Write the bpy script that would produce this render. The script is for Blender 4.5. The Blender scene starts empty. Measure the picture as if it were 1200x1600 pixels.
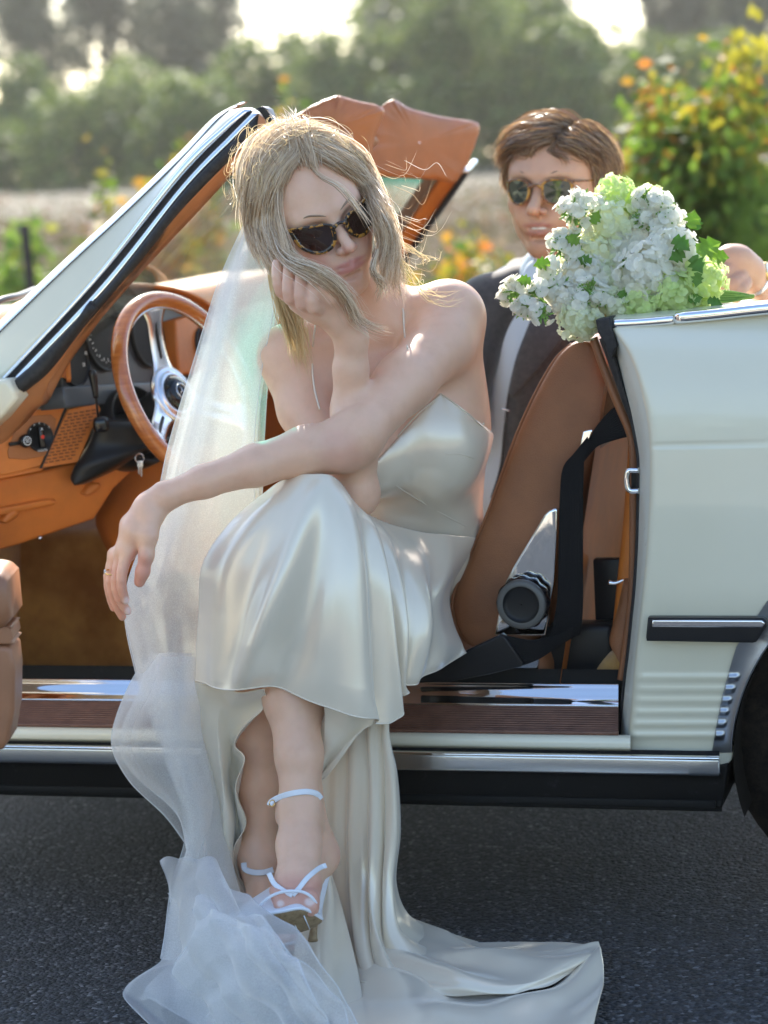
import bpy, bmesh, math, random
import numpy as np
from mathutils import Vector, Matrix

R = math.radians
scene = bpy.context.scene
col = scene.collection

# ------------------------------------------------------------------ camera
CAM = np.array([0.0, -3.6, 1.17])
PITCH = R(8.3)          # looking down
ROLL = R(3.0)           # camera rolled a little clockwise
FPX = 3778.0            # 85 mm on a 36 mm tall frame, in photo pixels
_fw = np.array([0, math.cos(PITCH), -math.sin(PITCH)])
_up0 = np.array([0, math.sin(PITCH), math.cos(PITCH)])
_rt0 = np.array([1.0, 0, 0])
_rt = _rt0 * math.cos(ROLL) - _up0 * math.sin(ROLL)
_up = _rt0 * math.sin(ROLL) + _up0 * math.cos(ROLL)
cd = bpy.data.cameras.new('camera')
cam = bpy.data.objects.new('camera', cd)
col.objects.link(cam)
M = Matrix(((_rt[0], _up[0], -_fw[0], CAM[0]), (_rt[1], _up[1], -_fw[1], CAM[1]), (_rt[2], _up[2], -_fw[2], CAM[2]), (0, 0, 0, 1)))
cam.matrix_world = M
cd.sensor_fit = 'VERTICAL'
cd.sensor_height = 36.0
cd.sensor_width = 27.0
cd.lens = 85.0
cd.clip_start = 0.05
cd.clip_end = 2000
cd.dof.use_dof = True
cd.dof.focus_distance = 3.52
cd.dof.aperture_fstop = 3.9
scene.camera = cam
scene.render.resolution_x = 768
scene.render.resolution_y = 1024

# ------------------------------------------------------------------ sky and sun
SUN_AZ = R(-5)         # behind the car, a little to the left
SUN_EL = R(37)
sd = np.array([math.sin(SUN_AZ) * math.cos(SUN_EL), math.cos(SUN_AZ) * math.cos(SUN_EL), math.sin(SUN_EL)])
world = bpy.data.worlds.new('World')
scene.world = world
world.use_nodes = True
wn = world.node_tree.nodes
wl = world.node_tree.links
for n in list(wn):
    wn.remove(n)
sky = wn.new('ShaderNodeTexSky')
sky.sky_type = 'NISHITA'
sky.sun_disc = False
sky.sun_elevation = SUN_EL
sky.sun_rotation = SUN_AZ
sky.altitude = 50
sky.air_density = 1.0
sky.dust_density = 1.0
bg = wn.new('ShaderNodeBackground')
bg.inputs['Strength'].default_value = 0.15
wo = wn.new('ShaderNodeOutputWorld')
wl.new(sky.outputs[0], bg.inputs[0])
wl.new(bg.outputs[0], wo.inputs[0])
sl = bpy.data.lights.new('sun', 'SUN')
sl.energy = 3.8
sl.angle = R(0.5)
sl.color = (1.0, 0.93, 0.82)
sun = bpy.data.objects.new('sun', sl)
col.objects.link(sun)
sun.rotation_euler = Vector(sd).to_track_quat('Z', 'Y').to_euler()
scene.view_settings.view_transform = 'Standard'
scene.view_settings.look = 'None'
scene.view_settings.gamma = 1.0
scene.view_settings.use_curve_mapping = False
scene.view_settings.exposure = 1.5

# ------------------------------------------------------------------ coordinates
# image points are turned into real points at a chosen distance, so every thing keeps its own depth
def ray(px, py):
    return _fw + (px - 600) / FPX * _rt + (800 - py) / FPX * _up

def P(px, py, Y):
    """point seen at photo pixel (px,py) whose world y is Y"""
    d = ray(px, py)
    t = (Y - CAM[1]) / d[1]
    return CAM + t * d

YAW = R(16)
UX = np.array([math.cos(YAW), -math.sin(YAW), 0])    # along the car, to its tail
VX = np.array([math.sin(YAW), math.cos(YAW), 0])     # across the car, away from the camera
ZX = np.array([0, 0, 1.0])

def K(px, py, v):
    """point seen at (px,py) on the plane at distance v inside the car's near side"""
    d = ray(px, py)
    t = (v - CAM @ VX) / (d @ VX)
    return CAM + t * d

def G(px, py, z=0.0):
    """point of the horizontal plane z seen at (px,py)"""
    d = ray(px, py)
    t = (z - CAM[2]) / d[2]
    return CAM + t * d

def carp(u, v, z):
    return UX * u + VX * v + ZX * z

# ------------------------------------------------------------------ object helpers
def setp(o, label=None, cat=None, group=None, kind=None):
    if label: o['label'] = label
    if cat: o['category'] = cat
    if group: o['group'] = group
    if kind: o['kind'] = kind
    return o

def empty(name, loc, label, cat, group=None):
    o = bpy.data.objects.new(name, None)
    o.empty_display_size = 0.05
    o.location = Vector(loc)
    col.objects.link(o)
    o['_loc'] = [float(x) for x in loc]
    return setp(o, label, cat, group)

def origin_of(o):
    l = np.zeros(3)
    while o is not None:
        l += np.array(o.location)
        o = o.parent
    return l

def obj(name, verts, faces, mat, parent=None, smooth=True, label=None, uv=None):
    """link one mesh object; verts are world coordinates"""
    me = bpy.data.meshes.new(name)
    v = np.asarray(verts, dtype=float).reshape(-1, 3)
    if parent is not None:
        v = v - origin_of(parent)
    if isinstance(faces, np.ndarray):
        n, k = faces.shape
        me.vertices.add(len(v))
        me.vertices.foreach_set('co', v.astype(np.float32).ravel())
        me.loops.add(n * k)
        me.loops.foreach_set('vertex_index', faces.astype(np.int32).ravel())
        me.polygons.add(n)
        me.polygons.foreach_set('loop_start', np.arange(0, n * k, k, dtype=np.int32))
        me.polygons.foreach_set('loop_total', np.full(n, k, dtype=np.int32))
        me.update(calc_edges=True)
        me.validate()
    else:
        me.from_pydata([tuple(x) for x in v], [], faces)
        me.update()
    if smooth:
        me.polygons.foreach_set('use_smooth', np.ones(len(me.polygons), dtype=bool))
    for m in (mat if isinstance(mat, (list, tuple)) else [mat]):
        me.materials.append(m)
    if uv is not None:
        l = me.uv_layers.new(name='UVMap')
        vi = np.empty(len(me.loops), dtype=np.int32)
        me.loops.foreach_get('vertex_index', vi)
        l.data.foreach_set('uv', np.asarray(uv, dtype=np.float32)[vi].ravel())
    o = bpy.data.objects.new(name, me)
    col.objects.link(o)
    if parent is not None:
        o.parent = parent
    if label: o['label'] = label
    return o

class MB:
    """collects pieces into one mesh"""
    def __init__(s):
        s.v = []; s.f = []; s.n = 0
    def add(s, verts, faces):
        verts = np.asarray(verts, dtype=float).reshape(-1, 3)
        s.v.append(verts)
        s.f += [tuple(int(i) + s.n for i in f) for f in faces]
        s.n += len(verts)
        return s
    def build(s, name, mat, parent=None, **k):
        return obj(name, np.vstack(s.v), s.f, mat, parent, **k)

def nrm(a):
    a = np.asarray(a, dtype=float)
    return a / (np.linalg.norm(a) + 1e-12)

def cat(pts, n):
    """Catmull-Rom through pts (k,d) -> (n,d)"""
    p = np.asarray(pts, dtype=float)
    k = len(p)
    if k == 2:
        t = np.linspace(0, 1, n)[:, None]
        return p[0] * (1 - t) + p[1] * t
    q = np.concatenate([[2 * p[0] - p[1]], p, [2 * p[-1] - p[-2]]])
    x = np.linspace(0, k - 1, n)
    i = np.minimum(x.astype(int), k - 2)
    t = (x - i).reshape((-1,) + (1,) * (p.ndim - 1))
    a, b, c, d = q[i], q[i + 1], q[i + 2], q[i + 3]
    return 0.5 * (2 * b + (c - a) * t + (2 * a - 5 * b + 4 * c - d) * t * t + (3 * b - a - 3 * c + d) * t ** 3)

def gridfaces(m, n, closed=False, flip=False):
    i = np.arange(m - 1)[:, None]
    j = np.arange(n if closed else n - 1)[None, :]
    j2 = (j + 1) % n
    a = i * n + j; b = i * n + j2; c = (i + 1) * n + j2; d = (i + 1) * n + j
    f = np.stack([a, b, c, d], -1).reshape(-1, 4)
    return f[:, ::-1].copy() if flip else f

def frames(pts, up=None):
    p = np.asarray(pts, float)
    T = np.gradient(p, axis=0)
    T /= np.linalg.norm(T, axis=1)[:, None] + 1e-12
    N = np.zeros_like(T)
    if up is None:
        a = np.array([0, 0, 1.0]) if abs(T[0][2]) < 0.9 else np.array([0, 1.0, 0])
        n = nrm(a - T[0] * (a @ T[0]))
        N[0] = n
        for i in range(1, len(p)):
            n = n - T[i] * (n @ T[i])
            n = nrm(n)
            N[i] = n
    else:
        up = np.broadcast_to(np.asarray(up, float), T.shape)
        N = up - T * np.sum(up * T, 1)[:, None]
        N /= np.linalg.norm(N, axis=1)[:, None] + 1e-12
    B = np.cross(T, N)
    return T, N, B

def tube(pts, r, seg=10, n=None, up=None, cap=True, flat=1.0):
    p = np.asarray(pts, float)
    r = np.atleast_1d(np.asarray(r, float))
    if n:
        if len(r) > 1: r = cat(r[:, None], n)[:, 0]
        p = cat(p, n)
    if len(r) == 1: r = np.full(len(p), r[0])
    T, N, B = frames(p, up)
    a = np.linspace(0, 2 * math.pi, seg, endpoint=False)
    V = p[:, None] + r[:, None, None] * (np.cos(a)[None, :, None] * B[:, None] + flat * np.sin(a)[None, :, None] * N[:, None])
    V = V.reshape(-1, 3)
    F = [tuple(f) for f in gridfaces(len(p), seg, True)]
    if cap:
        F.append(tuple(range(seg - 1, -1, -1)))
        F.append(tuple((len(p) - 1) * seg + i for i in range(seg)))
    return V, F

def sweep(pts, prof, up, n=None, closedprof=True, cap=True):
    """sweep a 2D profile (b,n coordinates) along pts with fixed up"""
    p = np.asarray(pts, float)
    if n: p = cat(p, n)
    T, N, B = frames(p, up)
    pr = np.asarray(prof, float)
    V = p[:, None] + pr[None, :, 0, None] * B[:, None] + pr[None, :, 1, None] * N[:, None]
    k = len(pr)
    F = [tuple(f) for f in gridfaces(len(p), k, closedprof)]
    if cap and closedprof:
        F.append(tuple(range(k - 1, -1, -1)))
        F.append(tuple((len(p) - 1) * k + i for i in range(k)))
    return V.reshape(-1, 3), F

def rrect(w, h, r, seg=3):
    o = []
    for cx, cy, a0 in ((w / 2 - r, h / 2 - r, 0), (-w / 2 + r, h / 2 - r, 90), (-w / 2 + r, -h / 2 + r, 180), (w / 2 - r, -h / 2 + r, 270)):
        for i in range(seg + 1):
            a = R(a0 + 90 * i / seg)
            o.append((cx + r * math.cos(a), cy + r * math.sin(a)))
    return o

def basis(n, up=(0, 0, 1)):
    """matrix columns x,y,z with z = n"""
    z = nrm(n)
    x = np.cross(np.asarray(up, float), z)
    if np.linalg.norm(x) < 1e-4: x = np.array([1.0, 0, 0])
    x = nrm(x); y = np.cross(z, x)
    return np.stack([x, y, z], 1)

def lathe(prof, c, axis, seg=32, up=(0, 0, 1)):
    """prof: list of (radius, height along the axis)"""
    B_ = basis(axis, up)
    a = np.linspace(0, 2 * math.pi, seg, endpoint=False)
    V = []
    for r_, h in prof:
        r_ = max(r_, 1e-5)
        V.append(np.asarray(c) + (r_ * np.cos(a))[:, None] * B_[:, 0] + (r_ * np.sin(a))[:, None] * B_[:, 1] + h * B_[:, 2])
    return np.vstack(V), [tuple(f) for f in gridfaces(len(prof), seg, True)]

def boxm(c, size, B_=None, bev=0.0):
    """box with chamfered edges (via bmesh)"""
    bm = bmesh.new()
    bmesh.ops.create_cube(bm, size=1.0)
    for v in bm.verts:
        v.co = Vector((v.co.x * size[0], v.co.y * size[1], v.co.z * size[2]))
    if bev > 0:
        bmesh.ops.bevel(bm, geom=list(bm.edges), offset=bev, segments=3, profile=0.5, affect='EDGES')
    bm.verts.ensure_lookup_table()
    V = np.array([v.co[:] for v in bm.verts])
    F = [tuple(v.index for v in f.verts) for f in bm.faces]
    bm.free()
    if B_ is not None: V = V @ np.asarray(B_).T
    return V + np.asarray(c), F

def prism(outline, depth, bev=0.0):
    """outline (k,3) planar-ish loop, extruded by vector depth, edges bevelled"""
    bm = bmesh.new()
    o = np.asarray(outline, float); d = np.asarray(depth, float)
    a = [bm.verts.new(Vector(p)) for p in o]
    b = [bm.verts.new(Vector(p + d)) for p in o]
    k = len(o)
    bm.faces.new(a); bm.faces.new(b[::-1])
    for i in range(k):
        bm.faces.new((a[i], b[i], b[(i + 1) % k], a[(i + 1) % k]))
    bmesh.ops.recalc_face_normals(bm, faces=bm.faces)
    if bev > 0:
        ed = [e for e in bm.edges if (e.verts[0] in a and e.verts[1] in a) or (e.verts[0] in b and e.verts[1] in b)]
        bmesh.ops.bevel(bm, geom=ed, offset=bev, segments=4, profile=0.6, affect='EDGES', clamp_overlap=True)
    bmesh.ops.triangulate(bm, faces=[f for f in bm.faces if len(f.verts) > 4])
    bm.verts.ensure_lookup_table(); bm.verts.index_update()
    V = np.array([v.co[:] for v in bm.verts])
    F = [tuple(v.index for v in f.verts) for f in bm.faces]
    bm.free()
    return V, F

def slab(L, Rr, out, bulge, thick, m=40, n=16, p=2.4):
    """body between two edge lines, puffed by bulge along out, with a flat back thick behind"""
    Lp = cat(L, m); Rp = cat(Rr, m)
    s = np.linspace(0, 1, n)
    out = nrm(out)
    prof = (1 - np.abs(2 * s - 1) ** p) ** (1 / p)
    tt = np.linspace(0, 1, m)
    end = (1 - np.abs(2 * tt - 1) ** 8) ** (1 / 8)
    V = Lp[:, None] * (1 - s)[None, :, None] + Rp[:, None] * s[None, :, None] + out * (bulge * prof[None, :] * end[:, None])[..., None]
    Bk = np.stack([Rp - out * thick, Lp - out * thick], 1)
    W = np.concatenate([V, Bk], 1)
    k = n + 2
    F = [tuple(f) for f in gridfaces(m, k, True)]
    F.append(tuple(range(k - 1, -1, -1))); F.append(tuple((m - 1) * k + i for i in range(k)))
    return W.reshape(-1, 3), F

def sheet(ctrl, m, n, disp=None):
    """ctrl (rows, cols, 3) -> smooth dense sheet; disp(S,T) moves it along its normal"""
    c = cat(np.asarray(ctrl, float), m)
    c = np.swapaxes(cat(np.swapaxes(c, 0, 1), n), 0, 1)
    if disp is not None:
        c = c + disp_n(c, disp)
    return c

def disp_n(c, disp):
    m, n = c.shape[:2]
    du = np.gradient(c, axis=1); dv = np.gradient(c, axis=0)
    N = np.cross(du, dv)
    N /= np.linalg.norm(N, axis=2)[..., None] + 1e-12
    S, T = np.meshgrid(np.linspace(0, 1, n), np.linspace(0, 1, m))
    return N * disp(S, T)[..., None]

def sheet_obj(name, c, mat, parent=None, thick=0.0, **k):
    m, n = c.shape[:2]
    S, T = np.meshgrid(np.linspace(0, 1, n), np.linspace(0, 1, m))
    uv = np.stack([S.ravel(), T.ravel()], 1)
    o = obj(name, c.reshape(-1, 3), gridfaces(m, n), mat, parent, uv=uv, **k)
    if thick:
        md = o.modifiers.new('solid', 'SOLIDIFY'); md.thickness = thick; md.offset = 0
    return o

def bevel_mod(o, w, seg=3):
    md = o.modifiers.new('bevel', 'BEVEL'); md.width = w; md.segments = seg; md.limit_method = 'ANGLE'; md.angle_limit = R(40)
    return o

# ------------------------------------------------------------------ smooth solid bodies from distance fields
class Body:
    def __init__(s, lo, hi, h):
        s.lo = np.asarray(lo, float); s.h = h
        s.dim = np.ceil((np.asarray(hi) - s.lo) / h).astype(int) + 1
        s.a = np.full(s.dim, 0.5, np.float32)
    def _win(s, lo, hi):
        i0 = np.clip(np.floor((lo - s.lo) / s.h).astype(int), 0, s.dim)
        i1 = np.clip(np.ceil((hi - s.lo) / s.h).astype(int) + 1, 0, s.dim)
        if np.any(i1 <= i0): return None
        g = [s.lo[k] + s.h * np.arange(i0[k], i1[k]) for k in range(3)]
        X, Y, Z = np.meshgrid(*g, indexing='ij', sparse=True)
        return (slice(i0[0], i1[0]), slice(i0[1], i1[1]), slice(i0[2], i1[2])), X, Y, Z
    def _mix(s, w, d, k, sub):
        a = s.a[w]
        d = d.astype(np.float32)
        if sub:
            d = -d
            if k > 0:
                h = np.maximum(k - np.abs(a - d), 0) / k
                s.a[w] = np.maximum(a, d) + h * h * k * 0.25
            else: s.a[w] = np.maximum(a, d)
        else:
            if k > 0:
                h = np.maximum(k - np.abs(a - d), 0) / k
                s.a[w] = np.minimum(a, d) - h * h * k * 0.25
            else: s.a[w] = np.minimum(a, d)
    def cone(s, a, b, ra, rb, k=0.01, sub=False, flat=None):
        """tapered capsule; flat=(direction, factor) squeezes the section along a direction"""
        a = np.asarray(a, float); b = np.asarray(b, float)
        m = max(ra, rb) + k + 3 * s.h
        r_ = s._win(np.minimum(a, b) - m, np.maximum(a, b) + m)
        if r_ is None: return s
        w, X, Y, Z = r_
        ab = b - a; L2 = ab @ ab + 1e-12
        px, py, pz = X - a[0], Y - a[1], Z - a[2]
        t = np.clip((px * ab[0] + py * ab[1] + pz * ab[2]) / L2, 0, 1)
        qx, qy, qz = px - t * ab[0], py - t * ab[1], pz - t * ab[2]
        q2 = qx * qx + qy * qy + qz * qz
        if flat is not None:
            f = nrm(flat[0]); c = qx * f[0] + qy * f[1] + qz * f[2]
            q2 = q2 + c * c * (1 / flat[1] ** 2 - 1)
        d = np.sqrt(q2) - (ra + (rb - ra) * t)
        if flat is not None: d = d * flat[1] ** 0.5
        s._mix(w, d, k, sub)
        return s
    def path(s, pts, rad, k=0.01, flat=None, sub=False):
        for i in range(len(pts) - 1):
            s.cone(pts[i], pts[i + 1], rad[i], rad[i + 1], k if i == 0 else min(k, 0.006 + 0.3 * min(rad[i], rad[i + 1])), sub, flat)
        return s
    def ell(s, c, r, B_=None, k=0.01, sub=False):
        c = np.asarray(c, float); r = np.asarray(r, float)
        m = r.max() + k + 3 * s.h
        r_ = s._win(c - m, c + m)
        if r_ is None: return s
        w, X, Y, Z = r_
        px, py, pz = X - c[0], Y - c[1], Z - c[2]
        B_ = np.eye(3) if B_ is None else np.asarray(B_)
        q = [px * B_[0, i] + py * B_[1, i] + pz * B_[2, i] for i in range(3)]
        k0 = np.sqrt(sum((q[i] / r[i]) ** 2 for i in range(3)))
        k1 = np.sqrt(sum((q[i] / r[i] ** 2) ** 2 for i in range(3))) + 1e-9
        s._mix(w, k0 * (k0 - 1) / k1, k, sub)
        return s
    def mesh(s, lvl=0.0):
        a = s.a - lvl
        ins = a < 0
        nx, ny, nz = a.shape
        c = np.zeros((nx - 1, ny - 1, nz - 1), np.uint8)
        for dx in (0, 1):
            for dy in (0, 1):
                for dz in (0, 1):
                    c += ins[dx:nx - 1 + dx, dy:ny - 1 + dy, dz:nz - 1 + dz]
        act = (c > 0) & (c < 8)
        idx = np.full(act.shape, -1, np.int32)
        I = np.argwhere(act)
        idx[act] = np.arange(len(I))
        acc = np.zeros((len(I), 3)); cnt = np.zeros(len(I))
        for ax in range(3):
            for o1 in (0, 1):
                for o2 in (0, 1):
                    off = [0, 0, 0]
                    oth = [k for k in range(3) if k != ax]
                    off[oth[0]] = o1; off[oth[1]] = o2
                    A = I + off
                    off2 = list(off); off2[ax] = 1
                    B2 = I + off2
                    va = a[A[:, 0], A[:, 1], A[:, 2]]; vb = a[B2[:, 0], B2[:, 1], B2[:, 2]]
                    cr = (va < 0) != (vb < 0)
                    t = va[cr] / (va[cr] - vb[cr])
                    pt = np.tile(np.array(off, float), (cr.sum(), 1)); pt[:, ax] = t
                    acc[cr] += pt; cnt[cr] += 1
        V = s.lo + s.h * (I + acc / cnt[:, None])
        F = []
        for ax in range(3):
            sl0 = [slice(1, -1)] * 3; sl1 = [slice(1, -1)] * 3
            sl0[ax] = slice(0, -1); sl1[ax] = slice(1, None)
            e0 = ins[tuple(sl0)]; e1 = ins[tuple(sl1)]
            E = np.argwhere(e0 != e1)
            off = np.array([1, 1, 1]); off[ax] = 0
            E = E + off
            pos = ins[E[:, 0], E[:, 1], E[:, 2]]
            b1, b2 = [(1, 2), (2, 0), (0, 1)][ax]
            def at(d1, d2):
                q = E.copy(); q[:, b1] -= d1; q[:, b2] -= d2
                return idx[q[:, 0], q[:, 1], q[:, 2]]
            q = np.stack([at(1, 1), at(0, 1), at(0, 0), at(1, 0)], 1)
            q[~pos] = q[~pos][:, ::-1]
            F.append(q)
        F = np.vstack(F)
        F = F[(F >= 0).all(1)]
        return V, F

def relax(V, F, it=2, lam=0.5):
    """laplacian smoothing on quads"""
    E = np.vstack([F[:, [0, 1]], F[:, [1, 2]], F[:, [2, 3]], F[:, [3, 0]]])
    n = len(V)
    deg = np.bincount(E[:, 0], minlength=n) + np.bincount(E[:, 1], minlength=n)
    for _ in range(it):
        acc = np.zeros_like(V)
        for k in range(3):
            acc[:, k] = np.bincount(E[:, 0], V[E[:, 1], k], n) + np.bincount(E[:, 1], V[E[:, 0], k], n)
        V = V * (1 - lam) + lam * acc / np.maximum(deg, 1)[:, None]
    return V

def set_color(o, cols, name='Col'):
    a = o.data.color_attributes.new(name, 'FLOAT_COLOR', 'POINT')
    c = np.ones((len(cols), 4), np.float32); c[:, :3] = cols
    a.data.foreach_set('color', c.ravel())

# ------------------------------------------------------------------ materials
def mat(name, base=(0.8, 0.8, 0.8), rough=0.5, metal=0.0, **k):
    m = bpy.data.materials.new(name)
    m.use_nodes = True
    b = m.node_tree.nodes['Principled BSDF']
    b.inputs['Base Color'].default_value = (*base, 1)
    b.inputs['Roughness'].default_value = rough
    b.inputs['Metallic'].default_value = metal
    for kk, v in k.items():
        b.inputs[kk.replace('_', ' ')].default_value = v
    return m

def N(m, t, **k):
    n = m.node_tree.nodes.new(t)
    for a, v in k.items():
        if hasattr(n, a): setattr(n, a, v)
        else: n.inputs[a.replace('_', ' ')].default_value = v
    return n

def L(m, a, b):
    m.node_tree.links.new(a, b)

def bsdf(m): return m.node_tree.nodes['Principled BSDF']

def noise(m, scale, detail=4, rough=0.55, coord='Object', vec_scale=None):
    tc = N(m, 'ShaderNodeTexCoord')
    s = tc.outputs[coord]
    if vec_scale:
        mp = N(m, 'ShaderNodeMapping'); mp.inputs['Scale'].default_value = vec_scale
        L(m, s, mp.inputs[0]); s = mp.outputs[0]
    n = N(m, 'ShaderNodeTexNoise', Scale=scale, Detail=detail, Roughness=rough)
    L(m, s, n.inputs['Vector'])
    return n

def ramp(m, src, stops):
    r = N(m, 'ShaderNodeValToRGB')
    e = r.color_ramp.elements
    while len(e) < len(stops): e.new(0.5)
    for i, (p_, c) in enumerate(stops):
        e[i].position = p_; e[i].color = (*c, 1) if len(c) == 3 else c
    L(m, src, r.inputs[0])
    return r

def bump(m, h, strength=0.2, dist=0.01, into=None):
    b = N(m, 'ShaderNodeBump', Strength=strength, Distance=dist)
    L(m, h, b.inputs['Height'])
    L(m, b.outputs[0], (into or bsdf(m)).inputs['Normal'])
    return b

def colored(m, n, stops, strength=None, dist=0.002):
    r = ramp(m, n.outputs['Fac'], stops)
    L(m, r.outputs[0], bsdf(m).inputs['Base Color'])
    if strength: bump(m, n.outputs['Fac'], strength, dist)
    return m
# ================================================================== materials
m_paint = mat('cream_paint', (0.70, 0.66, 0.52), 0.28, Coat_Weight=0.6, Coat_Roughness=0.04)
n_ = noise(m_paint, 3.0, 6)
colored(m_paint, n_, [(0.3, (0.71, 0.65, 0.48)), (0.7, (0.77, 0.71, 0.54))])
m_paint_old = mat('worn_cream_paint', (0.66, 0.64, 0.53), 0.45)
n_ = noise(m_paint_old, 60.0, 8, 0.7)
colored(m_paint_old, n_, [(0.30, (0.10, 0.035, 0.02)), (0.335, (0.42, 0.30, 0.2)), (0.37, (0.64, 0.62, 0.52)), (0.9, (0.68, 0.66, 0.56))])
m_chrome = mat('chrome', (0.86, 0.86, 0.86), 0.09, 1.0)
n_ = noise(m_chrome, 90, 5, 0.7)
L(m_chrome, ramp(m_chrome, n_.outputs['Fac'], [(0.45, (0.03,) * 3), (0.85, (0.16,) * 3)]).outputs[0], bsdf(m_chrome).inputs['Roughness'])
m_steel = mat('brushed_trim', (0.62, 0.62, 0.62), 0.26, 1.0)
m_dullchrome = mat('dusty_chrome', (0.42, 0.44, 0.47), 0.32, 1.0)
n_ = noise(m_dullchrome, 160, 4, 0.7)
bump(m_dullchrome, n_.outputs['Fac'], 0.25, 0.001)
m_rubber = mat('black_rubber', (0.018, 0.018, 0.02), 0.5)
n_ = noise(m_rubber, 120, 6, 0.7)
colored(m_rubber, n_, [(0.3, (0.012, 0.012, 0.014)), (0.75, (0.045, 0.043, 0.042))], 0.35, 0.001)
m_black = mat('black_plastic', (0.015, 0.015, 0.016), 0.32)
n_ = noise(m_black, 200, 4); bump(m_black, n_.outputs['Fac'], 0.12, 0.0005)
m_gloss = mat('gloss_black', (0.006, 0.006, 0.008), 0.12)
m_under = mat('underseal', (0.009, 0.009, 0.009), 0.55)
n_ = noise(m_under, 30, 10, 0.75, vec_scale=(1, 1, 1))
colored(m_under, n_, [(0.58, (0.006, 0.006, 0.006)), (0.68, (0.025, 0.025, 0.027)), (0.74, (0.20, 0.21, 0.23))], 0.5, 0.002)

for m__ in (m_rubber, m_black, m_under): bsdf(m__).inputs['Specular IOR Level'].default_value = .22

def leather(name, c, scale=420, rough=0.42, st=0.35):
    m = mat(name, c, rough, Coat_Weight=0.15, Coat_Roughness=0.3)
    tc = N(m, 'ShaderNodeTexCoord')
    v = N(m, 'ShaderNodeTexVoronoi', Scale=scale); v.feature = 'DISTANCE_TO_EDGE'
    L(m, tc.outputs['Object'], v.inputs['Vector'])
    n = noise(m, 9, 5, 0.6)
    lo = tuple(x * 0.78 for x in c); hi = tuple(min(1, x * 1.18) for x in c)
    L(m, ramp(m, n.outputs['Fac'], [(0.3, lo), (0.7, hi)]).outputs[0], bsdf(m).inputs['Base Color'])
    mr = N(m, 'ShaderNodeMapRange'); mr.inputs['From Max'].default_value = 0.18
    L(m, v.outputs['Distance'], mr.inputs['Value'])
    bump(m, mr.outputs[0], st, 0.0006)
    return m
m_seat = leather('tan_seat_leather', (0.29, 0.105, 0.036), 330, 0.45, 0.5)
m_dash = leather('orange_tan_vinyl', (0.58, 0.165, 0.02), 600, 0.5, 0.25)
m_visor = leather('visor_leather', (0.42, 0.125, 0.028), 500, 0.36, 0.15)
m_trim = leather('pillar_leather', (0.42, 0.17, 0.065), 600, 0.4, 0.2)
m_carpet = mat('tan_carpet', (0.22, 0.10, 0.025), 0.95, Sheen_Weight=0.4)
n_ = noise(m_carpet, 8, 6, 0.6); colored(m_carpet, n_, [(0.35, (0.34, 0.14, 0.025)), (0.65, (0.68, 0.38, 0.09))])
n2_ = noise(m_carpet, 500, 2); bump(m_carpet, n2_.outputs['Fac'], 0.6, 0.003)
m_tread = mat('brown_sill_rubber', (0.16, 0.068, 0.04), 0.42)
n_ = noise(m_tread, 40, 6, 0.65); colored(m_tread, n_, [(0.3, (0.12, 0.05, 0.03)), (0.7, (0.21, 0.095, 0.06))], 0.1, 0.001)
m_wood = mat('varnished_wood', (0.35, 0.11, 0.03), 0.18, Coat_Weight=0.9, Coat_Roughness=0.05)
n_ = noise(m_wood, 30, 5, 0.6, vec_scale=(1, 1, 6)); colored(m_wood, n_, [(0.3, (0.34, 0.085, 0.016)), (0.7, (0.52, 0.17, 0.035))])
m_belt = mat('belt_webbing', (0.008, 0.008, 0.009), 0.75, Specular_IOR_Level=.2)
tc = N(m_belt, 'ShaderNodeTexCoord'); w_ = N(m_belt, 'ShaderNodeTexWave', Scale=4.5); w_.bands_direction = 'X'
L(m_belt, tc.outputs['UV'], w_.inputs['Vector']); bump(m_belt, w_.outputs['Fac'], 0.7, 0.001)
m_white = mat('white_print', (0.8, 0.8, 0.78), 0.5)
m_red = mat('red_print', (0.75, 0.03, 0.01), 0.4)
m_silver = mat('silver_plate', (0.75, 0.75, 0.76), 0.2, 1.0)
m_gold = mat('gold', (0.85, 0.55, 0.2), 0.18, 1.0)

# ================================================================== ground
def gh(x, y):
    """field height: rises gently away from the road, also behind the camera"""
    return 0.95 * np.clip((y - 6) / 58, 0, 1) ** 1.1 + 0.012 * np.sin(x * 1.7) * np.clip((y - 3) / 3, 0, 1) + 0.5 * np.clip((-y - 21) / 40, 0, 1) - .03 * (y < -3) * (y > -21)

m_road = mat('asphalt', (0.045, 0.046, 0.048), 0.75)
tc = N(m_road, 'ShaderNodeTexCoord')
va = N(m_road, 'ShaderNodeTexVoronoi', Scale=170.0); vb = N(m_road, 'ShaderNodeTexVoronoi', Scale=95.0)
L(m_road, tc.outputs['Object'], va.inputs['Vector']); L(m_road, tc.outputs['Object'], vb.inputs['Vector'])
big = noise(m_road, 2.5, 6, 0.6)
rc = ramp(m_road, va.outputs['Color'], [(0.0, (0.004, 0.0045, 0.005)), (0.5, (0.022, 0.024, 0.028)), (0.8, (0.07, 0.074, 0.08)), (1.0, (0.28, 0.28, 0.29))])
mx = N(m_road, 'ShaderNodeMix'); mx.data_type = 'RGBA'; mx.blend_type = 'MULTIPLY'
mx.inputs[0].default_value = 0.8
L(m_road, rc.outputs[0], mx.inputs[6]); L(m_road, ramp(m_road, big.outputs['Fac'], [(0.3, (0.65,) * 3), (0.7, (1.25,) * 3)]).outputs[0], mx.inputs[7])
L(m_road, mx.outputs[2], bsdf(m_road).inputs['Base Color'])
ad = N(m_road, 'ShaderNodeMath'); ad.operation = 'ADD'
L(m_road, va.outputs['Distance'], ad.inputs[0]); L(m_road, vb.outputs['Distance'], ad.inputs[1])
bb = bump(m_road, ad.outputs[0], 1.0, 0.006); bb.invert = True
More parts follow.
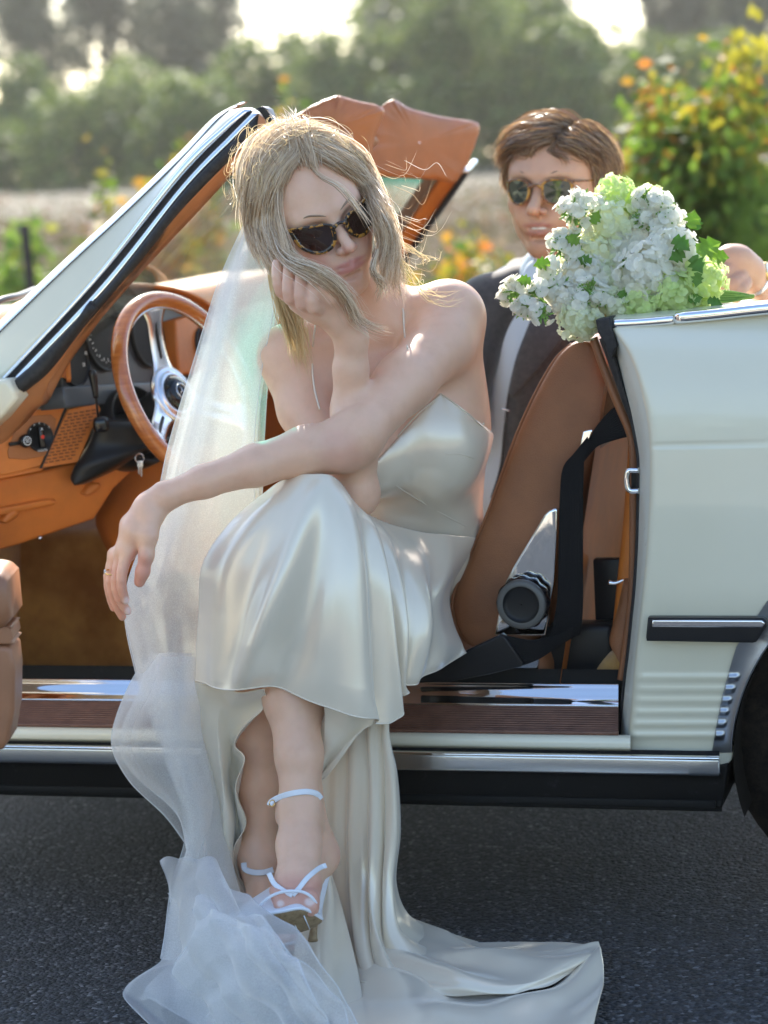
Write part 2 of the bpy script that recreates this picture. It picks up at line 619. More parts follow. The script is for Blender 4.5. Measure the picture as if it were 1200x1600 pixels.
m_field = mat('dry_field', (0.3, 0.24, 0.15), 0.95)
n_ = noise(m_field, 0.35, 8, 0.65)
colored(m_field, n_, [(0.3, (0.055, 0.065, 0.02)), (0.5, (0.10, 0.085, 0.048)), (0.7, (0.14, 0.10, 0.07))], 0.8, 0.05)

gx = np.concatenate([np.linspace(-400, -30, 20), np.linspace(-28, 28, 57), np.linspace(30, 400, 20)])
gy = np.concatenate([np.linspace(-400, -12, 24), np.linspace(-10, 40, 51), np.linspace(42, 110, 30), np.linspace(120, 700, 12)])
X_, Y_ = np.meshgrid(gx, gy)
Zf = gh(X_, Y_) - 0.012
o = obj('field', np.stack([X_, Y_, Zf], -1).reshape(-1, 3), gridfaces(len(gy), len(gx)), m_field)
setp(o, 'dry tan field behind the car rising to the hedge', kind='structure')
rx = np.linspace(-60, 60, 61); ry = np.linspace(-4.6, 3.4, 40)
X_, Y_ = np.meshgrid(rx, ry)
edge = 0.05 * np.sin(X_ * 2.1) + 0.03 * np.sin(X_ * 5.3)
Y2 = Y_ + edge * ((Y_ < -4.4) | (Y_ > 3.2))
o = obj('road', np.stack([X_, Y2, np.zeros_like(X_)], -1).reshape(-1, 3), gridfaces(len(ry), len(rx)), m_road)
setp(o, 'dark coarse asphalt road under the car', kind='structure')
m_bounce = mat('bounce_gravel', (.42, .36, .27), .9); n_ = noise(m_bounce, 3, 8, .7); colored(m_bounce, n_, [(.3, (.36, .30, .22)), (.7, (.52, .46, .36))], .5, .02)  # unseen pale ground, added to bounce warm sunlight onto the shaded front
X_, Y_ = np.meshgrid(np.linspace(-60, 60, 61), np.linspace(-20, -4.3, 20)); o = obj('bounce_verge', np.stack([X_, Y_, np.full_like(X_, -.006)], -1).reshape(-1, 3), gridfaces(20, 61), m_bounce)
setp(o, 'pale gravel verge added behind the camera to bounce sunlight forward', kind='structure')

# ================================================================== plants
rng = np.random.default_rng(7)

def leafmat(name, stops, rough=0.55, trans=0.35):
    m = mat(name, (0.08, 0.1, 0.03), rough)
    b = bsdf(m)
    g = N(m, 'ShaderNodeNewGeometry')
    r = ramp(m, g.outputs['Random Per Island'], stops)
    L(m, r.outputs[0], b.inputs['Base Color'])
    t = N(m, 'ShaderNodeBsdfTranslucent'); L(m, r.outputs[0], t.inputs['Color'])
    ms = N(m, 'ShaderNodeMixShader'); ms.inputs[0].default_value = trans
    out = m.node_tree.nodes['Material Output']
    L(m, b.outputs[0], ms.inputs[1]); L(m, t.outputs[0], ms.inputs[2]); L(m, ms.outputs[0], out.inputs[0])
    return m
m_hedge = leafmat('hedge_leaves', [(0, (0.07, 0.115, 0.02)), (0.6, (0.15, 0.215, 0.035)), (1, (0.30, 0.34, 0.07))])
m_gum = leafmat('tree_leaves', [(0, (0.07, 0.085, 0.04)), (1, (0.17, 0.18, 0.09))])
m_autumn = leafmat('autumn_leaves', [(0, (0.07, 0.13, 0.02)), (0.35, (0.14, 0.2, 0.025)), (0.65, (0.40, 0.34, 0.03)), (0.88, (0.5, 0.24, 0.03)), (1, (0.45, 0.12, 0.03))], trans=0.6)
m_green = leafmat('bush_leaves', [(0, (0.08, 0.18, 0.015)), (0.5, (0.15, 0.25, 0.03)), (0.85, (0.24, 0.32, 0.045)), (1, (0.36, 0.32, 0.05))], trans=0.55)
m_bark = mat('bark', (0.13, 0.09, 0.06), 0.9)
n_ = noise(m_bark, 6, 5); colored(m_bark, n_, [(0.3, (0.08, 0.055, 0.04)), (0.7, (0.19, 0.14, 0.10))], 0.6, 0.02)

def leaves(points, size, jitter, pointy=True, nb=None):
    """small folded leaf faces at points, random orientation"""
    n = len(points)
    d = rng.normal(size=(n, 3)); d /= np.linalg.norm(d, axis=1)[:, None]
    d[:, 2] = d[:, 2] * 0.6 - 0.15
    e = rng.normal(size=(n, 3)); e -= d * np.sum(d * e, 1)[:, None]; e /= np.linalg.norm(e, axis=1)[:, None]
    w = np.cross(d, e)
    s = size * (1 + jitter * rng.uniform(-1, 1, n))[:, None]
    a = points; b = points + d * s * 0.5 + w * s * 0.3 + e * s * 0.08; c = points + d * s; f = points + d * s * 0.5 - w * s * 0.3 + e * s * 0.08
    V = np.stack([a, b, c, f], 1).reshape(-1, 3)
    return V, np.arange(4 * n).reshape(-1, 4)

def crown_points(c, r, n, lumps=9, shell=0.55):
    """leaf positions: several lobes, denser at their skins"""
    c = np.asarray(c, float); r = np.asarray(r, float)
    lc = rng.normal(size=(lumps, 3)); lc /= np.linalg.norm(lc, axis=1)[:, None]
    lc *= rng.uniform(0.25, 0.75, lumps)[:, None]
    lr = rng.uniform(0.28, 0.55, lumps)
    k = rng.integers(0, lumps, n)
    d = rng.normal(size=(n, 3)); d /= np.linalg.norm(d, axis=1)[:, None]
    rad = rng.uniform(shell, 1.0, n) ** 0.6
    return c + (lc[k] + d * (lr[k] * rad)[:, None]) * r

def tree(name, label, catg, group, base, height, crown_r, n, leaf, m_leaf, crown_z=0.62, trunk_r=0.12, lumps=10, limbs=5):
    root = empty(name, base, label, catg, group)
    base = np.asarray(base, float)
    mb = MB()
    top = base + np.array([rng.uniform(-.3, .3), rng.uniform(-.3, .3), height * crown_z])
    mid = base * 0.5 + top * 0.5 + rng.normal(size=3) * [0.12, 0.12, 0]
    V, F = tube([base + [0, 0, -0.05], mid, top], [trunk_r, trunk_r * 0.7, trunk_r * 0.35], 8, 8); mb.add(V, F)
    cc = base + np.array([0, 0, height - crown_r[2]])
    for i in range(limbs):
        a = rng.uniform(0, 6.28); s = mid * (1 - .5) + top * .5
        e = cc + np.array([math.cos(a) * crown_r[0] * .6, math.sin(a) * crown_r[1] * .6, rng.uniform(-.3, .6) * crown_r[2]])
        V, F = tube([s, s * .5 + e * .5 + [0, 0, .1], e], [trunk_r * 0.4, trunk_r * 0.25, trunk_r * 0.08], 6, 6); mb.add(V, F)
    mb.build('trunk', m_bark, root)
    V, F = leaves(crown_points(cc, crown_r, n, lumps), leaf, 0.5)
    cr_ = obj('crown', V, F, m_leaf, root); cr_['kind'] = 'stuff'
    return root

def gz(x, y): return float(gh(np.float64(x), np.float64(y)))

# the hedge row of rounded evergreen trees: px of the middle, py of the top, half width px, Y
HED = [(-60, 150, 95, 60), (40, 120, 90, 62), (135, 108, 85, 58), (215, 95, 80, 61), (300, 118, 75, 57), (385, 92, 80, 60), (455, 55, 75, 62), (520, 75, 60, 58),
       (600, 40, 90, 59), (690, 25, 95, 57), (790, 38, 90, 60), (860, 95, 70, 57), (930, 75, 85, 61), (1020, 88, 85, 58), (1110, 70, 85, 61), (1200, 62, 90, 59), (1290, 50, 90, 60)]
desc = ['low broad', 'dark rounded', 'pale topped', 'wide dense', 'hazy round', 'yellowish topped', 'tall narrow', 'small dark', 'tall rounded', 'tallest billowing', 'tall full', 'short dark', 'broad green', 'low wide', 'leafy rounded', 'tall dusty', 'outermost']
for i, (px, py, hw, Y) in enumerate(HED):
    q = P(px, py - (42 if px < 540 or px > 880 else 85), Y); w = hw / FPX * (Y + 3.6) * 1.25
    g = gz(q[0], Y) - 0.1
    h = q[2] - g
    tree('hedge_tree', desc[i] + ' evergreen in the far hedge, number ' .replace(', number ', ' row') + ' ' + ['at far left edge', 'left of the windscreen pillar', 'above the dry bush at left', 'behind the pillar', 'over the pillar foot', 'left of the sky gap', 'under the sky gap', 'above the windscreen corner', 'above the bride', 'above the sun visors', 'between visors and groom', 'above the groom', 'right of the groom', 'above the autumn bush', 'behind the autumn bush', 'at far right edge', 'beyond the right edge'][i],
         'tree', 'evergreen trees of the far hedge', (q[0], Y, g), h, (w, 1.6, h * 0.52), 6000, 0.22, m_hedge, 0.5, 0.1, 14)
# lower skirts of foliage so the hedge closes down to the ground
pts = []
for px, py, hw, Y in HED:
    q = P(px, py, Y); w = hw / FPX * (Y + 3.6) * 1.3
    n = 1500
    pts.append(np.stack([q[0] + rng.uniform(-w, w, n), Y - 0.6 + rng.uniform(-1, 1.2, n), gz(q[0], Y) + rng.uniform(0, 0.62, n) * (q[2] - 0.9)], 1))
V, F = leaves(np.vstack(pts), 0.24, 0.5)
o = obj('hedge_undergrowth', V, F, m_hedge); setp(o, 'dense dark undergrowth filling the foot of the far hedge', 'hedge', kind='stuff')
# taller, looser trees beyond
TALL = [(30, -160, 90, 78, 2200), (150, -190, 95, 82, 2300), (255, -150, 80, 80, 2000), (335, -120, 55, 84, 1100), (615, -150, 80, 84, 2400), (730, -130, 80, 80, 2400), (835, -110, 70, 84, 2000), (1075, -130, 75, 82, 2200), (1160, -180, 85, 79, 2300), (1290, -150, 95, 82, 2200)]
tl = ['at the top left corner', 'above the pale hedge at left', 'left of the bare trunk', 'with bare pale branches left of the sky gap', 'right of the sky gap', 'above the tallest hedge tree', 'above the groom beside the right sky gap', 'right of the right sky gap', 'at the top right corner', 'beyond the right edge']
for i, (px, py, hw, Y, n) in enumerate(TALL):
    q = P(px, py, Y); w = hw / FPX * (Y + 3.6); n = int(n * 3.4)
    g = gz(q[0], Y) - 0.1
    h = q[2] - g
    tree('gum_tree', 'tall open crowned tree beyond the hedge ' + tl[i], 'tree', 'tall trees beyond the hedge', (q[0], Y, g), h, (w, 2.2, h * 0.42), n, 0.26, m_gum, 0.75, 0.16, 16, 8)

# autumn bushes nearer the road: stems plus many leaves
def bush(name, label, px, pytop, hw, Y, n, leaf, m_leaf, group='autumn coloured bushes in the field', pyb=None, depth=0.5):
    q = P(px, pytop, Y)
    g = gz(q[0], Y) - 0.02
    h = q[2] - g; w = hw / FPX * (Y + 3.6)
    root = empty(name, (q[0], Y, g), label, 'bush', group)
    mb = MB(); tips = []
    ns = 16
    for i in range(ns):
        a = rng.uniform(-1, 1); b = rng.uniform(-1, 1)
        tip = np.array([q[0] + a * w * 0.9, Y + b * depth, g + h * (1 - 0.42 * a * a) * rng.uniform(0.7, 1.0)])
        b0 = np.array([q[0] + a * w * .25, Y + b * depth * .3, g])
        md = b0 * .5 + tip * .5 + np.array([a * w * .12, 0, -.02])
        V, F = tube([b0, md, tip], [0.011, 0.007, 0.003], 5, 8); mb.add(V, F)
        tips.append((b0, md, tip))
    mb.build('stem', m_bark, root)
    T = np.array(tips)
    k = rng.integers(0, ns, n); t = rng.uniform(0.18, 1.05, n) ** 0.75
    c = ((1 - t) ** 2)[:, None] * T[k, 0] + (2 * t * (1 - t))[:, None] * T[k, 1] + (t ** 2)[:, None] * T[k, 2]
    c = c + rng.normal(size=(n, 3)) * np.array([w * 0.11, depth * .25, h * 0.05])
    V, F = leaves(c, leaf, 0.4)
    if isinstance(m_leaf, tuple) and n > 5000:
        hi = (c[:, 2] - g) / h + rng.normal(size=n) * .13
        sel = hi > 0.80
        V4 = V.reshape(-1, 4, 3)
        # the nearest leaves are objects of their own
        near = np.argsort(c[:, 1] + (np.abs(c[:, 0] - q[0]) > w) * 9)[:280]
        LM = []
        for mm_ in m_leaf:
            me_ = bpy.data.meshes.new('leaf'); me_.from_pydata([(0, 0, 0), (.22, .18, .05), (.25, .6, .06), (0, 1, -.05), (-.25, .6, .06), (-.22, .18, .05), (0, .5, -.05)], [], [(0, 1, 6), (1, 2, 6), (2, 3, 6), (3, 4, 6), (4, 5, 6), (5, 0, 6)]); me_.materials.append(mm_); LM.append(me_)
        for i_ in near:
            lo_ = bpy.data.objects.new('leaf', LM[0 if hi[i_] > .8 else 1]); col.objects.link(lo_); lo_.parent = root
            lo_.location = Vector(c[i_] - [q[0], Y, g] + [0, -.02, 0]); lo_.rotation_euler = (rng.uniform(.8, 2.6), rng.uniform(-.6, .6), rng.uniform(-.9, .9)); lo_.scale = (leaf * .95,) * 3
        V4 = np.delete(V4, near, 0); hi = np.delete(hi, near); sel = hi > .80
        for s_, mm, nm in ((sel, m_leaf[0], 'leaf_tips'), (~sel, m_leaf[1], 'foliage')):
            v_ = V4[s_].reshape(-1, 3); oo = obj(nm, v_, np.arange(len(v_)).reshape(-1, 4), mm, root)
            oo['kind'] = 'stuff'
            if nm == 'leaf_tips': oo['label'] = 'orange and red young leaves'
    else:
        fo_ = obj('foliage', V, F, m_leaf[1] if isinstance(m_leaf, tuple) else m_leaf, root); fo_['kind'] = 'stuff'
    return root
bush('autumn_bush', 'large green bush with orange red tips behind the groom and bouquet', 1085, 80, 200, 5.4, 14000, 0.058, (m_autumn, m_green))
bush('autumn_bush', 'green and orange bush at the right edge of the picture', 1230, 130, 90, 6.2, 1500, 0.06, (m_autumn, m_green))
bush('autumn_bush', 'slim orange tipped shoots just above the head of the groom', 930, 165, 40, 6.0, 240, 0.06, m_autumn)
bush('autumn_bush', 'low yellow green bush between visors and groom', 735, 355, 115, 6.8, 3000, 0.06, m_autumn)
bush('autumn_bush', 'orange and yellow bush just left of the windscreen pillar', 200, 222, 85, 8.5, 2600, 0.07, m_autumn)
bush('autumn_bush', 'orange top of a bush over the windscreen corner', 448, 135, 50, 8.8, 1500, 0.06, m_autumn)
bush('autumn_bush', 'reddish bush seen over the steep part of the pillar', 298, 190, 45, 10.0, 900, 0.07, m_autumn)
bush('autumn_bush', 'green and orange bush by the fence post at the left edge', 20, 330, 75, 9.5, 1100, 0.07, m_green)
bush('autumn_bush', 'dull green bush seen through the windscreen', 385, 300, 60, 9.5, 800, 0.07, m_green)
bush('autumn_bush', 'reddish low bush behind the right of the bouquet', 1150, 330, 90, 7.5, 500, 0.06, m_autumn)

# fence posts
for px, py, Y, lab in ((38, 350, 8.2, 'dark weathered fence post standing in the field at left'),):
    t_ = P(px, py, Y); g = gz(t_[0], Y)
    V, F = tube([(t_[0], Y, g - .05), (t_[0] + .01, Y, g + .5), (t_[0], Y, t_[2] - .01), (t_[0], Y, t_[2])], [0.028, 0.026, 0.026, 0.02], 8)
    m_post = mat('post_wood', (0.05, 0.035, 0.03), 0.9)
    o = obj('fence_post', V, F, m_post); setp(o, lab, 'fence post')

# dry grass tufts
n = 26000
yy = 3.6 + 22 * rng.uniform(0, 1, n) ** 1.5
xx = rng.uniform(-1, 1, n) * (0.6 + 0.2 * (yy + 3.6)) * 1.3
zz = gh(xx, yy)
hh = rng.uniform(0.08, 0.36, n) * (1 + .6 * np.sin(xx * 1.3) * np.sin(yy * .9))
ang = rng.uniform(0, 6.28, n)
wd = np.stack([np.cos(ang), np.sin(ang), np.zeros(n)], 1) * 0.008
ln = rng.normal(size=(n, 3)) * [0.07, 0.07, 0]
b0 = np.stack([xx, yy, zz - 0.01], 1)
V = np.stack([b0 - wd, b0 + wd, b0 + ln + np.stack([0 * hh, 0 * hh, hh], 1)], 1).reshape(-1, 3)
m_grass = leafmat('dry_grass', [(0, (0.10, 0.075, 0.045)), (0.5, (0.19, 0.145, 0.09)), (0.7, (0.16, 0.085, 0.065)), (1, (0.09, 0.12, 0.03))], 0.8, 0.4)
o = obj('dry_grass', V, np.arange(3 * n).reshape(-1, 3), m_grass); setp(o, 'dry tan grass covering the field behind the car', 'grass', kind='stuff')
# low dry brush in the field
n = 60; cb = np.stack([rng.uniform(-9, 9, n), rng.uniform(9, 34, n)], 1)
pts = []
for x_, y_ in cb:
    k_ = 420; w_ = rng.uniform(.5, 1.5)
    p_ = rng.normal(size=(k_, 2)) * [w_, w_ * .6] + [x_, y_]
    pts.append(np.stack([p_[:, 0], p_[:, 1], gh(p_[:, 0], p_[:, 1]) + np.abs(rng.normal(size=k_)) * .22], 1))
m_brush = leafmat('dry_brush_leaves', [(0, (.10, .11, .04)), (.5, (.20, .16, .09)), (.8, (.24, .14, .10)), (1, (.30, .22, .14))], .8, .4)
V, F = leaves(np.vstack(pts), .10, .5); o = obj('dry_brush', V, F, m_brush); setp(o, 'low brownish dry brush scattered over the field', 'brush', kind='stuff')
# unseen tree belt added behind the camera for dark bands in satin and chrome
xx = rng.uniform(-45, 45, 9000); yb_ = -24 + rng.normal(size=9000) * 1.5
hh = 2.2 + 1.6 * np.abs(np.sin(xx * .35)) + .8 * np.sin(xx * 1.1)
V, F = leaves(np.stack([xx, yb_, .4 + rng.uniform(0, 1, 9000) * hh], 1), 0.5, 0.5)
o = obj('reflection_trees', V, F, m_hedge); setp(o, 'unseen belt of green trees added behind the camera to darken reflections', 'trees', kind='stuff')
# ================================================================== the car
def Kv(px, py, v):
    px = np.asarray(px, float); py = np.asarray(py, float); v = np.asarray(v, float)
    d = _fw + ((px - 600) / FPX)[..., None] * _rt + ((800 - py) / FPX)[..., None] * _up
    t = (v - CAM @ VX) / (d @ VX)
    return CAM + t[..., None] * d
def KK(pts, v):
    """list of (px,py) or (px,py,v)"""
    return np.array([K(p[0], p[1], p[2] if len(p) > 2 else v) for p in pts])
def uvz(p): return float(p @ UX), float(p @ VX), float(p[2])

car = empty('convertible_car', G(600, 1445), 'cream convertible car with its top down, tan interior and driver door open', 'car')
# --- rear quarter panel
ARC = (1430.0, 1180.0, 287.0)
rowsL = np.array([(955, 513), (978, 545), (993, 580), (1004, 620), (1011, 655), (1015, 700), (1015, 760), (1012, 830), (1008, 880), (1004, 920), (999, 965), (994, 1010), (990, 1050), (986, 1100), (982, 1140), (980, 1173)], float)
def arc_x(py, r): return ARC[0] - math.sqrt(max(r * r - (ARC[1] - py) ** 2, 1))
m_, n_s = 190, 90
Lc = cat(rowsL, m_)
Rc = []
bnd = [(938, 1200), (965, 1181.5), (1010, 1151), (1053, 1137.7), (1091, 1127.6), (1143, 1117.4), (1174, 1113)]
def right_px(py):
    if py < 900: return 1430.0
    if py < 938: return 1430 - 230 * ((py - 900) / 38) ** 0.5
    return float(np.interp(py, [b[0] for b in bnd], [b[1] for b in bnd]))
PYR = Lc[:, 1]
Rx = np.array([right_px(y) for y in PYR])
S = np.linspace(0, 1, n_s)[None, :] ** 1.15
PXg = Lc[:, :1] * (1 - S) + Rx[:, None] * S
slope = -0.083 * np.clip(1 - (Lc[:, 1] - 513) / 190, 0, 1) ** 0.8 - 0.012 * np.clip(1 - (Lc[:, 1] - 700) / 300, 0, 1)
PYg = Lc[:, 1:2] + (PXg - Lc[:, :1]) * slope[:, None]
def vprof(py, px):
    v = np.interp(py, [490, 513, 530, 560, 600, 650, 700, 800, 930, 1050, 1173], [0.085, 0.062, 0.04, 0.022, 0.010, 0.003, 0.0, -0.002, 0.002, 0.016, 0.038])
    return v
def smooth_prof(py):
    return (vprof(py - 8, 0) + vprof(py, 0) + vprof(py + 8, 0) + vprof(py - 16, 0) + vprof(py + 16, 0)) / 5
def ribs(px, py):
    r = np.zeros_like(px)
    env = np.clip((px - 992 - (py - 1050) * -0.12) / 14, 0, 1) * np.clip((1170 - px) / 10, 0, 1)
    for k in range(6):
        c = 1059 + 18.0 * k
        r += np.exp(-((py - c) / 5.5) ** 2)
    return -0.0035 * r * env
Vq = smooth_prof(PYg) + ribs(PXg, PYg)
Vq += 0.0022 * np.exp(-((PYg - (697 - 0.035 * (PXg - 1015))) / 2.0) ** 2) * (PXg > 1013)
Vq += 0.010 * np.exp(-(PXg - Lc[:, :1]) / 3.0)      # rolled edge towards the door opening
W = Kv(PXg, PYg, Vq)
obj('rear_quarter_panel', W.reshape(-1, 3), gridfaces(m_, n_s), m_paint, car)
# the tail beyond the wheel arch
px2 = np.linspace(1430, 1950, 50); py2 = np.linspace(0, 1, 60)
Y0 = 513 - 0.083 * 475 * 0.9
top = 474 + 0 * px2; bot = np.where(px2 < 1717, 1180 - np.sqrt(np.clip(287 ** 2 - (px2 - 1430) ** 2, 1, None)), 1173)
PX2, _t = np.meshgrid(px2, py2)
PY2 = top[None, :] + (bot - top)[None, :] * _t
V2 = smooth_prof(np.clip(PY2 + 40 * (1 - _t) ** 2, 500, 1170)) + 0.25 * np.clip((PX2 - 1750) / 200, 0, 1) ** 2
obj('tail_panel', Kv(PX2, PY2, V2).reshape(-1, 3), gridfaces(60, 50), m_paint, car)
# chrome plate on the arch lip
tt = np.linspace(938, 1176, 110)
Lx = np.interp(tt, [b[0] for b in bnd], [b[1] for b in bnd])
Rx2 = np.array([arc_x(y, 287) for y in tt])
S = np.linspace(0, 1, 26)[None, :]
PXg = Lx[:, None] * (1 - S) + Rx2[:, None] * S; PYg = np.broadcast_to(tt[:, None], PXg.shape) + 0.0
Vq = smooth_prof(PYg) - 0.004 - 0.008 * S ** 3
env = np.clip((S) / 0.06, 0, 1) * np.clip((0.62 - S) / 0.22, 0, 1)
for k in range(6):
    Vq -= 0.0042 * np.exp(-((PYg - 1059 - 18.0 * k) / 4.8) ** 2) * env
Vq = np.concatenate([Vq, Vq[:, -1:] + 0.004, Vq[:, -1:] + 0.03], 1)
PXg = np.concatenate([PXg, PXg[:, -1:] + 1.5, PXg[:, -1:] + 2], 1); PYg = np.concatenate([PYg, PYg[:, -1:], PYg[:, -1:]], 1)
obj('wheel_arch_trim', Kv(PXg, PYg, Vq).reshape(-1, 3), gridfaces(110, 28), m_dullchrome, car)
a = np.linspace(math.pi * 1.0, 0, 60)
ring = [K(ARC[0] + 286 * math.cos(x), ARC[1] - 286 * math.sin(x), 0.012) for x in a if 286 * math.sin(x) > 235]
V, F = tube(ring, 0.007, 8); obj('arch_lip', V, F, m_chrome, car)
# lower corner of painted sill behind the trim
V, F = prism(KK([(1118, 1177), (1146, 1174), (1143, 1188), (1136, 1195), (1118, 1195)], 0.035), VX * 0.04, 0.003)
obj('sill_corner', V, F, m_paint, car)
# wheel well and wheel
wc = K(1430, 1180, 0.12)
aa = np.linspace(-0.35, math.pi + 0.35, 50)
UXz = np.array([0, 0, 1.0])
inner = [K(ARC[0] + 284 * math.cos(x), ARC[1] - 284 * math.sin(x), 0.02) for x in aa]
inner = np.array(inner)
Vw = np.concatenate([inner, inner + VX * 0.42, np.tile(wc + VX * 0.32, (50, 1))])
obj('wheel_well', Vw, gridfaces(3, 50), mat('well_dirt', (.014, .011, .008), .95, Specular_IOR_Level=.1), car)
wheel = bpy.data.objects.new('wheel', None); col.objects.link(wheel); wheel.parent = car
tyre_r = 0.298
hub_c = K(1440, 1195, 0.21); hub_c[2] = tyre_r
prof = [(0.185, -0.085), (0.20, -0.098), (0.245, -0.102), (0.28, -0.092), (tyre_r - .006, -0.075), (tyre_r, -0.05), (tyre_r, 0.05), (tyre_r - .006, 0.075), (0.28, 0.092), (0.245, .102), (0.20, 0.098), (0.185, 0.085)]
V, F = lathe(prof, hub_c, VX, 64); m_tyre = mat('dusty_tyre', (.012, .010, .008), .9, Specular_IOR_Level=.1); n_ = noise(m_tyre, 45, 8, .8); colored(m_tyre, n_, [(.4, (.008, .007, .006)), (.7, (.035, .026, .018))], .6, .003)
tyre = obj('tyre', V, F, m_tyre, wheel)
V, F = lathe([(0.001, -0.03), (0.04, -0.045), (0.06, -0.04), (0.09, -0.02), (0.15, -0.05), (0.175, -0.085), (0.188, -0.088), (0.188, 0.085)], hub_c, VX, 48)
obj('rim', V, F, m_silver, wheel)
# --- deck behind the seats
def deckrow(v, dz, n=26):
    """edge line of the deck"""
    px = np.linspace(950, 1900, n)
    base = np.array([K(p, np.interp(p, [950, 1060, 1200, 1500, 1900], [512, 505, 492, 470, 455]), 0.066) for p in px])
    return base + VX * (v - 0.066) + ZX * dz
dk = np.array([deckrow(0.064, 0.001), deckrow(0.075, 0.010), deckrow(0.10, 0.014), deckrow(0.16, 0.016), deckrow(0.30, 0.006), deckrow(0.5, -0.02), deckrow(0.8, -0.05), deckrow(1.1, -0.05), deckrow(1.5, -0.03), deckrow(1.68, -0.04), deckrow(1.75, -0.5)])
c = cat(dk, 60)
obj('deck_lid', c.reshape(-1, 3), gridfaces(60, 26), m_paint, car)
V, F = sweep([deckrow(0.083, 0.0125)[i] for i in range(0, 5)], rrect(0.022, 0.014, 0.005), ZX, 10)
base = lambda px, py, v: K(px, py, v)
l1 = [K(957, 506, 0.07), K(1000, 504, 0.07), K(1053, 499.5, 0.07)]
V, F = sweep(l1, rrect(0.02, 0.013, 0.005), ZX, 10); obj('belt_moulding', V, F, m_chrome, car)
l2 = [K(1057, 497, 0.07), K(1120, 491, 0.07), K(1200, 482, 0.07), K(1350, 469, 0.07), K(1600, 455, 0.08)]
V, F = sweep(l2, rrect(0.024, 0.017, 0.006), ZX, 16); obj('belt_moulding', V, F, m_chrome, car)
# rubber corner at the door shut
V, F = prism(KK([(930, 500), (953, 496), (956, 515), (965, 540), (961, 545), (955, 560), (950, 556), (943, 535), (934, 520)], 0.055), VX * 0.05, 0.004)
obj('corner_seal', V, F, m_rubber, car)
# --- door jamb
jo = cat(rowsL, 80)
ji = cat([(946, 520), (962, 560), (975, 605), (987, 650), (995, 690), (999, 720), (999, 770), (997, 850), (993, 920), (988, 970), (983, 1020), (978, 1060), (973, 1110), (968, 1157), (966, 1168)], 80)
vo = smooth_prof(jo[:, 1]) + 0.012
jam = []
for s_ in np.linspace(0, 1, 9):
    q = jo * (1 - s_) + ji * s_
    jam.append(Kv(q[:, 0], q[:, 1], vo + 0.065 * s_ - 0.012 * math.sin(math.pi * s_)))
jam = np.array(jam)
obj('door_jamb', jam.reshape(-1, 3), gridfaces(9, 80), [m_paint_old], car)
V, F = tube(jam[-1] + VX * 0.004, 0.0055, 8); obj('door_seal', V, F, m_rubber, car)
# wide dark seal at the top of the jamb
V, F = slab(KK([(936, 530), (953, 575), (969, 620), (987, 668), (994, 700)], 0.09), KK([(948, 524), (966, 572), (979, 615), (992, 655), (1000, 705)], 0.085), -VX, 0.006, 0.02, 30, 8)
obj('door_seal', V, F, m_rubber, car)
tr = KK([(927, 528), (938, 560), (953, 600), (968, 637), (983, 672), (989, 700), (990, 760), (990, 840), (988, 920), (982, 980), (975, 1035), (971, 1062)], 0.11)
V, F = tube(tr, 0.0065, 10, 60); obj('door_trim', V, F, m_seat, car)
# striker loop
V, F = tube(KK([(999, 735), (984, 735), (980, 740), (979, 750), (981, 762), (986, 767), (999, 767)], 0.07), 0.0045, 8, 30); st = obj('door_striker', V, F, m_chrome, car)
V, F = prism(KK([(986, 739), (1000, 739), (1000, 764), (986, 764)], 0.085), VX * 0.01, 0.002); obj('striker_plate', V, F, m_black, st)
# --- side rub strip
V, F = prism(KK([(1012, 965.5), (1192, 966), (1198, 972), (1198, 979), (1182, 1003), (1176, 1005), (1010, 1002), (1009, 996)], -0.016), VX * 0.022, 0.004)
rs = obj('rub_strip', V, F, m_black, car)
V, F = prism(KK([(1019, 969), (1190, 969.5), (1195, 974), (1191, 981), (1019, 980)], -0.0195), VX * 0.006, 0.002)
obj('chrome_insert', V, F, m_chrome, rs)
# --- sills : lines of constant height along the car
def line(px0, px1, py_ref, pxr, v, n=2):
    z = K(pxr, py_ref, v)[2]
    u0 = K(px0, py_ref, v) @ UX; u1 = K(px1, py_ref, v) @ UX
    return np.array([carp(u0 + (u1 - u0) * i / (n - 1), v, z) for i in range(n)])
def sill(name, rows, px0, px1, mt, n=40, dense=None, **k):
    g = np.array([line(px0, px1, py, 900, v, n) for py, v in rows])
    if dense: g = cat(g, dense)
    return obj(name, g.reshape(-1, 3), gridfaces(len(g), n), mt, car, **k)
sill('scuff_plate', [(1066, 0.135), (1068, 0.122), (1072, 0.118), (1078, 0.113), (1090, 0.106), (1098, 0.098), (1102, 0.094), (1104, 0.094)], -160, 966, m_chrome, dense=30)
ribr = []
for i in range(60):
    py = 1104 + (1146 - 1104) * i / 59
    v = 0.092 + (0.022 - 0.092) * i / 59
    ph = (i % 5) / 5
    v += 0.0022 * (abs(ph - 0.5) < 0.25)
    ribr.append((py, v))
sill('sill_tread', ribr, -160, 966, m_tread)
V, F = sweep(line(-160, 966, 1145, 900, 0.021, 20), rrect(0.006, 0.006, 0.002), ZX); obj('tread_edge', V, F, m_tread, car)
sill('sill_panel', [(1147, 0.026), (1149, 0.018), (1155, 0.010), (1164, 0.008), (1170, 0.012), (1174, 0.03)], -160, 985, m_paint, dense=20)
sill('sill_gap', [(1170, 0.02), (1180, 0.022)], -160, 1124, m_rubber)
V, F = sweep(line(-160, 1124, 1193, 900, -0.004, 30), [(x * 1.0, y) for x, y in rrect(0.018, 0.029, 0.006, 5)], ZX); obj('sill_moulding', V, F, m_dullchrome if False else m_steel, car)
V, F = sweep(line(-160, 1124, 1181, 900, -0.008, 30), rrect(0.012, 0.005, 0.002, 4), ZX); obj('moulding_highlight', V, F, m_chrome, car)
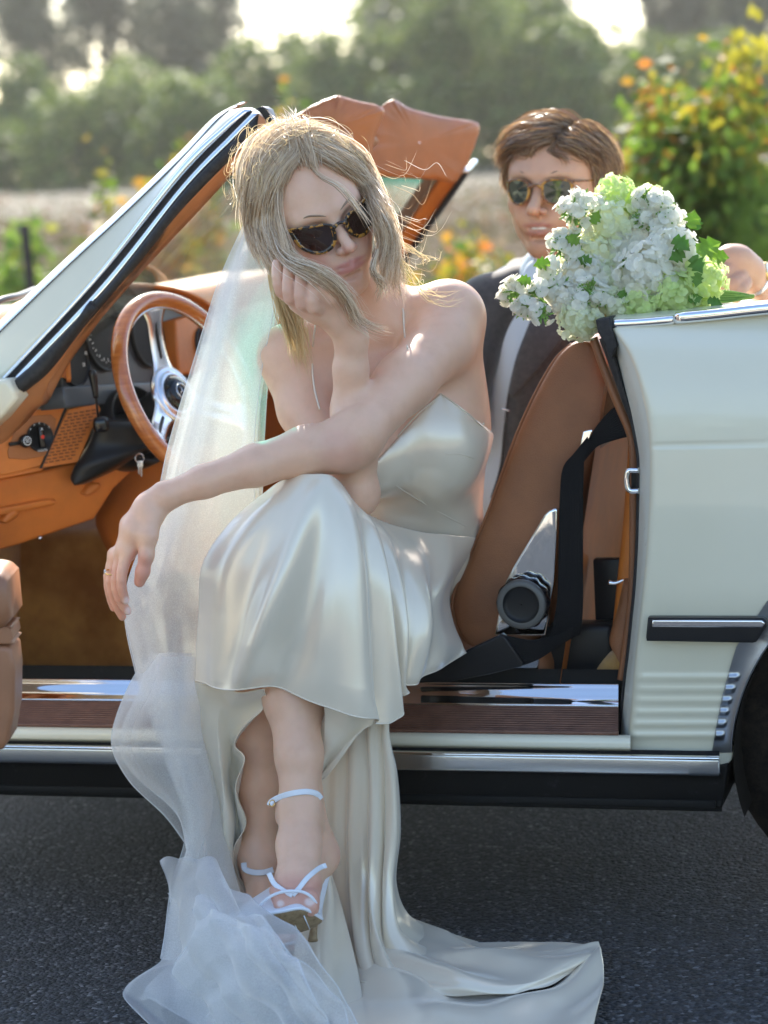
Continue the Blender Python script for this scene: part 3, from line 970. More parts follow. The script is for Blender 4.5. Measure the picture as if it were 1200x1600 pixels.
sill('underbody', [(1204, 0.012), (1212, 0.02), (1235, 0.026), (1252, 0.034), (1258, 0.05), (1262, 0.10), (1240, 0.5)], -160, 1128, m_under, dense=30)
V, F = sweep(line(-160, 1118, 1252, 900, 0.030, 30), rrect(0.004, 0.012, 0.0015), ZX); obj('underbody_flange', V, F, m_under, car)
# jack plate on the tail end of the underbody
V, F = prism(KK([(1124, 1196), (1137, 1193), (1134, 1225), (1128, 1262), (1118, 1262)], 0.03), VX * 0.3, 0.003); obj('sill_end', V, F, m_under, car)

# --- floor, tunnel and bulkheads of the cabin
zf = 0.23
def quad(name, pts, mt, parent=None, nu=2):
    return obj(name, np.array(pts), [tuple(range(len(pts)))], mt, parent or car, smooth=False)
uL = K(-350, 900, .3) @ UX; uR = K(985, 900, .1) @ UX
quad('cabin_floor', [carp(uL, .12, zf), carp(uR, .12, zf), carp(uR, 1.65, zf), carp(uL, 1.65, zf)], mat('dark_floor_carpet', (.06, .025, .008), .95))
quad('inner_sill', [carp(uL, .137, zf), carp(uR, .137, zf), carp(uR, .137, .375), carp(uL, .137, .375)], m_under)
V, F = boxm(carp((uL + uR) / 2, 0.88, 0.36), ((uR - uL), 0.26, 0.28), np.stack([UX, VX, ZX], 1), 0.03); obj('transmission_tunnel', V, F, m_carpet, car)
quad('far_side_panel', [carp(uL, 1.66, .2), carp(uR, 1.66, .2), carp(uR, 1.66, .88), carp(uL, 1.66, .88)], m_dash)
# firewall with carpet
fw0 = K(120, 900, .5) @ UX - .30
g = np.array([[carp(fw0 - 0.02 + 0.10 * math.sin(z * 3), v, z) for v in np.linspace(.14, 1.65, 20)] for z in np.linspace(.2, .7, 20)])
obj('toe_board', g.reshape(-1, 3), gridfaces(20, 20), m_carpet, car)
# rear bulkhead: orange vinyl behind the seat
g = []
for t in np.linspace(0, 1, 20):
    lo_ = np.array(K(905, 1060, .45)); hi_ = np.array(K(1010, 560, .45))
    z = zf + (0.92 - zf) * t
    u = (lo_ @ UX) * (1 - t) + (hi_ @ UX) * t + 0.01
    g.append([carp(u, v, z) for v in np.linspace(.13, 1.66, 12)])
obj('rear_bulkhead', np.array(g).reshape(-1, 3), gridfaces(20, 12), m_dash, car)
V, F = slab(KK([(985, 640), (975, 800), (965, 900), (955, 1000)], .16), KK([(1005, 640), (1005, 800), (1000, 900), (990, 1060)], .15), -VX, 0.01, 0.04, 30, 8)
obj('side_trim', V, F, m_dash, car)
V, F = tube(KK([(972, 650), (950, 730), (925, 810), (905, 880)], .33), 0.003, 6, 20); obj('panel_seam', V, F, m_rubber, car)
# wheel housing carpet lump, trim flap, dark latch hook
V, F = slab(KK([(905, 1070), (930, 1035), (955, 1012)], .2), KK([(990, 1070), (985, 1040), (975, 1015)], .15), -VX, .02, .1, 20, 10); obj('wheelhouse_carpet', V, F, m_carpet, car)
V, F = slab(KK([(975, 905), (965, 950), (952, 1000), (962, 1020)], .14), KK([(990, 905), (985, 960), (975, 1020), (970, 1040)], .13), -VX, .008, .02, 20, 8); obj('trim_flap', V, F, m_seat, car)
V, F = tube(KK([(951, 910), (962, 911), (978, 905), (990, 903)], .15), [0.004, 0.003, 0.003, 0.003], 8, 12); obj('latch_hook', V, F, m_chrome, car)
V, F = boxm(K(955, 940, .24), (0.05, 0.02, 0.14), np.stack([UX, VX, ZX], 1), .004); obj('belt_reel', V, F, m_black, car)

# --- seats
def make_seat():
    s = bpy.data.objects.new('seat', None); col.objects.link(s); s.parent = car
    Lp = KK([(912, 531), (893, 537), (868, 560), (838, 610), (808, 675), (782, 745), (758, 810), (733, 868), (713, 915), (707, 945), (715, 982), (735, 1008), (748, 1016)], .175)
    Rp = KK([(920, 530), (934, 540), (950, 575), (962, 620), (958, 660), (936, 705), (916, 765), (902, 830), (888, 900), (868, 960), (840, 1000), (800, 1016), (760, 1018)], .175)
    V, F = slab(Lp, Rp, -VX, 0.022, 0.44, 60, 20, 3.0)
    b = obj('backrest', V, F, m_seat, s)
    V, F = tube(Lp[1:-1] - VX * 0.006 + UX * .0015, 0.0026, 6, 70); obj('piping', V, F, m_seat, b)
    # cushion
    uc = K(640, 960, .2) @ UX
    V, F = boxm(carp(uc, 0.38, 0.345), (0.48, 0.47, 0.15), np.stack([UX, VX, ZX], 1), .04); obj('cushion', V, F, m_seat, s)
    return s
seat = make_seat()
V, F = boxm(carp(K(790, 1040, .3) @ UX, .39, .295), (.36, .46, .11), np.stack([UX, VX, ZX], 1), .01); obj('seat_base', V, F, m_black, car)
hinge_o = [(868, 794), (872, 796), (871, 840), (867, 909), (852, 993), (772, 993), (787, 914), (800, 888), (826, 845), (850, 804), (858, 797)]
V, F = prism(KK(hinge_o, .135), VX * .02, .005); hg = obj('seat_hinge', V, F, m_chrome, car)
V, F = prism(KK([(806, 1000), (846, 1000), (838, 1066), (790, 1066)], .14), VX * .02, .004); obj('hinge_base', V, F, m_chrome, hg)
V, F = boxm(carp(K(780, 1066, .2) @ UX, .2, .33), (.2, .05, .1), np.stack([UX, VX, ZX], 1), .01); obj('seat_rail', V, F, m_black, car)
kn_axis = nrm(-VX * 1.0 + UX * 0.02)
kc = K(815, 944, .10)
pr = []
V, F = lathe([(0.001, .0015), (0.022, .0005), (0.0265, .002), (0.0285, .006)], kc, kn_axis, 48); kd = obj('recliner_knob', V, F, m_black, car)
V, F = lathe([(0.0285, .006), (0.036, .007), (0.0385, .003), (0.0385, -.002), (0.036, -.004)], kc, kn_axis, 48); obj('knob_ring', V, F, mat('grey_knob_ring', (.10, .095, .085), .4), kd)
Bk_ = basis(kn_axis)
a = np.linspace(0, 2 * math.pi, 96, endpoint=False)
rows = []
for r0, h, am in ((.037, -.004, .0), (.0405, -.008, .0012), (.041, -.02, .0014), (.039, -.028, .001), (.02, -.034, 0)):
    rr = r0 + am * np.cos(a * 12)
    rows.append(kc + (rr * np.cos(a))[:, None] * Bk_[:, 0] + (rr * np.sin(a))[:, None] * Bk_[:, 1] + h * Bk_[:, 2])
obj('knob_grip', np.vstack(rows), gridfaces(5, 96, True), m_gloss, kd)
V, F = prism(KK([(911, 674), (926, 671), (918, 702), (903, 712)], .15), VX * .008, .002); obj('belt_guide', V, F, m_chrome, car)
V, F = prism(KK([(912, 708), (922, 708), (916, 728), (908, 742)], .16), VX * .01, .002); obj('belt_guide', V, F, m_chrome, car)

def ribbon(name, Lp, Rp, mt, parent, thick=.0016, n=50, k=9, **kw):
    a_ = cat(Lp, n); b_ = cat(Rp, n)
    s = np.linspace(0, 1, k)[None, :, None]
    c = a_[:, None] * (1 - s) + b_[:, None] * s
    return sheet_obj(name, c, mt, parent, thick, **kw)
belt = bpy.data.objects.new('seat_belt', None); col.objects.link(belt); belt.parent = car
ribbon('upper_strap', KK([(975, 624, .12), (950, 645, .125), (928, 672, .13), (913, 700, .125), (905, 712, .12)], 0), KK([(990, 680, .12), (960, 688, .125), (935, 697, .13), (920, 712, .128), (912, 722, .125)], 0), m_belt, belt)
ribbon('vertical_strap', KK([(918, 682, .118), (897, 708, .118), (880, 730, .118), (875, 770, .118), (873, 850, .118), (871, 930, .118), (864, 975, .12), (855, 1005, .125)], 0),
       KK([(924, 700, .121), (914, 716, .118), (912, 740, .118), (911, 790, .118), (911, 860, .118), (911, 940, .118), (909, 975, .122), (905, 992, .13)], 0), m_belt, belt)
ribbon('lower_strap', KK([(905, 972, .125), (868, 992, .11), (832, 1000, .10), (800, 995, .10), (780, 990, .10)], 0), KK([(905, 990, .135), (872, 1010, .12), (845, 1028, .115), (822, 1038, .11), (800, 1044, .11)], 0), m_belt, belt)
V, F = prism(KK([(784, 991), (790, 996), (817, 1036), (814, 1042), (760, 1055), (700, 1066), (648, 1068), (650, 1056), (700, 1030)], .095), VX * .016, .004); obj('buckle_sleeve', V, F, m_black, belt)
V, F = boxm(carp(K(900, 1020, .2) @ UX, .2, K(900, 1020, .2)[2]), (.13, .05, .10), np.stack([UX, VX, ZX], 1), .01); obj('belt_anchor', V, F, m_black, belt)

# --- windscreen pillar on the near side: strips side by side
E = {0: [(-75, 573), (91, 415), (185, 330), (280, 239), (335, 183), (378, 159)],
     1: [(-68, 585), (91, 430), (190, 338), (288, 243), (335, 192), (357, 172)],
     2: [(-60, 660), (0, 594), (150, 430), (280, 263), (350, 196), (384, 168)],
     3: [(-55, 665), (5, 598), (157, 434), (283, 279), (355, 205), (392, 172)],
     4: [(-48, 668), (12, 601), (163, 440), (286, 287), (360, 210), (397, 173)],
     5: [(-38, 672), (22, 603), (171, 446), (288, 299), (365, 219), (405, 178)],
     6: [(-30, 690), (38, 612), (187, 448), (290, 322), (370, 240), (411, 199)],
     7: [(-30, 745), (40, 650), (66, 628), (84, 577), (203, 436), (298, 334), (375, 250), (413, 212)]}
vv = {0: .235, 1: .205, 2: .178, 3: .176, 4: .172, 5: .166, 6: .165, 7: .19}
def edge_line(i, dv=0):
    p = E[i]; k = len(p)
    return KK([(x, y, vv[i] + dv + 0.05 * j / (k - 1)) for j, (x, y) in enumerate(p)], 0)
pil = bpy.data.objects.new('windscreen_pillar', None); col.objects.link(pil); pil.parent = car
for nm, i, j, mt, bl, vin in (('outer_trim', 0, 1, m_chrome, .006, 0), ('pillar_panel', 1, 2, m_steel if False else m_paint, .003, 0), ('chrome_gutter', 2, 3, m_chrome, .007, 0), ('gutter_gap', 3, 4, m_rubber, .001, .004),
                              ('chrome_strip', 4, 5, m_chrome, .006, 0), ('pillar_seal', 5, 6, m_rubber, .012, 0), ('pillar_cover', 6, 7, m_trim, .010, 0)):
    V, F = slab(edge_line(i, vin), edge_line(j, vin), -VX, bl, .03, 70, 12, 2.2)
    obj(nm, V, F, mt, pil)
V, F = tube(edge_line(1, -.004)[0:6], .0012, 6, 50); obj('trim_joint', V, F, m_rubber, pil)
# frayed seal end near the foot
V, F = slab(KK([(10, 604, .15), (60, 560, .155), (115, 505, .16), (140, 470, .165)], 0), KK([(36, 613, .15), (75, 580, .155), (125, 515, .16), (150, 482, .165)], 0), -VX, .012, .01, 30, 10); obj('frayed_seal', V, F, m_rubber, pil)
# top latch bits at the corner
for pts_, mt in (([(398, 170), (410, 166), (418, 171), (424, 186), (431, 196), (424, 193), (413, 186), (408, 178)], m_black), ([(404, 178), (414, 186), (416, 204), (408, 210), (402, 196)], m_trim), ([(418, 190), (428, 198), (424, 208), (416, 212)], m_chrome)):
    V, F = prism(KK(pts_, .2), VX * .03, .002); obj('corner_latch', V, F, mt, pil)
# cowl corner at the pillar foot, bonnet
V, F = prism(KK([(-120, 600), (0, 594), (12, 593), (27, 622), (0, 655), (-120, 760)], .12), VX * .05, .008); obj('cowl_corner', V, F, m_paint, car)
ub = K(-60, 500, .3) @ UX
bg_ = []
for a_, z_ in ((0.05, .84), (-.25, .875), (-.6, .87), (-1.0, .84), (-1.35, .78), (-1.5, .68)):
    bg_.append([carp(ub + a_, v, z_ + .035 * math.sin(math.pi * (v - .05) / 1.7) - .05 * (abs(v - .9) > .8)) for v in (.05, .12, .3, .6, .9, 1.2, 1.5, 1.68, 1.76)])
c = sheet(bg_, 40, 40); obj('bonnet', c.reshape(-1, 3), gridfaces(40, 40), m_paint, car)
fend = []
for a_, z_ in ((.1, .84), (-.3, .86), (-.8, .85), (-1.4, .74)):
    fend.append([carp(ub + a_, v, z) for v, z in ((.06, z_), (.01, z_ - .06), (0, z_ - .2), (.0, .5), (.03, .3))])
c = sheet(fend, 30, 30); obj('front_wing', c.reshape(-1, 3), gridfaces(30, 30), m_paint, car)
V, F = tube(KK([(-40, 495, .35), (0, 470, .45), (30, 462, .55), (55, 452, .7)], 0), .006, 8, 20); obj('wiper', V, F, m_black, car)
# --- header rail, far pillar and glass
topN = K(409, 196, .215); topF = K(705, 236, 1.42)
hd = cat([topN, topN * .75 + topF * .25 - UX * .035 + ZX * .008, (topN + topF) / 2 - UX * .05 + ZX * .012, topN * .25 + topF * .75 - UX * .035 + ZX * .008, topF], 30)
V, F = tube(hd, .014, 12); obj('windscreen_header', V, F, m_chrome, car)
V, F = tube(hd + UX * .02 - ZX * .008, .014, 12); obj('header_cover', V, F, m_trim, car)
FL = [(672, 262, 1.4), (640, 308, 1.42), (610, 350, 1.43), (560, 420, 1.45), (510, 490, 1.47)]
for nm, d0, d1, mt in (('far_pillar_lining', 0, 22, mat('lining_taupe', (.20, .135, .09), .6)), ('far_pillar_bead', 22, 27, m_steel), ('far_pillar_cover', 27, 56, m_dash), ('far_pillar_seal', 56, 64, m_rubber)):
    V, F = slab(KK([(x + d0 * .94, y + d0 * .1, v + d0 * .0006) for x, y, v in FL], 0), KK([(x + d1 * .94, y + d1 * .1, v + d1 * .0006) for x, y, v in FL], 0), -VX, .008, .02, 30, 8)
    obj(nm, V, F, mt, car)
m_glass = bpy.data.materials.new('windscreen_glass'); m_glass.use_nodes = True
nt = m_glass.node_tree; nt.nodes.remove(bsdf(m_glass))
g_tr = N(m_glass, 'ShaderNodeBsdfTransparent'); g_gl = N(m_glass, 'ShaderNodeBsdfGlossy', Roughness=.03); g_df = N(m_glass, 'ShaderNodeBsdfDiffuse', Color=(.75, .72, .6, 1))
g_tl = N(m_glass, 'ShaderNodeBsdfTranslucent', Color=(.7, .72, .6, 1))
tcg = N(m_glass, 'ShaderNodeTexCoord'); sx = N(m_glass, 'ShaderNodeSeparateXYZ'); L(m_glass, tcg.outputs['UV'], sx.inputs[0])
cr = ramp(m_glass, sx.outputs['Y'], [(0.0, (.01, .36, .30)), (.20, (.03, .50, .40)), (.27, (.80, .90, .82)), (1.0, (.86, .92, .85))])
L(m_glass, cr.outputs[0], g_tr.inputs['Color'])
a1 = N(m_glass, 'ShaderNodeAddShader'); L(m_glass, g_df.outputs[0], a1.inputs[0]); 
mxd = N(m_glass, 'ShaderNodeMixShader'); mxd.inputs[0].default_value = .5; L(m_glass, g_df.outputs[0], mxd.inputs[1]); L(m_glass, g_tl.outputs[0], mxd.inputs[2])
dn = noise(m_glass, 7, 6, .7, 'UV'); dr = ramp(m_glass, dn.outputs['Fac'], [(.35, (.05,) * 3), (.75, (.16,) * 3)])
m1 = N(m_glass, 'ShaderNodeMixShader'); L(m_glass, dr.outputs[0], m1.inputs[0]); L(m_glass, g_tr.outputs[0], m1.inputs[1]); L(m_glass, mxd.outputs[0], m1.inputs[2])
fr = N(m_glass, 'ShaderNodeLayerWeight', Blend=.5); pw = N(m_glass, 'ShaderNodeMath'); pw.operation = 'POWER'; pw.inputs[1].default_value = 5.0; L(m_glass, fr.outputs['Facing'], pw.inputs[0]); mrg = N(m_glass, 'ShaderNodeMapRange'); mrg.inputs['To Min'].default_value = .04; L(m_glass, pw.outputs[0], mrg.inputs['Value']); m2 = N(m_glass, 'ShaderNodeMixShader'); L(m_glass, mrg.outputs[0], m2.inputs[0]); L(m_glass, m1.outputs[0], m2.inputs[1]); L(m_glass, g_gl.outputs[0], m2.inputs[2])
L(m_glass, m2.outputs[0], nt.nodes['Material Output'].inputs[0])
nearL = KK([(403, 196, .215), (300, 322, .205), (190, 450, .195), (80, 575, .185)], 0)
farL = KK([(690, 240, 1.42), (640, 310, 1.43), (575, 400, 1.45), (505, 495, 1.47)], 0)
gg = []
for r_ in range(4):
    a_, b_ = nearL[r_], farL[r_]
    gg.append([a_ * (1 - s) + b_ * s - UX * .11 * math.sin(math.pi * s) for s in (0, .17, .33, .5, .67, .83, 1)])
c = sheet(gg, 30, 40); sheet_obj('windscreen_glass', c, m_glass, car)
# --- sun visors
def visor(outline, v0, dv, label):
    o3 = KK([(x, y, v0 + dv * (x - outline[0][0])) for x, y in outline], 0)
    o3 = cat(np.vstack([o3, o3[:1]]), 60)[:-1]
    c0 = o3.mean(0)
    rings = []
    for s, h in ((1.0, 0), (.985, .006), (.94, .011), (.8, .015), (.5, .017), (.2, .018), (.02, .018)):
        rings.append(c0 + (o3 - c0) * s - VX * h)
    back = [c0 + (o3 - c0) * s + VX * h for s, h in ((.985, .006), (.9, .01), (.3, .012))]
    W = np.array(back[::-1] + rings)
    # wrinkles along the top edge
    for r_ in range(len(W)):
        for j in range(W.shape[1]):
            t = j / W.shape[1]
            W[r_, j] += -VX * .0035 * math.sin(t * 150 + 2 * math.sin(t * 31)) * (1 if 3 <= r_ <= 6 else 0)
    return obj('sun_visor', W.reshape(-1, 3), gridfaces(len(W), W.shape[1], True), m_visor, car, label=label)
visor([(415, 214), (450, 188), (490, 164), (524, 150), (536, 151), (560, 158), (592, 165), (600, 178), (585, 215), (575, 262), (540, 268), (480, 262), (430, 240)], .62, .0012, 'tan leather visor nearer the driver door')
visor([(598, 164), (611, 156), (622, 158), (640, 169), (690, 182), (737, 189), (749, 196), (747, 212), (733, 250), (717, 279), (706, 286), (682, 281), (640, 279), (590, 275), (576, 262), (570, 238), (580, 205)], .95, .0018, 'tan leather visor on the passenger side')
V, F = tube([K(726, 268, 1.3), K(734, 262, 1.33), K(742, 252, 1.36)], .006, 8, 8); obj('visor_pivot', V, F, m_chrome, car)
# ================================================================== dashboard
def PLn(px, py, p0, n):
    d = ray(px, py); t = ((p0 - CAM) @ n) / (d @ n); return CAM + t * d
dash = bpy.data.objects.new('dashboard', None); col.objects.link(dash); dash.parent = car
# gauge cluster plane
p0 = K(165, 545, .42); ng = nrm(UX * 1.0 + ZX * .12 - VX * .12)
g = lambda x, y, off=0: PLn(x, y, p0 + ng * off, ng)
# instrument board
out = [(98, 620), (96, 560), (100, 525), (120, 490), (150, 470), (190, 459), (250, 462), (300, 480), (330, 510), (345, 560), (345, 610)]
V, F = prism([g(x, y) for x, y in out], -ng * .12, .006); ib = obj('instrument_panel', V, F, mat('charcoal_panel', (.045, .05, .055), .4), dash)
# hood over the gauges
hood = [g(94, 600, .01), g(92, 555, .01), g(98, 520, .01), g(118, 485, .01), (g(150, 464, .012)), g(190, 453, .012), g(250, 456, .012), g(302, 474, .012), g(336, 508, .012), g(348, 560, .012)]
V, F = sweep(hood, rrect(.085, .014, .005), -ng, 50)
hh = cat(hood, 50)
W = np.stack([hh + ng * .02, hh + ng * .022 + ZX * .006, hh + ZX * .012, hh - ng * .15 + ZX * .016], 0)
o = obj('gauge_hood', W.reshape(-1, 3), gridfaces(4, 50), m_dash, dash); md = o.modifiers.new('s', 'SOLIDIFY'); md.thickness = .008
def gauge(cx, cy, rad, lab=None, marks=None, name='gauge'):
    c = g(cx, cy, .002)
    V, F = lathe([(rad * 1.02, -.004), (rad * 1.06, .006), (rad * 1.0, .008), (rad * .96, -.01), (rad * .93, -.035)], c, ng, 40); o = obj(name, V, F, m_black, ib)
    V, F = lathe([(.0005, 0), (rad * .94, 0)], c + ng * .004, ng, 40); d_ = obj('dial_face', V, F, m_under, ib)
    return c
c1 = gauge(113, 563, .044); c2 = gauge(158, 522, .062); c3 = gauge(228, 525, .054)
Bg = basis(ng)
mb = MB()
for i in range(22):
    a = R(160 + 9 * i)
    r0 = .050 if i % 2 else .046
    p = c2 + ng * .006 + (Bg[:, 0] * math.cos(a) + Bg[:, 1] * math.sin(a)) * r0
    V, F = boxm(p, (.006 if i % 2 == 0 else .003, .0014, .0006), Bg @ np.array([[math.cos(a), -math.sin(a), 0], [math.sin(a), math.cos(a), 0], [0, 0, 1]])); mb.add(V, F)
mb.build('dial_marks', m_white, ib)
def text(s, size, M3, loc, mt, parent, name='lettering'):
    cu = bpy.data.curves.new(name, 'FONT'); cu.body = s; cu.size = size; cu.extrude = size * .02; cu.align_x = 'CENTER'; cu.align_y = 'CENTER'
    to = bpy.data.objects.new(name, cu); col.objects.link(to)
    dg = bpy.context.evaluated_depsgraph_get()
    me = bpy.data.meshes.new_from_object(to.evaluated_get(dg))
    V = np.array([v.co[:] for v in me.vertices]); F = [tuple(p.vertices) for p in me.polygons]
    bpy.data.objects.remove(to)
    return obj(name, V @ np.asarray(M3).T + loc, F, mt, parent, smooth=False)
Mt = np.stack([nrm(np.cross(ZX, ng)), nrm(np.cross(ng, nrm(np.cross(ZX, ng)))), ng], 1)
for s, x, y in (('20', 131, 570), ('40', 134, 552), ('60', 138, 530), ('80', 142, 514)):
    text(s, .009, Mt, g(x, y, .0075), m_white, ib)
# dark strip below the gauges
V, F = prism([g(99, 604, .012), g(230, 597, .012), g(345, 590, .012), g(345, 622, .012), g(232, 626, .012), g(103, 636, .012)], -ng * .05, .004); obj('lower_strip', V, F, mat('grey_strip', (.07, .08, .09), .3), dash)
# orange pod to the right with its own dial
V, F = prism([g(275, 500, .03), g(300, 492, .03), (g(330, 505, .03)), g(345, 540, .03), g(345, 580, .03), g(280, 585, .03)], -ng * .06, .006); pod = obj('vent_pod', V, F, m_dash, dash)
V, F = lathe([(.001, .002), (.03, .002), (.034, .006), (.036, .002)], g(318, 540, .03), ng, 32); obj('vent', V, F, m_black, pod)
# dash top behind the glass
zt = g(200, 455)[2]
V, F = boxm(carp(g(200, 455) @ UX - .12, 1.02, zt - .055), (.20, 1.2, .07), np.stack([UX, VX, ZX], 1), .03); obj('dash_top', V, F, m_dash, dash)
V, F = boxm(carp(g(200, 455) @ UX - .12, 1.2, zt - .17), (.2, .9, .22), np.stack([UX, VX, ZX], 1), .03); obj('dash_body', V, F, m_dash, dash)
# near end of the dashboard, facing the seat
p1 = K(60, 690, .24); n1 = nrm(UX * .8 - VX * .62 + ZX * .1)
h = lambda x, y, off=0: PLn(x, y, p1 + n1 * off, n1)
def panel(name, pts, off, depth, mt, bev=.004, parent=None, **k):
    V, F = prism([h(x, y, off) for x, y in pts], -n1 * depth, bev); return obj(name, V, F, mt, parent or dash, **k)
panel('dash_end', [(-120, 760), (-120, 640), (0, 640), (40, 615), (100, 610), (103, 640), (105, 640), (66, 735), (0, 748)], -.004, .08, m_dash)
panel('switch_panel', [(40, 642), (100, 634), (101, 640), (66, 728), (10, 742), (-20, 742), (-20, 700)], .001, .01, m_dash, .003)
lp = panel('switch_recess', [(28, 662), (50, 650), (80, 648), (88, 655), (84, 690), (72, 712), (40, 718), (14, 716), (12, 705)], .0035, .002, leather('recess_vinyl', (.34, .11, .025), 600, .5, .2), .001)
panel('speaker_grille', [(106, 640), (153, 629), (158, 640), (122, 722), (66, 731)], .004, .02, m_dash, .003)
mb = MB()
for r_ in range(15):
    for c_ in range(5):
        t = r_ / 14
        x = 106 + 9.5 * c_ + (-38 * t) + (2.5 if r_ % 2 else 0); y = 647 + 76 * t - 1.6 * c_
        if x > 150 - 30 * t + 4: continue
        V, F = boxm(h(x + 3, y, .0052), (.008, .0022, .0025), basis(n1), .0007); mb.add(V, F)
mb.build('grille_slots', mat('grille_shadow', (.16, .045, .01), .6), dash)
panel('trim_groove', [(102, 638), (105, 638), (66, 732), (63, 732)], .0045, .004, m_rubber, 0.0005)
# strip with slider and side vent
panel('side_strip', [(45, 640), (45, 622), (98, 610), (100, 634)], .006, .01, mat('dark_brown_trim', (.05, .018, .01), .25), .002)
panel('strip_edge', [(46, 641), (46, 637), (100, 629), (100, 634)], .009, .004, m_chrome, .001)
panel('slider', [(72, 626), (74, 619), (88, 617), (88, 632), (73, 635)], .012, .008, m_black, .002)
panel('arrow_mark', [(80, 627), (87, 621), (87, 631)], .0126, .0006, m_white, 0)
panel('vent_pillar', [(84, 612), (84, 560), (96, 545), (103, 560), (103, 605)], .012, .03, m_dash, .004)
V, F = lathe([(.001, -.01), (.016, -.008), (.0175, .002), (.019, .003), (.0195, -.004)], h(64, 600, .012), n1, 36); obj('side_vent', V, F, m_black, dash)
V, F = lathe([(.0178, .002), (.019, .0045), (.020, .002)], h(64, 600, .012), n1, 36); obj('vent_ring', V, F, m_chrome, dash)
# rotary light switch
lc = h(62, 683, .006)
V, F = lathe([(.0245, 0), (.0245, .003), (.0215, .004), (.0200, -.002), (.001, -.002)], lc, n1, 40); ls = obj('light_switch', V, F, m_black, dash)
B1 = basis(n1)
V, F = boxm(lc + n1 * .005, (.0095, .036, .011), B1, .003); obj('switch_grip', V, F, m_gloss, ls)
V, F = lathe([(.001, .0002), (.0032, 0)], lc + n1 * .0108 , n1, 16); obj('red_mark', V, F, m_red, ls)
Mt1 = B1
for i, s in enumerate(('P', 'P', '0', 'I', 'II')):
    a = R(140 - 25 * i); text(s, .0048, Mt1, lc + n1 * .0045 + (B1[:, 0] * math.cos(a) + B1[:, 1] * math.sin(a)) * .0228, m_white, ls)
text('LIGHTS', .0055, Mt1, lc + n1 * .0045 - B1[:, 1] * .0225, m_white, ls)
text('^', .009, Mt1, lc + n1 * .011 + B1[:, 1] * .0115, m_white, ls)
kc2 = h(41, 689, .014)
V, F = lathe([(.001, .004), (.009, .004), (.011, .002), (.0115, -.003), (.009, -.012)], kc2, n1, 28); kk = obj('pull_knob', V, F, m_gloss, dash)
V, F = lathe([(.0062, .0042), (.0068, .005), (.0074, .0042)], kc2, n1, 28); obj('knob_circle', V, F, m_white, kk)
for dy in (-.002, .0005, .003):
    V, F = boxm(kc2 + n1 * .0046 + B1[:, 1] * dy, (.0075, .0009, .0006), B1); obj('knob_mark', V, F, m_white, kk)
V, F = boxm(h(25, 693, .006), (.026, .006, .004), B1, .001); obj('knob_slot', V, F, m_black, kk)
# lower dash
p2 = K(60, 790, .28)
n1b = nrm(UX * .75 - VX * .6 - ZX * .15)
hb = lambda x, y, off=0: PLn(x, y, p2 + n1b * off, n1b)
def panel2(name, pts, off, depth, mt, bev=.004, **k):
    V, F = prism([hb(x, y, off) for x, y in pts], -n1b * depth, bev); return obj(name, V, F, mt, dash, **k)
panel2('lower_dash', [(-120, 765), (0, 748), (66, 736), (122, 724), (185, 690), (215, 690), (210, 735), (178, 765), (148, 812), (95, 830), (30, 852), (-40, 872), (-120, 880)], .012, .06, m_dash, .008)
panel2('map_pocket', [(-120, 810), (0, 795), (75, 781), (88, 782), (84, 790), (0, 806), (-120, 820)], .022, .02, m_dash, .004)
for x, y in ((12, 806), (140, 763)):
    V, F = slab([hb(x - 14, y + 8, .014), hb(x - 4, y - 6, .014), hb(x + 4, y - 10, .014)], [hb(x - 6, y + 12, .014), hb(x + 12, y + 2, .014), hb(x + 16, y - 8, .014)], n1b, .010, .01, 16, 8); obj('flap_handle', V, F, m_dash, dash)
V, F = lathe([(.001, .003), (.003, .002), (.004, 0)], hb(63, 841, .014), n1b, 16); obj('trim_screw', V, F, m_silver, dash)
# vertical console side further in
V, F = slab(KK([(200, 700), (165, 780), (150, 820), (190, 900)], .52), KK([(330, 700), (330, 780), (330, 850), (330, 900)], .5), -VX, .01, .05, 30, 8); obj('tunnel_side', V, F, m_dash, dash)
# steering column, shroud
V, F = slab(KK([(152, 655, .32), (140, 690, .32), (116, 730, .30), (112, 745, .30), (122, 756, .30)], 0), KK([(240, 660, .36), (235, 690, .36), (232, 700, .35), (180, 732, .33), (130, 757, .31)], 0), -VX, .03, .1, 40, 16); obj('column_shroud', V, F, m_black, dash)
nw = nrm(np.array([.78, -.50, .375]))
wcn = K(293, 606, .40)
wcol = wcn - nw * .075 - UX * .02
V, F = lathe([(.03, -.10), (.06, -.09), (.072, -.03), (.072, 0), (.068, .002), (.064, -.004), (.06, -.02), (.03, -.03), (.001, -.03)], K(222, 662, .40), nrm(nw * 1), 48); obj('column_collar', V, F, m_black, dash)
# stalks
V, F = tube([K(153, 650, .30), K(149, 610, .29)], [.0022, .0022], 8, 5); st1 = obj('wiper_stalk', V, F, m_black, dash)
V, F = tube([K(150, 622, .29), K(147, 600, .29), K(144, 583, .288), K(143.5, 578, .288)], [.0045, .0065, .0075, .004], 12, 12); obj('stalk_grip', V, F, m_gloss, st1)
V, F = boxm(K(158, 663, .27), (.027, .03, .026), np.stack([nrm(UX + .4 * VX), nrm(VX - .4 * UX), ZX], 1), .008); obj('stalk_knob', V, F, m_gloss, dash)
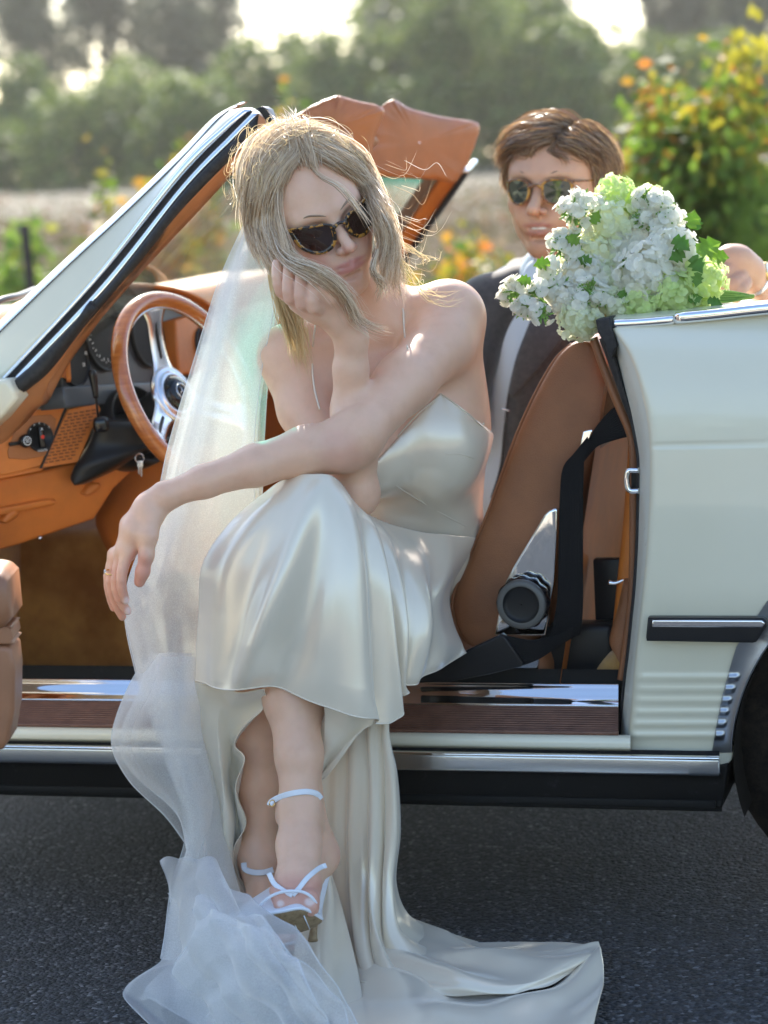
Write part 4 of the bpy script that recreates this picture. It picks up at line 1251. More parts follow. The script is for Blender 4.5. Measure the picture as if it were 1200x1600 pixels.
# steering wheel
sw = bpy.data.objects.new('steering_wheel', None); col.objects.link(sw); sw.parent = car
Bw = basis(nw)
RW = .162
a = np.linspace(0, 2 * math.pi, 97)[:-1]
cir = lambda r, z=0: wcn + r * np.cos(a)[:, None] * Bw[:, 0] + r * np.sin(a)[:, None] * Bw[:, 1] + z * Bw[:, 2]
def torus(r, r2, seg=16, n=96, c=None, B_=None, zoff=0, sq=1.0):
    c = wcn if c is None else c; B_ = Bw if B_ is None else B_
    A = np.linspace(0, 2 * math.pi, n, endpoint=False)[:, None]; T = np.linspace(0, 2 * math.pi, seg, endpoint=False)[None, :]
    rr = r + r2 * np.cos(T); zz = r2 * sq * np.sin(T) + zoff
    V = c + (rr * np.cos(A))[..., None] * B_[:, 0] + (rr * np.sin(A))[..., None] * B_[:, 1] + (zz + 0 * A)[..., None] * B_[:, 2]
    i = np.arange(n)[:, None]; j = np.arange(seg)[None, :]
    F = np.stack([i * seg + j, ((i + 1) % n) * seg + j, ((i + 1) % n) * seg + (j + 1) % seg, i * seg + (j + 1) % seg], -1).reshape(-1, 4)
    return V.reshape(-1, 3), F
V, F = torus(RW, .0145); obj('wheel_rim', V, F, m_wood, sw)
V, F = torus(RW - .0145, .0025, 8); obj('rim_inlay', V, F, m_silver, sw)
for k, an in enumerate((92, 212, 332)):
    A = R(an); d = Bw[:, 0] * math.cos(A) + Bw[:, 1] * math.sin(A); e = np.cross(Bw[:, 2], d)
    hgt = -.02
    prof = [(.03, .034, -.035), (.06, .022, -.03), (.10, .019, -.02), (.128, .022, -.009), (.149, .036, -.001)]
    Lp = [wcn + d * r_ + e * w_ + Bw[:, 2] * z_ for r_, w_, z_ in prof]; Rp_ = [wcn + d * r_ - e * w_ + Bw[:, 2] * z_ for r_, w_, z_ in prof]
    V, F = slab(Lp, Rp_, Bw[:, 2], .0015, .003, 30, 8); sp = obj('spoke', V, F, m_silver, sw)
    V, F = slab([wcn + d * .065 + e * .0035 + Bw[:, 2] * -.0275, wcn + d * .13 + e * .0035 - Bw[:, 2] * .0085], [wcn + d * .065 - e * .0035 - Bw[:, 2] * .0275, wcn + d * .13 - e * .0035 - Bw[:, 2] * .0085], Bw[:, 2], .0016, .001, 10, 4); obj('spoke_slot', V, F, m_black, sp)
V, F = lathe([(.052, -.038), (.052, -.030), (.046, -.027), (.043, -.029), (.040, -.025), (.033, -.023), (.031, -.026)], wcn, nw, 48); obj('hub_ring', V, F, m_silver, sw)
V, F = lathe([(.031, -.026), (.030, -.020), (.018, -.015), (.001, -.014)], wcn, nw, 40); hb_ = obj('horn_button', V, F, m_gloss, sw)
V, F = torus(.013, .0012, 8, 40, wcn + nw * -.0135); obj('emblem_ring', V, F, m_silver, hb_)
mb = MB()
for an in (90, 210, 330):
    d = Bw[:, 0] * math.cos(R(an)) + Bw[:, 1] * math.sin(R(an)); e = np.cross(nw, d)
    c0 = wcn - nw * .0125
    mb.add([c0 + d * .013, c0 + e * .0022, c0 - e * .0022, c0 + nw * .001], [(0, 1, 3), (0, 3, 2), (0, 2, 1)])
mb.build('emblem_star', m_silver, hb_)
V, F = tube([wcn - nw * .035, K(222, 662, .42)], [.03, .035], 20, 6); obj('steering_column', V, F, m_black, dash)
# keys in the ignition
keys = empty('car_keys', K(219, 712, .34), 'small silver car keys hanging from the ignition below the steering wheel', 'keys')
V, F = torus(.008, .0009, 6, 24, K(218, 716, .335), basis(nrm([.5, -.8, .1]))); obj('key_ring', V, F, m_silver, keys)
for dx, ln_ in ((-1.5, 18), (2.5, 24)):
    q = [(217 + dx, 720), (220 + dx, 720), (220.5 + dx, 728), (219 + dx, 730), (219.5 + dx, 730 + ln_ * .6), (217.5 + dx, 731 + ln_ * .6), (217 + dx, 730), (215.5 + dx, 728), (216 + dx, 721)]
    V, F = prism(KK(q, .335), VX * .002, .0004); obj('key', V, F, m_silver, keys)
# --- the open driver door, only its rear end shows at the left edge
door = bpy.data.objects.new('door', None); col.objects.link(door); door.parent = car
YD = -.50
def Pd(l): return np.array([P(x, y, YD) for x, y in l])
m_doorl = leather('door_tan', (.33, .14, .065), 500, .38, .2)
V, F = slab(Pd([(-420, 930), (-250, 905), (-60, 893), (-5, 893), (14, 905)]), Pd([(-420, 990), (-250, 992), (-60, 988), (0, 982), (20, 965)]), [0, -1, 0], .018, .09, 50, 16, 2.6); obj('armrest', V, F, m_doorl, door)
V, F = prism(cat(Pd([(-420, 985), (-20, 980), (12, 982), (19, 990), (16, 1002), (-20, 1006), (-420, 1006)]), 40), [0, .07, 0], .005); obj('door_pull', V, F, m_doorl, door)
V, F = prism(Pd([(-420, 1010), (10, 1010), (19, 1016), (23, 1050), (22, 1110), (14, 1158), (4, 1172), (-20, 1178), (-420, 1185)]), [0, .08, 0], .008); obj('door_card', V, F, m_doorl, door)
V, F = prism(Pd([(-420, 700), (-80, 700), (-50, 1000), (-40, 1180), (-60, 1230), (-420, 1240)]) + [0, .09, 0], [0, .06, 0], .008); obj('door_skin', V, F, m_paint, door)
# ================================================================== people: shared
def skinmat(name, c, blush):
    m = mat(name, c, 0.42, Subsurface_Weight=0.25, Subsurface_Scale=0.012)
    b = bsdf(m)
    b.inputs['Subsurface Radius'].default_value = (1.0, 0.35, 0.2)
    at = N(m, 'ShaderNodeAttribute'); at.attribute_name = 'Col'
    n = noise(m, 40, 5, 0.6)
    mx = N(m, 'ShaderNodeMix'); mx.data_type = 'RGBA'; mx.blend_type = 'MULTIPLY'; mx.inputs[0].default_value = 1
    L(m, at.outputs['Color'], mx.inputs[6])
    L(m, ramp(m, n.outputs['Fac'], [(.3, (.95, .91, .89)), (.5, (1.0, .99, .98)), (.7, (1.04, 1.03, 1.03))]).outputs[0], mx.inputs[7])
    L(m, mx.outputs[2], b.inputs['Base Color'])
    n2 = noise(m, 900, 3, 0.6); bump(m, n2.outputs['Fac'], 0.25, 0.0008)
    return m

def headbasis(yaw, pitch, roll):
    r = np.array([math.cos(yaw), math.sin(yaw), 0]); f = np.array([math.sin(yaw), -math.cos(yaw), 0]); u = np.array([0, 0, 1.0])
    f2 = f * math.cos(pitch) - u * math.sin(pitch); u2 = u * math.cos(pitch) + f * math.sin(pitch)
    def ro(v): return np.array([v[0] * math.cos(roll) - v[2] * math.sin(roll), v[1], v[0] * math.sin(roll) + v[2] * math.cos(roll)])
    return np.stack([ro(r), ro(f2), ro(u2)], 1)

def head_sdf(B, O, Hb, s, male=False, teeth=False, ears=(-1, 1)):
    cz = -.024 if male else -.004
    sk_x = .074 if male else .071
    """head built in its own frame: x across, y forward, z up, origin level with the eyes"""
    lo_k = 1.0 if male else .93
    W = lambda x, y, z: O + Hb @ (np.array([x, y, z * (lo_k if z < 0 else 1)]) * s)
    e = lambda c, r, k, sub=False: B.ell(W(*c), np.array(r) * s, Hb, k * s, sub)
    cn = lambda a, b, ra, rb, k, sub=False, flat=None: B.cone(W(*a), W(*b), ra * s, rb * s, k * s, sub, flat)
    j = 1.14 if male else 1.0
    e((0, -.012, .048 + cz), (sk_x, .094, .078 + cz * .4), .0)
    e((0, .030, .010), (.064, .056, .062), .03)                     # front of the skull
    e((0, .028, -.040), (.056 * j, .054, .066), .03)                # jaw mass
    cn((0, .070, -.094), (0, .073, -.098), .017 * j, .016 * j, .028)  # chin
    for sx in (-1, 1):
        cn((sx * .050 * j, .005, -.058), (sx * .014, .064, -.097), .016 * j, .014, .024)     # jawline
        e((sx * .040, .060, -.028), (.020, .020, .017), .022)       # cheekbone
        cn((sx * .012, .083, .018), (sx * .044, .068, .019), .0085 * j, .008, .014)      # brow
        e((sx * .031, .084, -.003), (.017, .013, .011), .016, True)      # eye socket
        e((sx * .031, .070, -.003), (.0135, .0135, .0125), .004)     # closed-in eyeball under the glasses
        e((sx * .026, .074, -.052), (.018, .016, .020), .018)        # cheek by the mouth
    e((0, .078, -.063), (.024, .017, .021), .018)                   # muzzle
    # nose
    nt = .114 if not male else .119
    cn((0, .083, .006), (0, .098, -.018), .0065 * j, .0075 * j, .010)
    cn((0, .098, -.018), (0, nt, -.034), .0072 * j, .0088 * j, .006)
    for sx in (-1, 1):
        e((sx * .0098 * j, .1015, -.0385), (.0066, .0085, .0062), .005)
    cn((0, nt - .008, -.040), (0, .096, -.046), .0045, .004, .004)
    for sx in (-1, 1):
        e((sx * .0058, .106, -.0445), (.0030, .0048, .0026), .0015, True)
    cn((0, .0965, -.048), (0, .0975, -.055), .0018, .0022, .002, True)   # philtrum
    # lips
    if teeth:
        up, lo = -.0600, -.0735
    else:
        up, lo = -.0605, -.0695
    fl = (Hb[:, 1], .8)
    f_l = .0029 if not male else .0024
    for sx in (-1, 1):
        cn((sx * .0045, .0955, up), (sx * .015, .0905, up - .0008), f_l + .0008, f_l, .003)
        cn((sx * .015, .0905, up - .0008), (sx * .0255, .0805, -.0618 if not male else -.0645), f_l, .0014, .003)
        cn((0, .0945, lo), (sx * .013, .0905, lo + .0003), f_l + .0016, f_l + .001, .003)
        cn((sx * .013, .0905, lo + .0003), (sx * .0250, .0805, -.0622 if not male else -.0650), f_l + .001, .0012, .003)
        if teeth:
            cn((0, .100, -.0665), (sx * .017, .0925, -.0655), .0036, .0022, .001, True)
        else:
            cn((0, .1005, -.0652), (sx * .012, .0965, -.0654), .0012, .0011, .0012, True)
            cn((sx * .012, .0965, -.0654), (sx * .0265, .0825, -.0622), .0011, .0010, .0012, True)
        e((sx * .0275, .079, -.0635), (.003, .003, .003), .004, True)
    cn((-.008, .0885, -.083), (.008, .0885, -.083), .004, .004, .006, True)   # hollow above the chin
    for sx in ears:
        e((sx * .0740, -.008, -.012), (.0055, .019, .031), .008)
        cn((sx * .079, -.016, .012), (sx * .080, -.022, -.018), .0045, .004, .003)
        cn((sx * .078, .000, .018), (sx * .079, -.016, .014), .004, .0045, .003)
        e((sx * .083, -.006, -.012), (.0045, .009, .014), .004, True)
        e((sx * .0765, .000, -.038), (.005, .007, .009), .004)
    return W

def tint(V, base, spots):
    """spots: (centre, radii, basis, colour, power)"""
    c = np.tile(np.array(base), (len(V), 1))
    for ctr, rad, B_, cc, amt in spots:
        q = (V - ctr) @ (B_ if B_ is not None else np.eye(3)) / np.asarray(rad)
        w = amt * np.clip(1.35 - np.linalg.norm(q, axis=1), 0, .5) / .5
        w = np.clip(w, 0, 1)[:, None]
        c = c * (1 - w) + np.array(cc) * w
    return c

def strand_mesh(S, r, seg=2):
    """S (n,k,3) strands -> thin tapered flat hairs, each with its own twist, r (n,) half widths"""
    n, k, _ = S.shape
    T = np.gradient(S, axis=1); T /= np.linalg.norm(T, axis=2)[..., None] + 1e-9
    rs_ = np.random.default_rng(n * 7 + k)
    up = np.array([.1, -1.0, .3]) + rs_.normal(size=(n, 1, 3)) * .55
    A = np.cross(T, up); A /= np.linalg.norm(A, axis=2)[..., None] + 1e-9
    tap = np.clip(np.minimum(1.0, np.linspace(0, 1, k) * 8 + .4) * np.minimum(1, (1 - np.linspace(0, 1, k)) * 3 + .15), 0, 1)
    rr = (r[:, None] * tap[None, :])[..., None]
    V = np.stack([S - A * rr, S + A * rr], 2).reshape(-1, 3)
    i = np.arange(n)[:, None] * k * 2; j = np.arange(k - 1)[None, :] * 2
    F = np.stack([i + j, i + j + 1, i + j + 3, i + j + 2], -1).reshape(-1, 4)
    return V, F

def strands(guides, n, k, spread, wave, rs, len_j=.25, tipspread=1.6, freq=(1, 2.6)):
    """guides (g,p,3) neighbours blend into one another"""
    g = np.array([cat(x, k) for x in guides])
    G_ = len(g)
    w = rs.uniform(0, G_ - 1.0001, n) if G_ > 1 else np.zeros(n)
    i = w.astype(int); f = (w - i)[:, None, None]
    j = np.minimum(i + 1, G_ - 1)
    f = np.clip((f - .5) * .9 + .5 + rs.normal(size=(n, 1, 1)) * .05, -0.05, 1.05)
    S = g[i] * (1 - f) + g[j] * f
    t = np.linspace(0, 1, k)[None, :, None]
    L_ = 1 - rs.uniform(0, len_j, n)
    x = np.clip(t[..., 0] * L_[:, None] * (k - 1), 0, k - 1.001)
    i0 = x.astype(int); fr = (x - i0)[..., None]
    ar = np.arange(n)[:, None]
    S = S[ar, i0] * (1 - fr) + S[ar, i0 + 1] * fr
    S = S + rs.normal(size=(n, 1, 3)) * spread * (.5 + tipspread * t)
    ph = rs.uniform(0, 6.28, (n, 1, 3)); fq = rs.uniform(freq[0], freq[1], (n, 1, 3))
    S = S + wave * t ** .7 * np.sin(ph + fq * 6.28 * t) * rs.uniform(.3, 1, (n, 1, 1))
    return S

def hairmat(name, cols, trans=.35):
    m = mat(name, cols[0][1], .28)
    b = bsdf(m); b.inputs['Specular IOR Level'].default_value = 1.0
    g = N(m, 'ShaderNodeNewGeometry'); r = ramp(m, g.outputs['Random Per Island'], cols)
    L(m, r.outputs[0], b.inputs['Base Color'])
    t = N(m, 'ShaderNodeBsdfTranslucent'); L(m, r.outputs[0], t.inputs['Color'])
    ms = N(m, 'ShaderNodeMixShader'); ms.inputs[0].default_value = trans
    L(m, b.outputs[0], ms.inputs[1]); L(m, t.outputs[0], ms.inputs[2]); L(m, ms.outputs[0], m.node_tree.nodes['Material Output'].inputs[0])
    return m

def hit_ell(px, py, c, r, B_, back=False):
    """point where the pixel ray meets an ellipsoid, else nearest approach"""
    d = nrm(ray(px, py)); o = CAM - c
    q0 = (B_.T @ o) / r; q1 = (B_.T @ d) / r
    a = q1 @ q1; b = 2 * q0 @ q1; cc = q0 @ q0 - 1
    D = b * b - 4 * a * cc
    t = (-b - math.sqrt(D)) / (2 * a) if D > 0 else -b / (2 * a)
    return CAM + t * d

# ================================================================== the bride
m_skin = skinmat('fair_skin', (.62, .40, .30), None)
bride = empty('person', G(560, 1500), 'bride in ivory satin slip dress resting her chin on her hand', 'person')
HbB = headbasis(R(20), R(13), R(20)); sB = 1.04
OB = P(524, 350, -.085) - HbB @ (np.array([0, .088, 0]) * sB)
HW = lambda x, y, z: OB + HbB @ (np.array([x, y, z]) * sB)

def torso_prims(B, inf=0.0, arms=True):
    """trunk, shared by skin and bodice"""
    pel = P(645, 965, .32); wai = P(664, 842, .185); che = P(628, 650, .115); upc = P(592, 560, .10)
    Bt = headbasis(R(12), R(8), R(10))
    B.ell(pel, np.array([.138, .105, .10]) + inf, headbasis(R(15), 0, 0), .03)
    B.ell(P(650, 890, .25), np.array([.105, .085, .085]) + inf, headbasis(R(12), 0, R(4)), .05)
    B.ell(wai, np.array([.092, .076, .09]) + inf, Bt, .06)
    B.ell(P(652, 745, .145), np.array([.102, .080, .10]) + inf, Bt, .05)
    B.ell(che, np.array([.124, .088, .12]) + inf, Bt, .05)
    B.ell(P(590, 585, .10), np.array([.125, .075, .085]) + inf, Bt, .05)
    B.ell(P(688, 698, .058), np.array([.056, .05, .060]) + inf, Bt, .07)
    B.ell(P(572, 718, .02), np.array([.054, .05, .056]) + inf, Bt, .04)
    B.cone(P(708, 560, .09), P(712, 660, .12), .042 + inf, .040 + inf, .05)       # side under the arm
BB = Body(P(150, 1600, -.36) * [1, 0, 0] + [-.02, -.40, .0], [P(770, 800, .1)[0] + .03, .38, P(450, 150, 0)[2] + .03], .0023)
torso_prims(BB)
# shoulders, neck
shL = P(704, 492, .075); shR = P(452, 556, .055)
nb = P(588, 492, .09)
BB.cone(nb, shL, .036, .040, .05); BB.cone(nb, shR, .036, .036, .05)
BB.cone(P(596, 512, .055), P(690, 470, .055), .012, .014, .03)        # collar bones
BB.cone(P(575, 520, .045), P(470, 535, .03), .012, .014, .03)
BB.cone(nb, HW(0, -.02, -.045), .052, .050, .03)
BB.cone(P(603, 505, .05), HW(.035, .0, -.06), .012, .012, .03)
head_sdf(BB, OB, HbB, sB)
# left arm (picture right) lying over the knee
BB.path([shL, P(690, 535, .03), P(632, 597, -.05), P(560, 675, -.128), P(528, 700, -.14)], [.046, .0465, .0425, .0365, .034], .04)
BB.path([P(545, 692, -.13), P(480, 704, -.15), P(400, 727, -.16), P(320, 752, -.168), P(258, 775, -.172)], [.0355, .0345, .029, .0228, .0188], .02)
BB.cone(P(560, 690, -.11), P(545, 706, -.12), .030, .026, .02)
# right arm propping the head
BB.path([shR, P(478, 640, .02), P(520, 715, -.03), P(556, 772, -.075)], [.043, .0405, .037, .033], .04)
BB.path([P(556, 770, -.075), P(552, 715, -.085), P(549, 640, -.095), P(548, 575, -.105), P(549, 528, -.112)], [.031, .0325, .0285, .0242, .0212], .02)
# legs
hipR = P(640, 962, .26)
kneeA = P(478, 812, -.10); kneeB = P(392, 905, -.04)
BB.path([hipR, P(560, 890, .05), kneeA], [.085, .070, .050], .03)
BB.path([P(600, 975, .24), P(500, 945, .07), kneeB], [.085, .070, .050], .03)
BB.path([kneeA, P(470, 950, -.135), P(459, 1090, -.160), P(466, 1180, -.198), P(468, 1250, -.22)], [.050, .046, .0405, .032, .0275], .03)
BB.cone(P(470, 960, -.11), P(462, 1090, -.15), .042, .036, .03)
BB.path([kneeB, P(398, 1010, -.045), P(402, 1100, -.05), P(405, 1220, -.045), P(406, 1330, -.04)], [.050, .046, .040, .0315, .0262], .03)
# raised foot pointing down at the camera
ank = P(468, 1262, -.222)
BB.path([ank, P(467, 1320, -.255), P(465, 1375, -.30), P(462, 1405, -.325)], [.0275, .030, .029, .023], .02, flat=(_fw * .4 - ZX, .8))
BB.cone(P(470, 1270, -.21), P(498, 1338, -.185), .025, .0245, .025)
BB.cone(P(498, 1338, -.185), P(470, 1395, -.29), .024, .022, .03)
BB.ell(P(493, 1283, -.215), [.008, .010, .012], None, .014); BB.ell(P(441, 1277, -.215), [.008, .010, .011], None, .012); BB.cone(P(486, 1170, -.185), P(502, 1320, -.168), .008, .013, .025)
toes = [(430, 1392, 437, 1416, .0085), (443, 1400, 448, 1420, .009), (455, 1403, 459, 1421, .0092), (467, 1403, 470, 1420, .0098), (484, 1398, 484, 1418, .0135)]
for x0, y0, x1, y1, r_ in toes:
    BB.path([P(x0, y0, -.315), P((x0 + x1) / 2, (y0 + y1) / 2 - 3, -.338), P(x1, y1, -.345)], [r_ * 1.05, r_ * .95, r_], .006)
# planted foot
ak2 = P(406, 1338, -.04)
BB.cone(ak2, P(399, 1402, -.005), .028, .027, .03)
BB.path([ak2, P(420, 1405, -.07), P(458, 1470, -.115), P(480, 1488, -.135)], [.028, .031, .026, .019], .02)
BB.cone(P(399, 1402, -.005), P(450, 1475, -.10), .024, .02, .03)
for i in range(5):
    x0 = 455 + i * 11
    BB.path([P(x0, 1484 + i * 1.2, -.13), P(x0 + 8, 1496 + i * 1.2, -.145)], [.0095, .0085], .006)
# hanging hand
wr = P(258, 775, -.172)
hd_ = [(258, 775, -.172), (232, 800, -.175), (212, 832, -.18), (196, 862, -.182)]
BB.path([P(*q) for q in hd_], [.0185, .0195, .0215, .0165], .015, flat=(np.array([.82, 0, .57]), .78))
BB.path([P(235, 790, -.165), P(208, 825, -.155), P(188, 868, -.15)], [.017, .0185, .0125], .02, flat=(np.array([.82, 0, .57]), .78))
fing = [([(200, 860, -.19), (191, 893, -.198), (190, 917, -.198), (196, 938, -.192)], [.0105, .0088, .008, .0070]),
        ([(191, 866, -.176), (181, 905, -.182), (186, 934, -.180), (199, 955, -.174)], [.0105, .0088, .0080, .0070]),
        ([(183, 868, -.160), (173, 908, -.163), (180, 940, -.160), (191, 964, -.155)], [.0100, .0084, .0076, .0066]),
        ([(179, 866, -.146), (169, 900, -.146), (171, 928, -.144), (177, 950, -.14)], [.0090, .0076, .0068, .0060])]
for pts_, rr in fing:
    q = cat([P(*a_) for a_ in pts_], 7); r_ = cat(np.array(rr)[:, None], 7)[:, 0]
    BB.path(list(q), list(r_ * .92), .0012)
    BB.ell(P(*pts_[0]), [rr[0] * 1.05] * 3, None, .008); 
BB.path([P(238, 808, -.185), P(232, 838, -.198), P(229, 868, -.203), P(223, 893, -.200), P(218, 909, -.197)], [.0145, .0125, .0098, .0092, .0082], .010)
# hand under the chin: back of the hand, bent fingers, thumb
w2 = P(549, 528, -.112)
BB.path([w2, P(528, 497, -.125), P(495, 478, -.135), P(470, 470, -.135)], [.0212, .0235, .0245, .020], .02, flat=(np.array([.5, 0, .85]), .95))
for (pts_, rr) in (([(455, 463, -.125), (440, 455, -.135), (434, 432, -.137), (433, 413, -.128)], [.012, .0105, .0095, .0085]),
                   ([(470, 472, -.135), (454, 466, -.15), (451, 440, -.152), (452, 415, -.142)], [.0125, .011, .0100, .009]),
                   ([(488, 478, -.142), (472, 474, -.163), (470, 447, -.165), (471, 421, -.154)], [.0125, .011, .0100, .009]),
                   ([(505, 484, -.142), (490, 480, -.168), (489, 456, -.170), (491, 432, -.158)], [.0115, .0105, .0095, .0086])):
    q = cat([P(*a_) for a_ in pts_], 7); r_ = cat(np.array(rr)[:, None], 7)[:, 0]
    BB.path(list(q), list(r_ * .93), .0010)
BB.path([P(530, 490, -.13), P(516, 463, -.16), P(505, 452, -.165), P(497, 447, -.158)], [.017, .0125, .0105, .0095], .010)
Vb, Fb = BB.mesh(); del BB
Vb = relax(Vb, Fb, 2, .4)
body = obj('body', Vb, Fb, m_skin, bride)
sk = (.77, .475, .325)
lip = (.62, .26, .22)
sp = [(HW(0, .088, -.055), (.05, .03, .045), HbB, (.62, .34, .25), .25)]
for sx in (-1, 1): sp.append((HW(sx * .042, .07, -.035), np.array([.022, .03, .018]), HbB, (.66, .29, .22), .5))
sp.append((HW(0, .112, -.035), (.014, .014, .010), HbB, (.64, .30, .23), .45))
for zc, ry in ((-.0572, .0050), (-.0651, .0058)):
    sp.append((HW(0, .088, zc), (.0235, .022, ry * .88), HbB, lip, .9))
sp += [(P(190, 930, -.17), (.03, .05, .05), None, (.64, .28, .21), .5), (P(222, 895, -.2), (.02, .03, .03), None, (.64, .25, .19), .6), (P(465, 1405, -.33), (.05, .05, .03), None, (.62, .27, .21), .6),
       (P(438, 1412, -.352), (.0045, .02, .0035), None, (.80, .66, .60), .8), (P(484, 1410, -.357), (.0065, .02, .0045), None, (.80, .66, .60), .8), (P(198, 941, -.199), (.005, .01, .007), None, (.85, .66, .6), .9), (P(201, 957, -.181), (.005, .01, .007), None, (.85, .66, .6), .9),
       (P(500, 1335, -.18), (.03, .03, .03), None, (.63, .28, .22), .5), (P(530, 705, -.15), (.035, .04, .03), None, (.63, .31, .24), .4), (P(470, 465, -.15), (.045, .03, .03), None, (.63, .33, .25), .4)]
set_color(body, tint(Vb, sk, sp))
m_nail = mat('pale_nail', (.78, .62, .58), .15)
# eyebrows
def brow(W, s, colr, parent, thick, y0=.0885):
    mt = mat('brow_hair', colr, .6)
    for sx in (-1, 1):
        pts_ = [W(sx * .011, y0 + .003, .0165), W(sx * .022, y0 + .0012, .0215), W(sx * .034, y0 - .005, .0245), W(sx * .047, y0 - .017, .0195)]
        V, F = tube(pts_, [thick * .6, thick, thick * .8, thick * .25], 8, 20, flat=.5); obj('eyebrow', V, F, mt, parent)
brow(HW, sB, (.30, .20, .13), bride, .0030, .0893)

# ---------------------------------------------------------------- dress
m_satin = mat('ivory_satin', (.80, .69, .53), .24, .12, Sheen_Weight=.3, Coat_Weight=.5, Coat_Roughness=.2)
bsdf(m_satin).inputs['Specular IOR Level'].default_value = .75
bsdf(m_satin).inputs['Anisotropic'].default_value = .4
n_ = noise(m_satin, 1400, 2, .5); bump(m_satin, n_.outputs['Fac'], .05, .0005)
m_satin_in = mat('satin_inside', (.74, .66, .52), .5, Sheen_Weight=.4)
dress = bpy.data.objects.new('satin_dress', None); col.objects.link(dress); dress.parent = bride
DB = Body([P(520, 800, 0)[0], -.12, P(650, 1040, .2)[2]], [P(775, 800, .1)[0], .36, P(650, 560, .1)[2]], .0024)
torso_prims(DB, .0045)
# horizontal creases of the satin across the waist
for (x0, y0, x1, y1, Yc) in ((600, 790, 715, 800, .088), (605, 812, 705, 820, .092)):
    DB.cone(P(x0, y0, Yc), P(x1, y1, Yc + .02), .003, .002, .008, True)
for (x0, y0, x1, y1, Yc) in ((625, 757, 715, 764, .075), (600, 800, 690, 812, .085), (615, 822, 700, 830, .09)):
    DB.cone(P(x0, y0, Yc + .004), P(x1, y1, Yc + .034), .008, .004, .03)
def halfspace(B, p0, p1):
    """keep what lies below the picture line p0-p1"""
    a = P(*p0); b = P(*p1)
    e_ = b - a; v = nrm(ray((p0[0] + p1[0]) / 2, (p0[1] + p1[1]) / 2))
    nn = nrm(np.cross(e_, v)); 
    if nn[2] < 0: nn = -nn
    g_ = [B.lo[k] + B.h * np.arange(B.dim[k]) for k in range(3)]
    X, Y, Z = np.meshgrid(*g_, indexing='ij', sparse=True)
    B.a = np.maximum(B.a, ((X - a[0]) * nn[0] + (Y - a[1]) * nn[1] + (Z - a[2]) * nn[2]).astype(np.float32))
halfspace(DB, (688, 613, .05), (760, 668, .08)); halfspace(DB, (688, 613, .05), (580, 729, .03))
Vd, Fd = DB.mesh(); del DB
lab = np.arange(len(Vd))                       # keep the largest piece only
for _ in range(400):
    m_l = lab[Fd].min(1); new = lab.copy()
    for k in range(4): np.minimum.at(new, Fd[:, k], m_l)
    new = new[new]
    if (new == lab).all(): break
    lab = new
big_ = np.bincount(lab).argmax(); keep = lab == big_; idm = np.cumsum(keep) - 1
Fd = idm[Fd[keep[Fd].all(1)]]; Vd = Vd[keep]
Vd = relax(Vd, Fd, 3, .4)
obj('bodice', Vd, Fd, m_satin, dress)
def seamline(pts, r=.0009, name='seam', mt=None):
    """thin raised stitch following points laid on the bodice"""
    q = cat(KKp(pts), 50); V, F = tube(q, r, 5); return obj(name, V, F, mt or m_satin, dress)
from mathutils.bvhtree import BVHTree
bv = BVHTree.FromPolygons([tuple(v) for v in Vd], [tuple(int(i) for i in f) for f in Fd])
def on(bvh, px, py, lift=.0006, Ydef=0.0):
    h_ = bvh.ray_cast(Vector(CAM), Vector(nrm(ray(px, py))))
    if h_[0] is None: return P(px, py, Ydef)
    return np.array(h_[0]) - nrm(ray(px, py)) * lift
def KKp(pts): return np.array([on(bv, x, y) for x, y in pts])
seamline([(585, 738), (620, 760), (660, 785), (700, 808), (728, 822)])
seamline([(697, 709), (715, 709), (735, 714), (752, 722)], .0008)
seamline([(690, 616), (650, 650), (615, 690), (586, 728)], .0012); seamline([(690, 616), (725, 641), (754, 667)], .0012)
bvb = BVHTree.FromPolygons([tuple(v) for v in Vb], [tuple(int(i) for i in f) for f in Fb])
for pts_ in ([(622, 432), (626, 460), (630, 490), (632, 520), (637, 545)], [(493, 508), (489, 540), (488, 575), (492, 610), (500, 640)]):
    q = cat(np.array([on(bvb, x, y, .0012) for x, y in pts_]), 40); V, F = tube(q, .0016, 6); obj('shoulder_strap', V, F, m_satin, dress)
V, F = tube([on(bvb, 755, 662, .001), P(757, 668, .1), P(758, 680, .12)], .0022, 8, 12); obj('side_tie', V, F, m_satin, dress)

def PG(rows): return np.array([[P(*q) for q in r] for r in rows])
def gauss(x, c, w): return np.exp(-((x - c) / w) ** 2)
A_rows = [
 [(430, 757, -.12), (455, 746, -.16), (480, 741, -.175), (505, 741, -.175), (526, 748, -.165), (547, 775, -.125), (578, 806, -.07), (625, 822, .0), (688, 836, .06), (738, 838, .125)],
 [(362, 815, -.12), (403, 800, -.17), (455, 795, -.205), (505, 795, -.21), (546, 800, -.195), (574, 815, -.16), (607, 843, -.11), (652, 868, -.04), (690, 886, .03), (726, 880, .12)],
 [(316, 882, -.11), (362, 880, -.175), (435, 880, -.22), (505, 880, -.23), (560, 880, -.215), (592, 890, -.185), (622, 905, -.15), (662, 920, -.10), (684, 934, -.03), (705, 930, .09)],
 [(311, 960, -.11), (350, 965, -.175), (420, 965, -.225), (505, 965, -.24), (566, 965, -.225), (600, 975, -.195), (630, 985, -.17), (667, 985, -.13), (688, 978, -.06), (707, 973, .06)],
 [(307, 1030, -.115), (345, 1040, -.17), (410, 1043, -.22), (505, 1060, -.24), (574, 1072, -.23), (607, 1074, -.20), (624, 1062, -.175), (652, 1046, -.14), (688, 1026, -.08), (722, 1006, .04)],
 [(304, 1063, -.12), (350, 1073, -.17), (411, 1077, -.215), (505, 1103, -.235), (586, 1122, -.23), (612, 1128, -.20), (628, 1082, -.17), (646, 1064, -.14), (685, 1046, -.08), (728, 1020, .03)]]
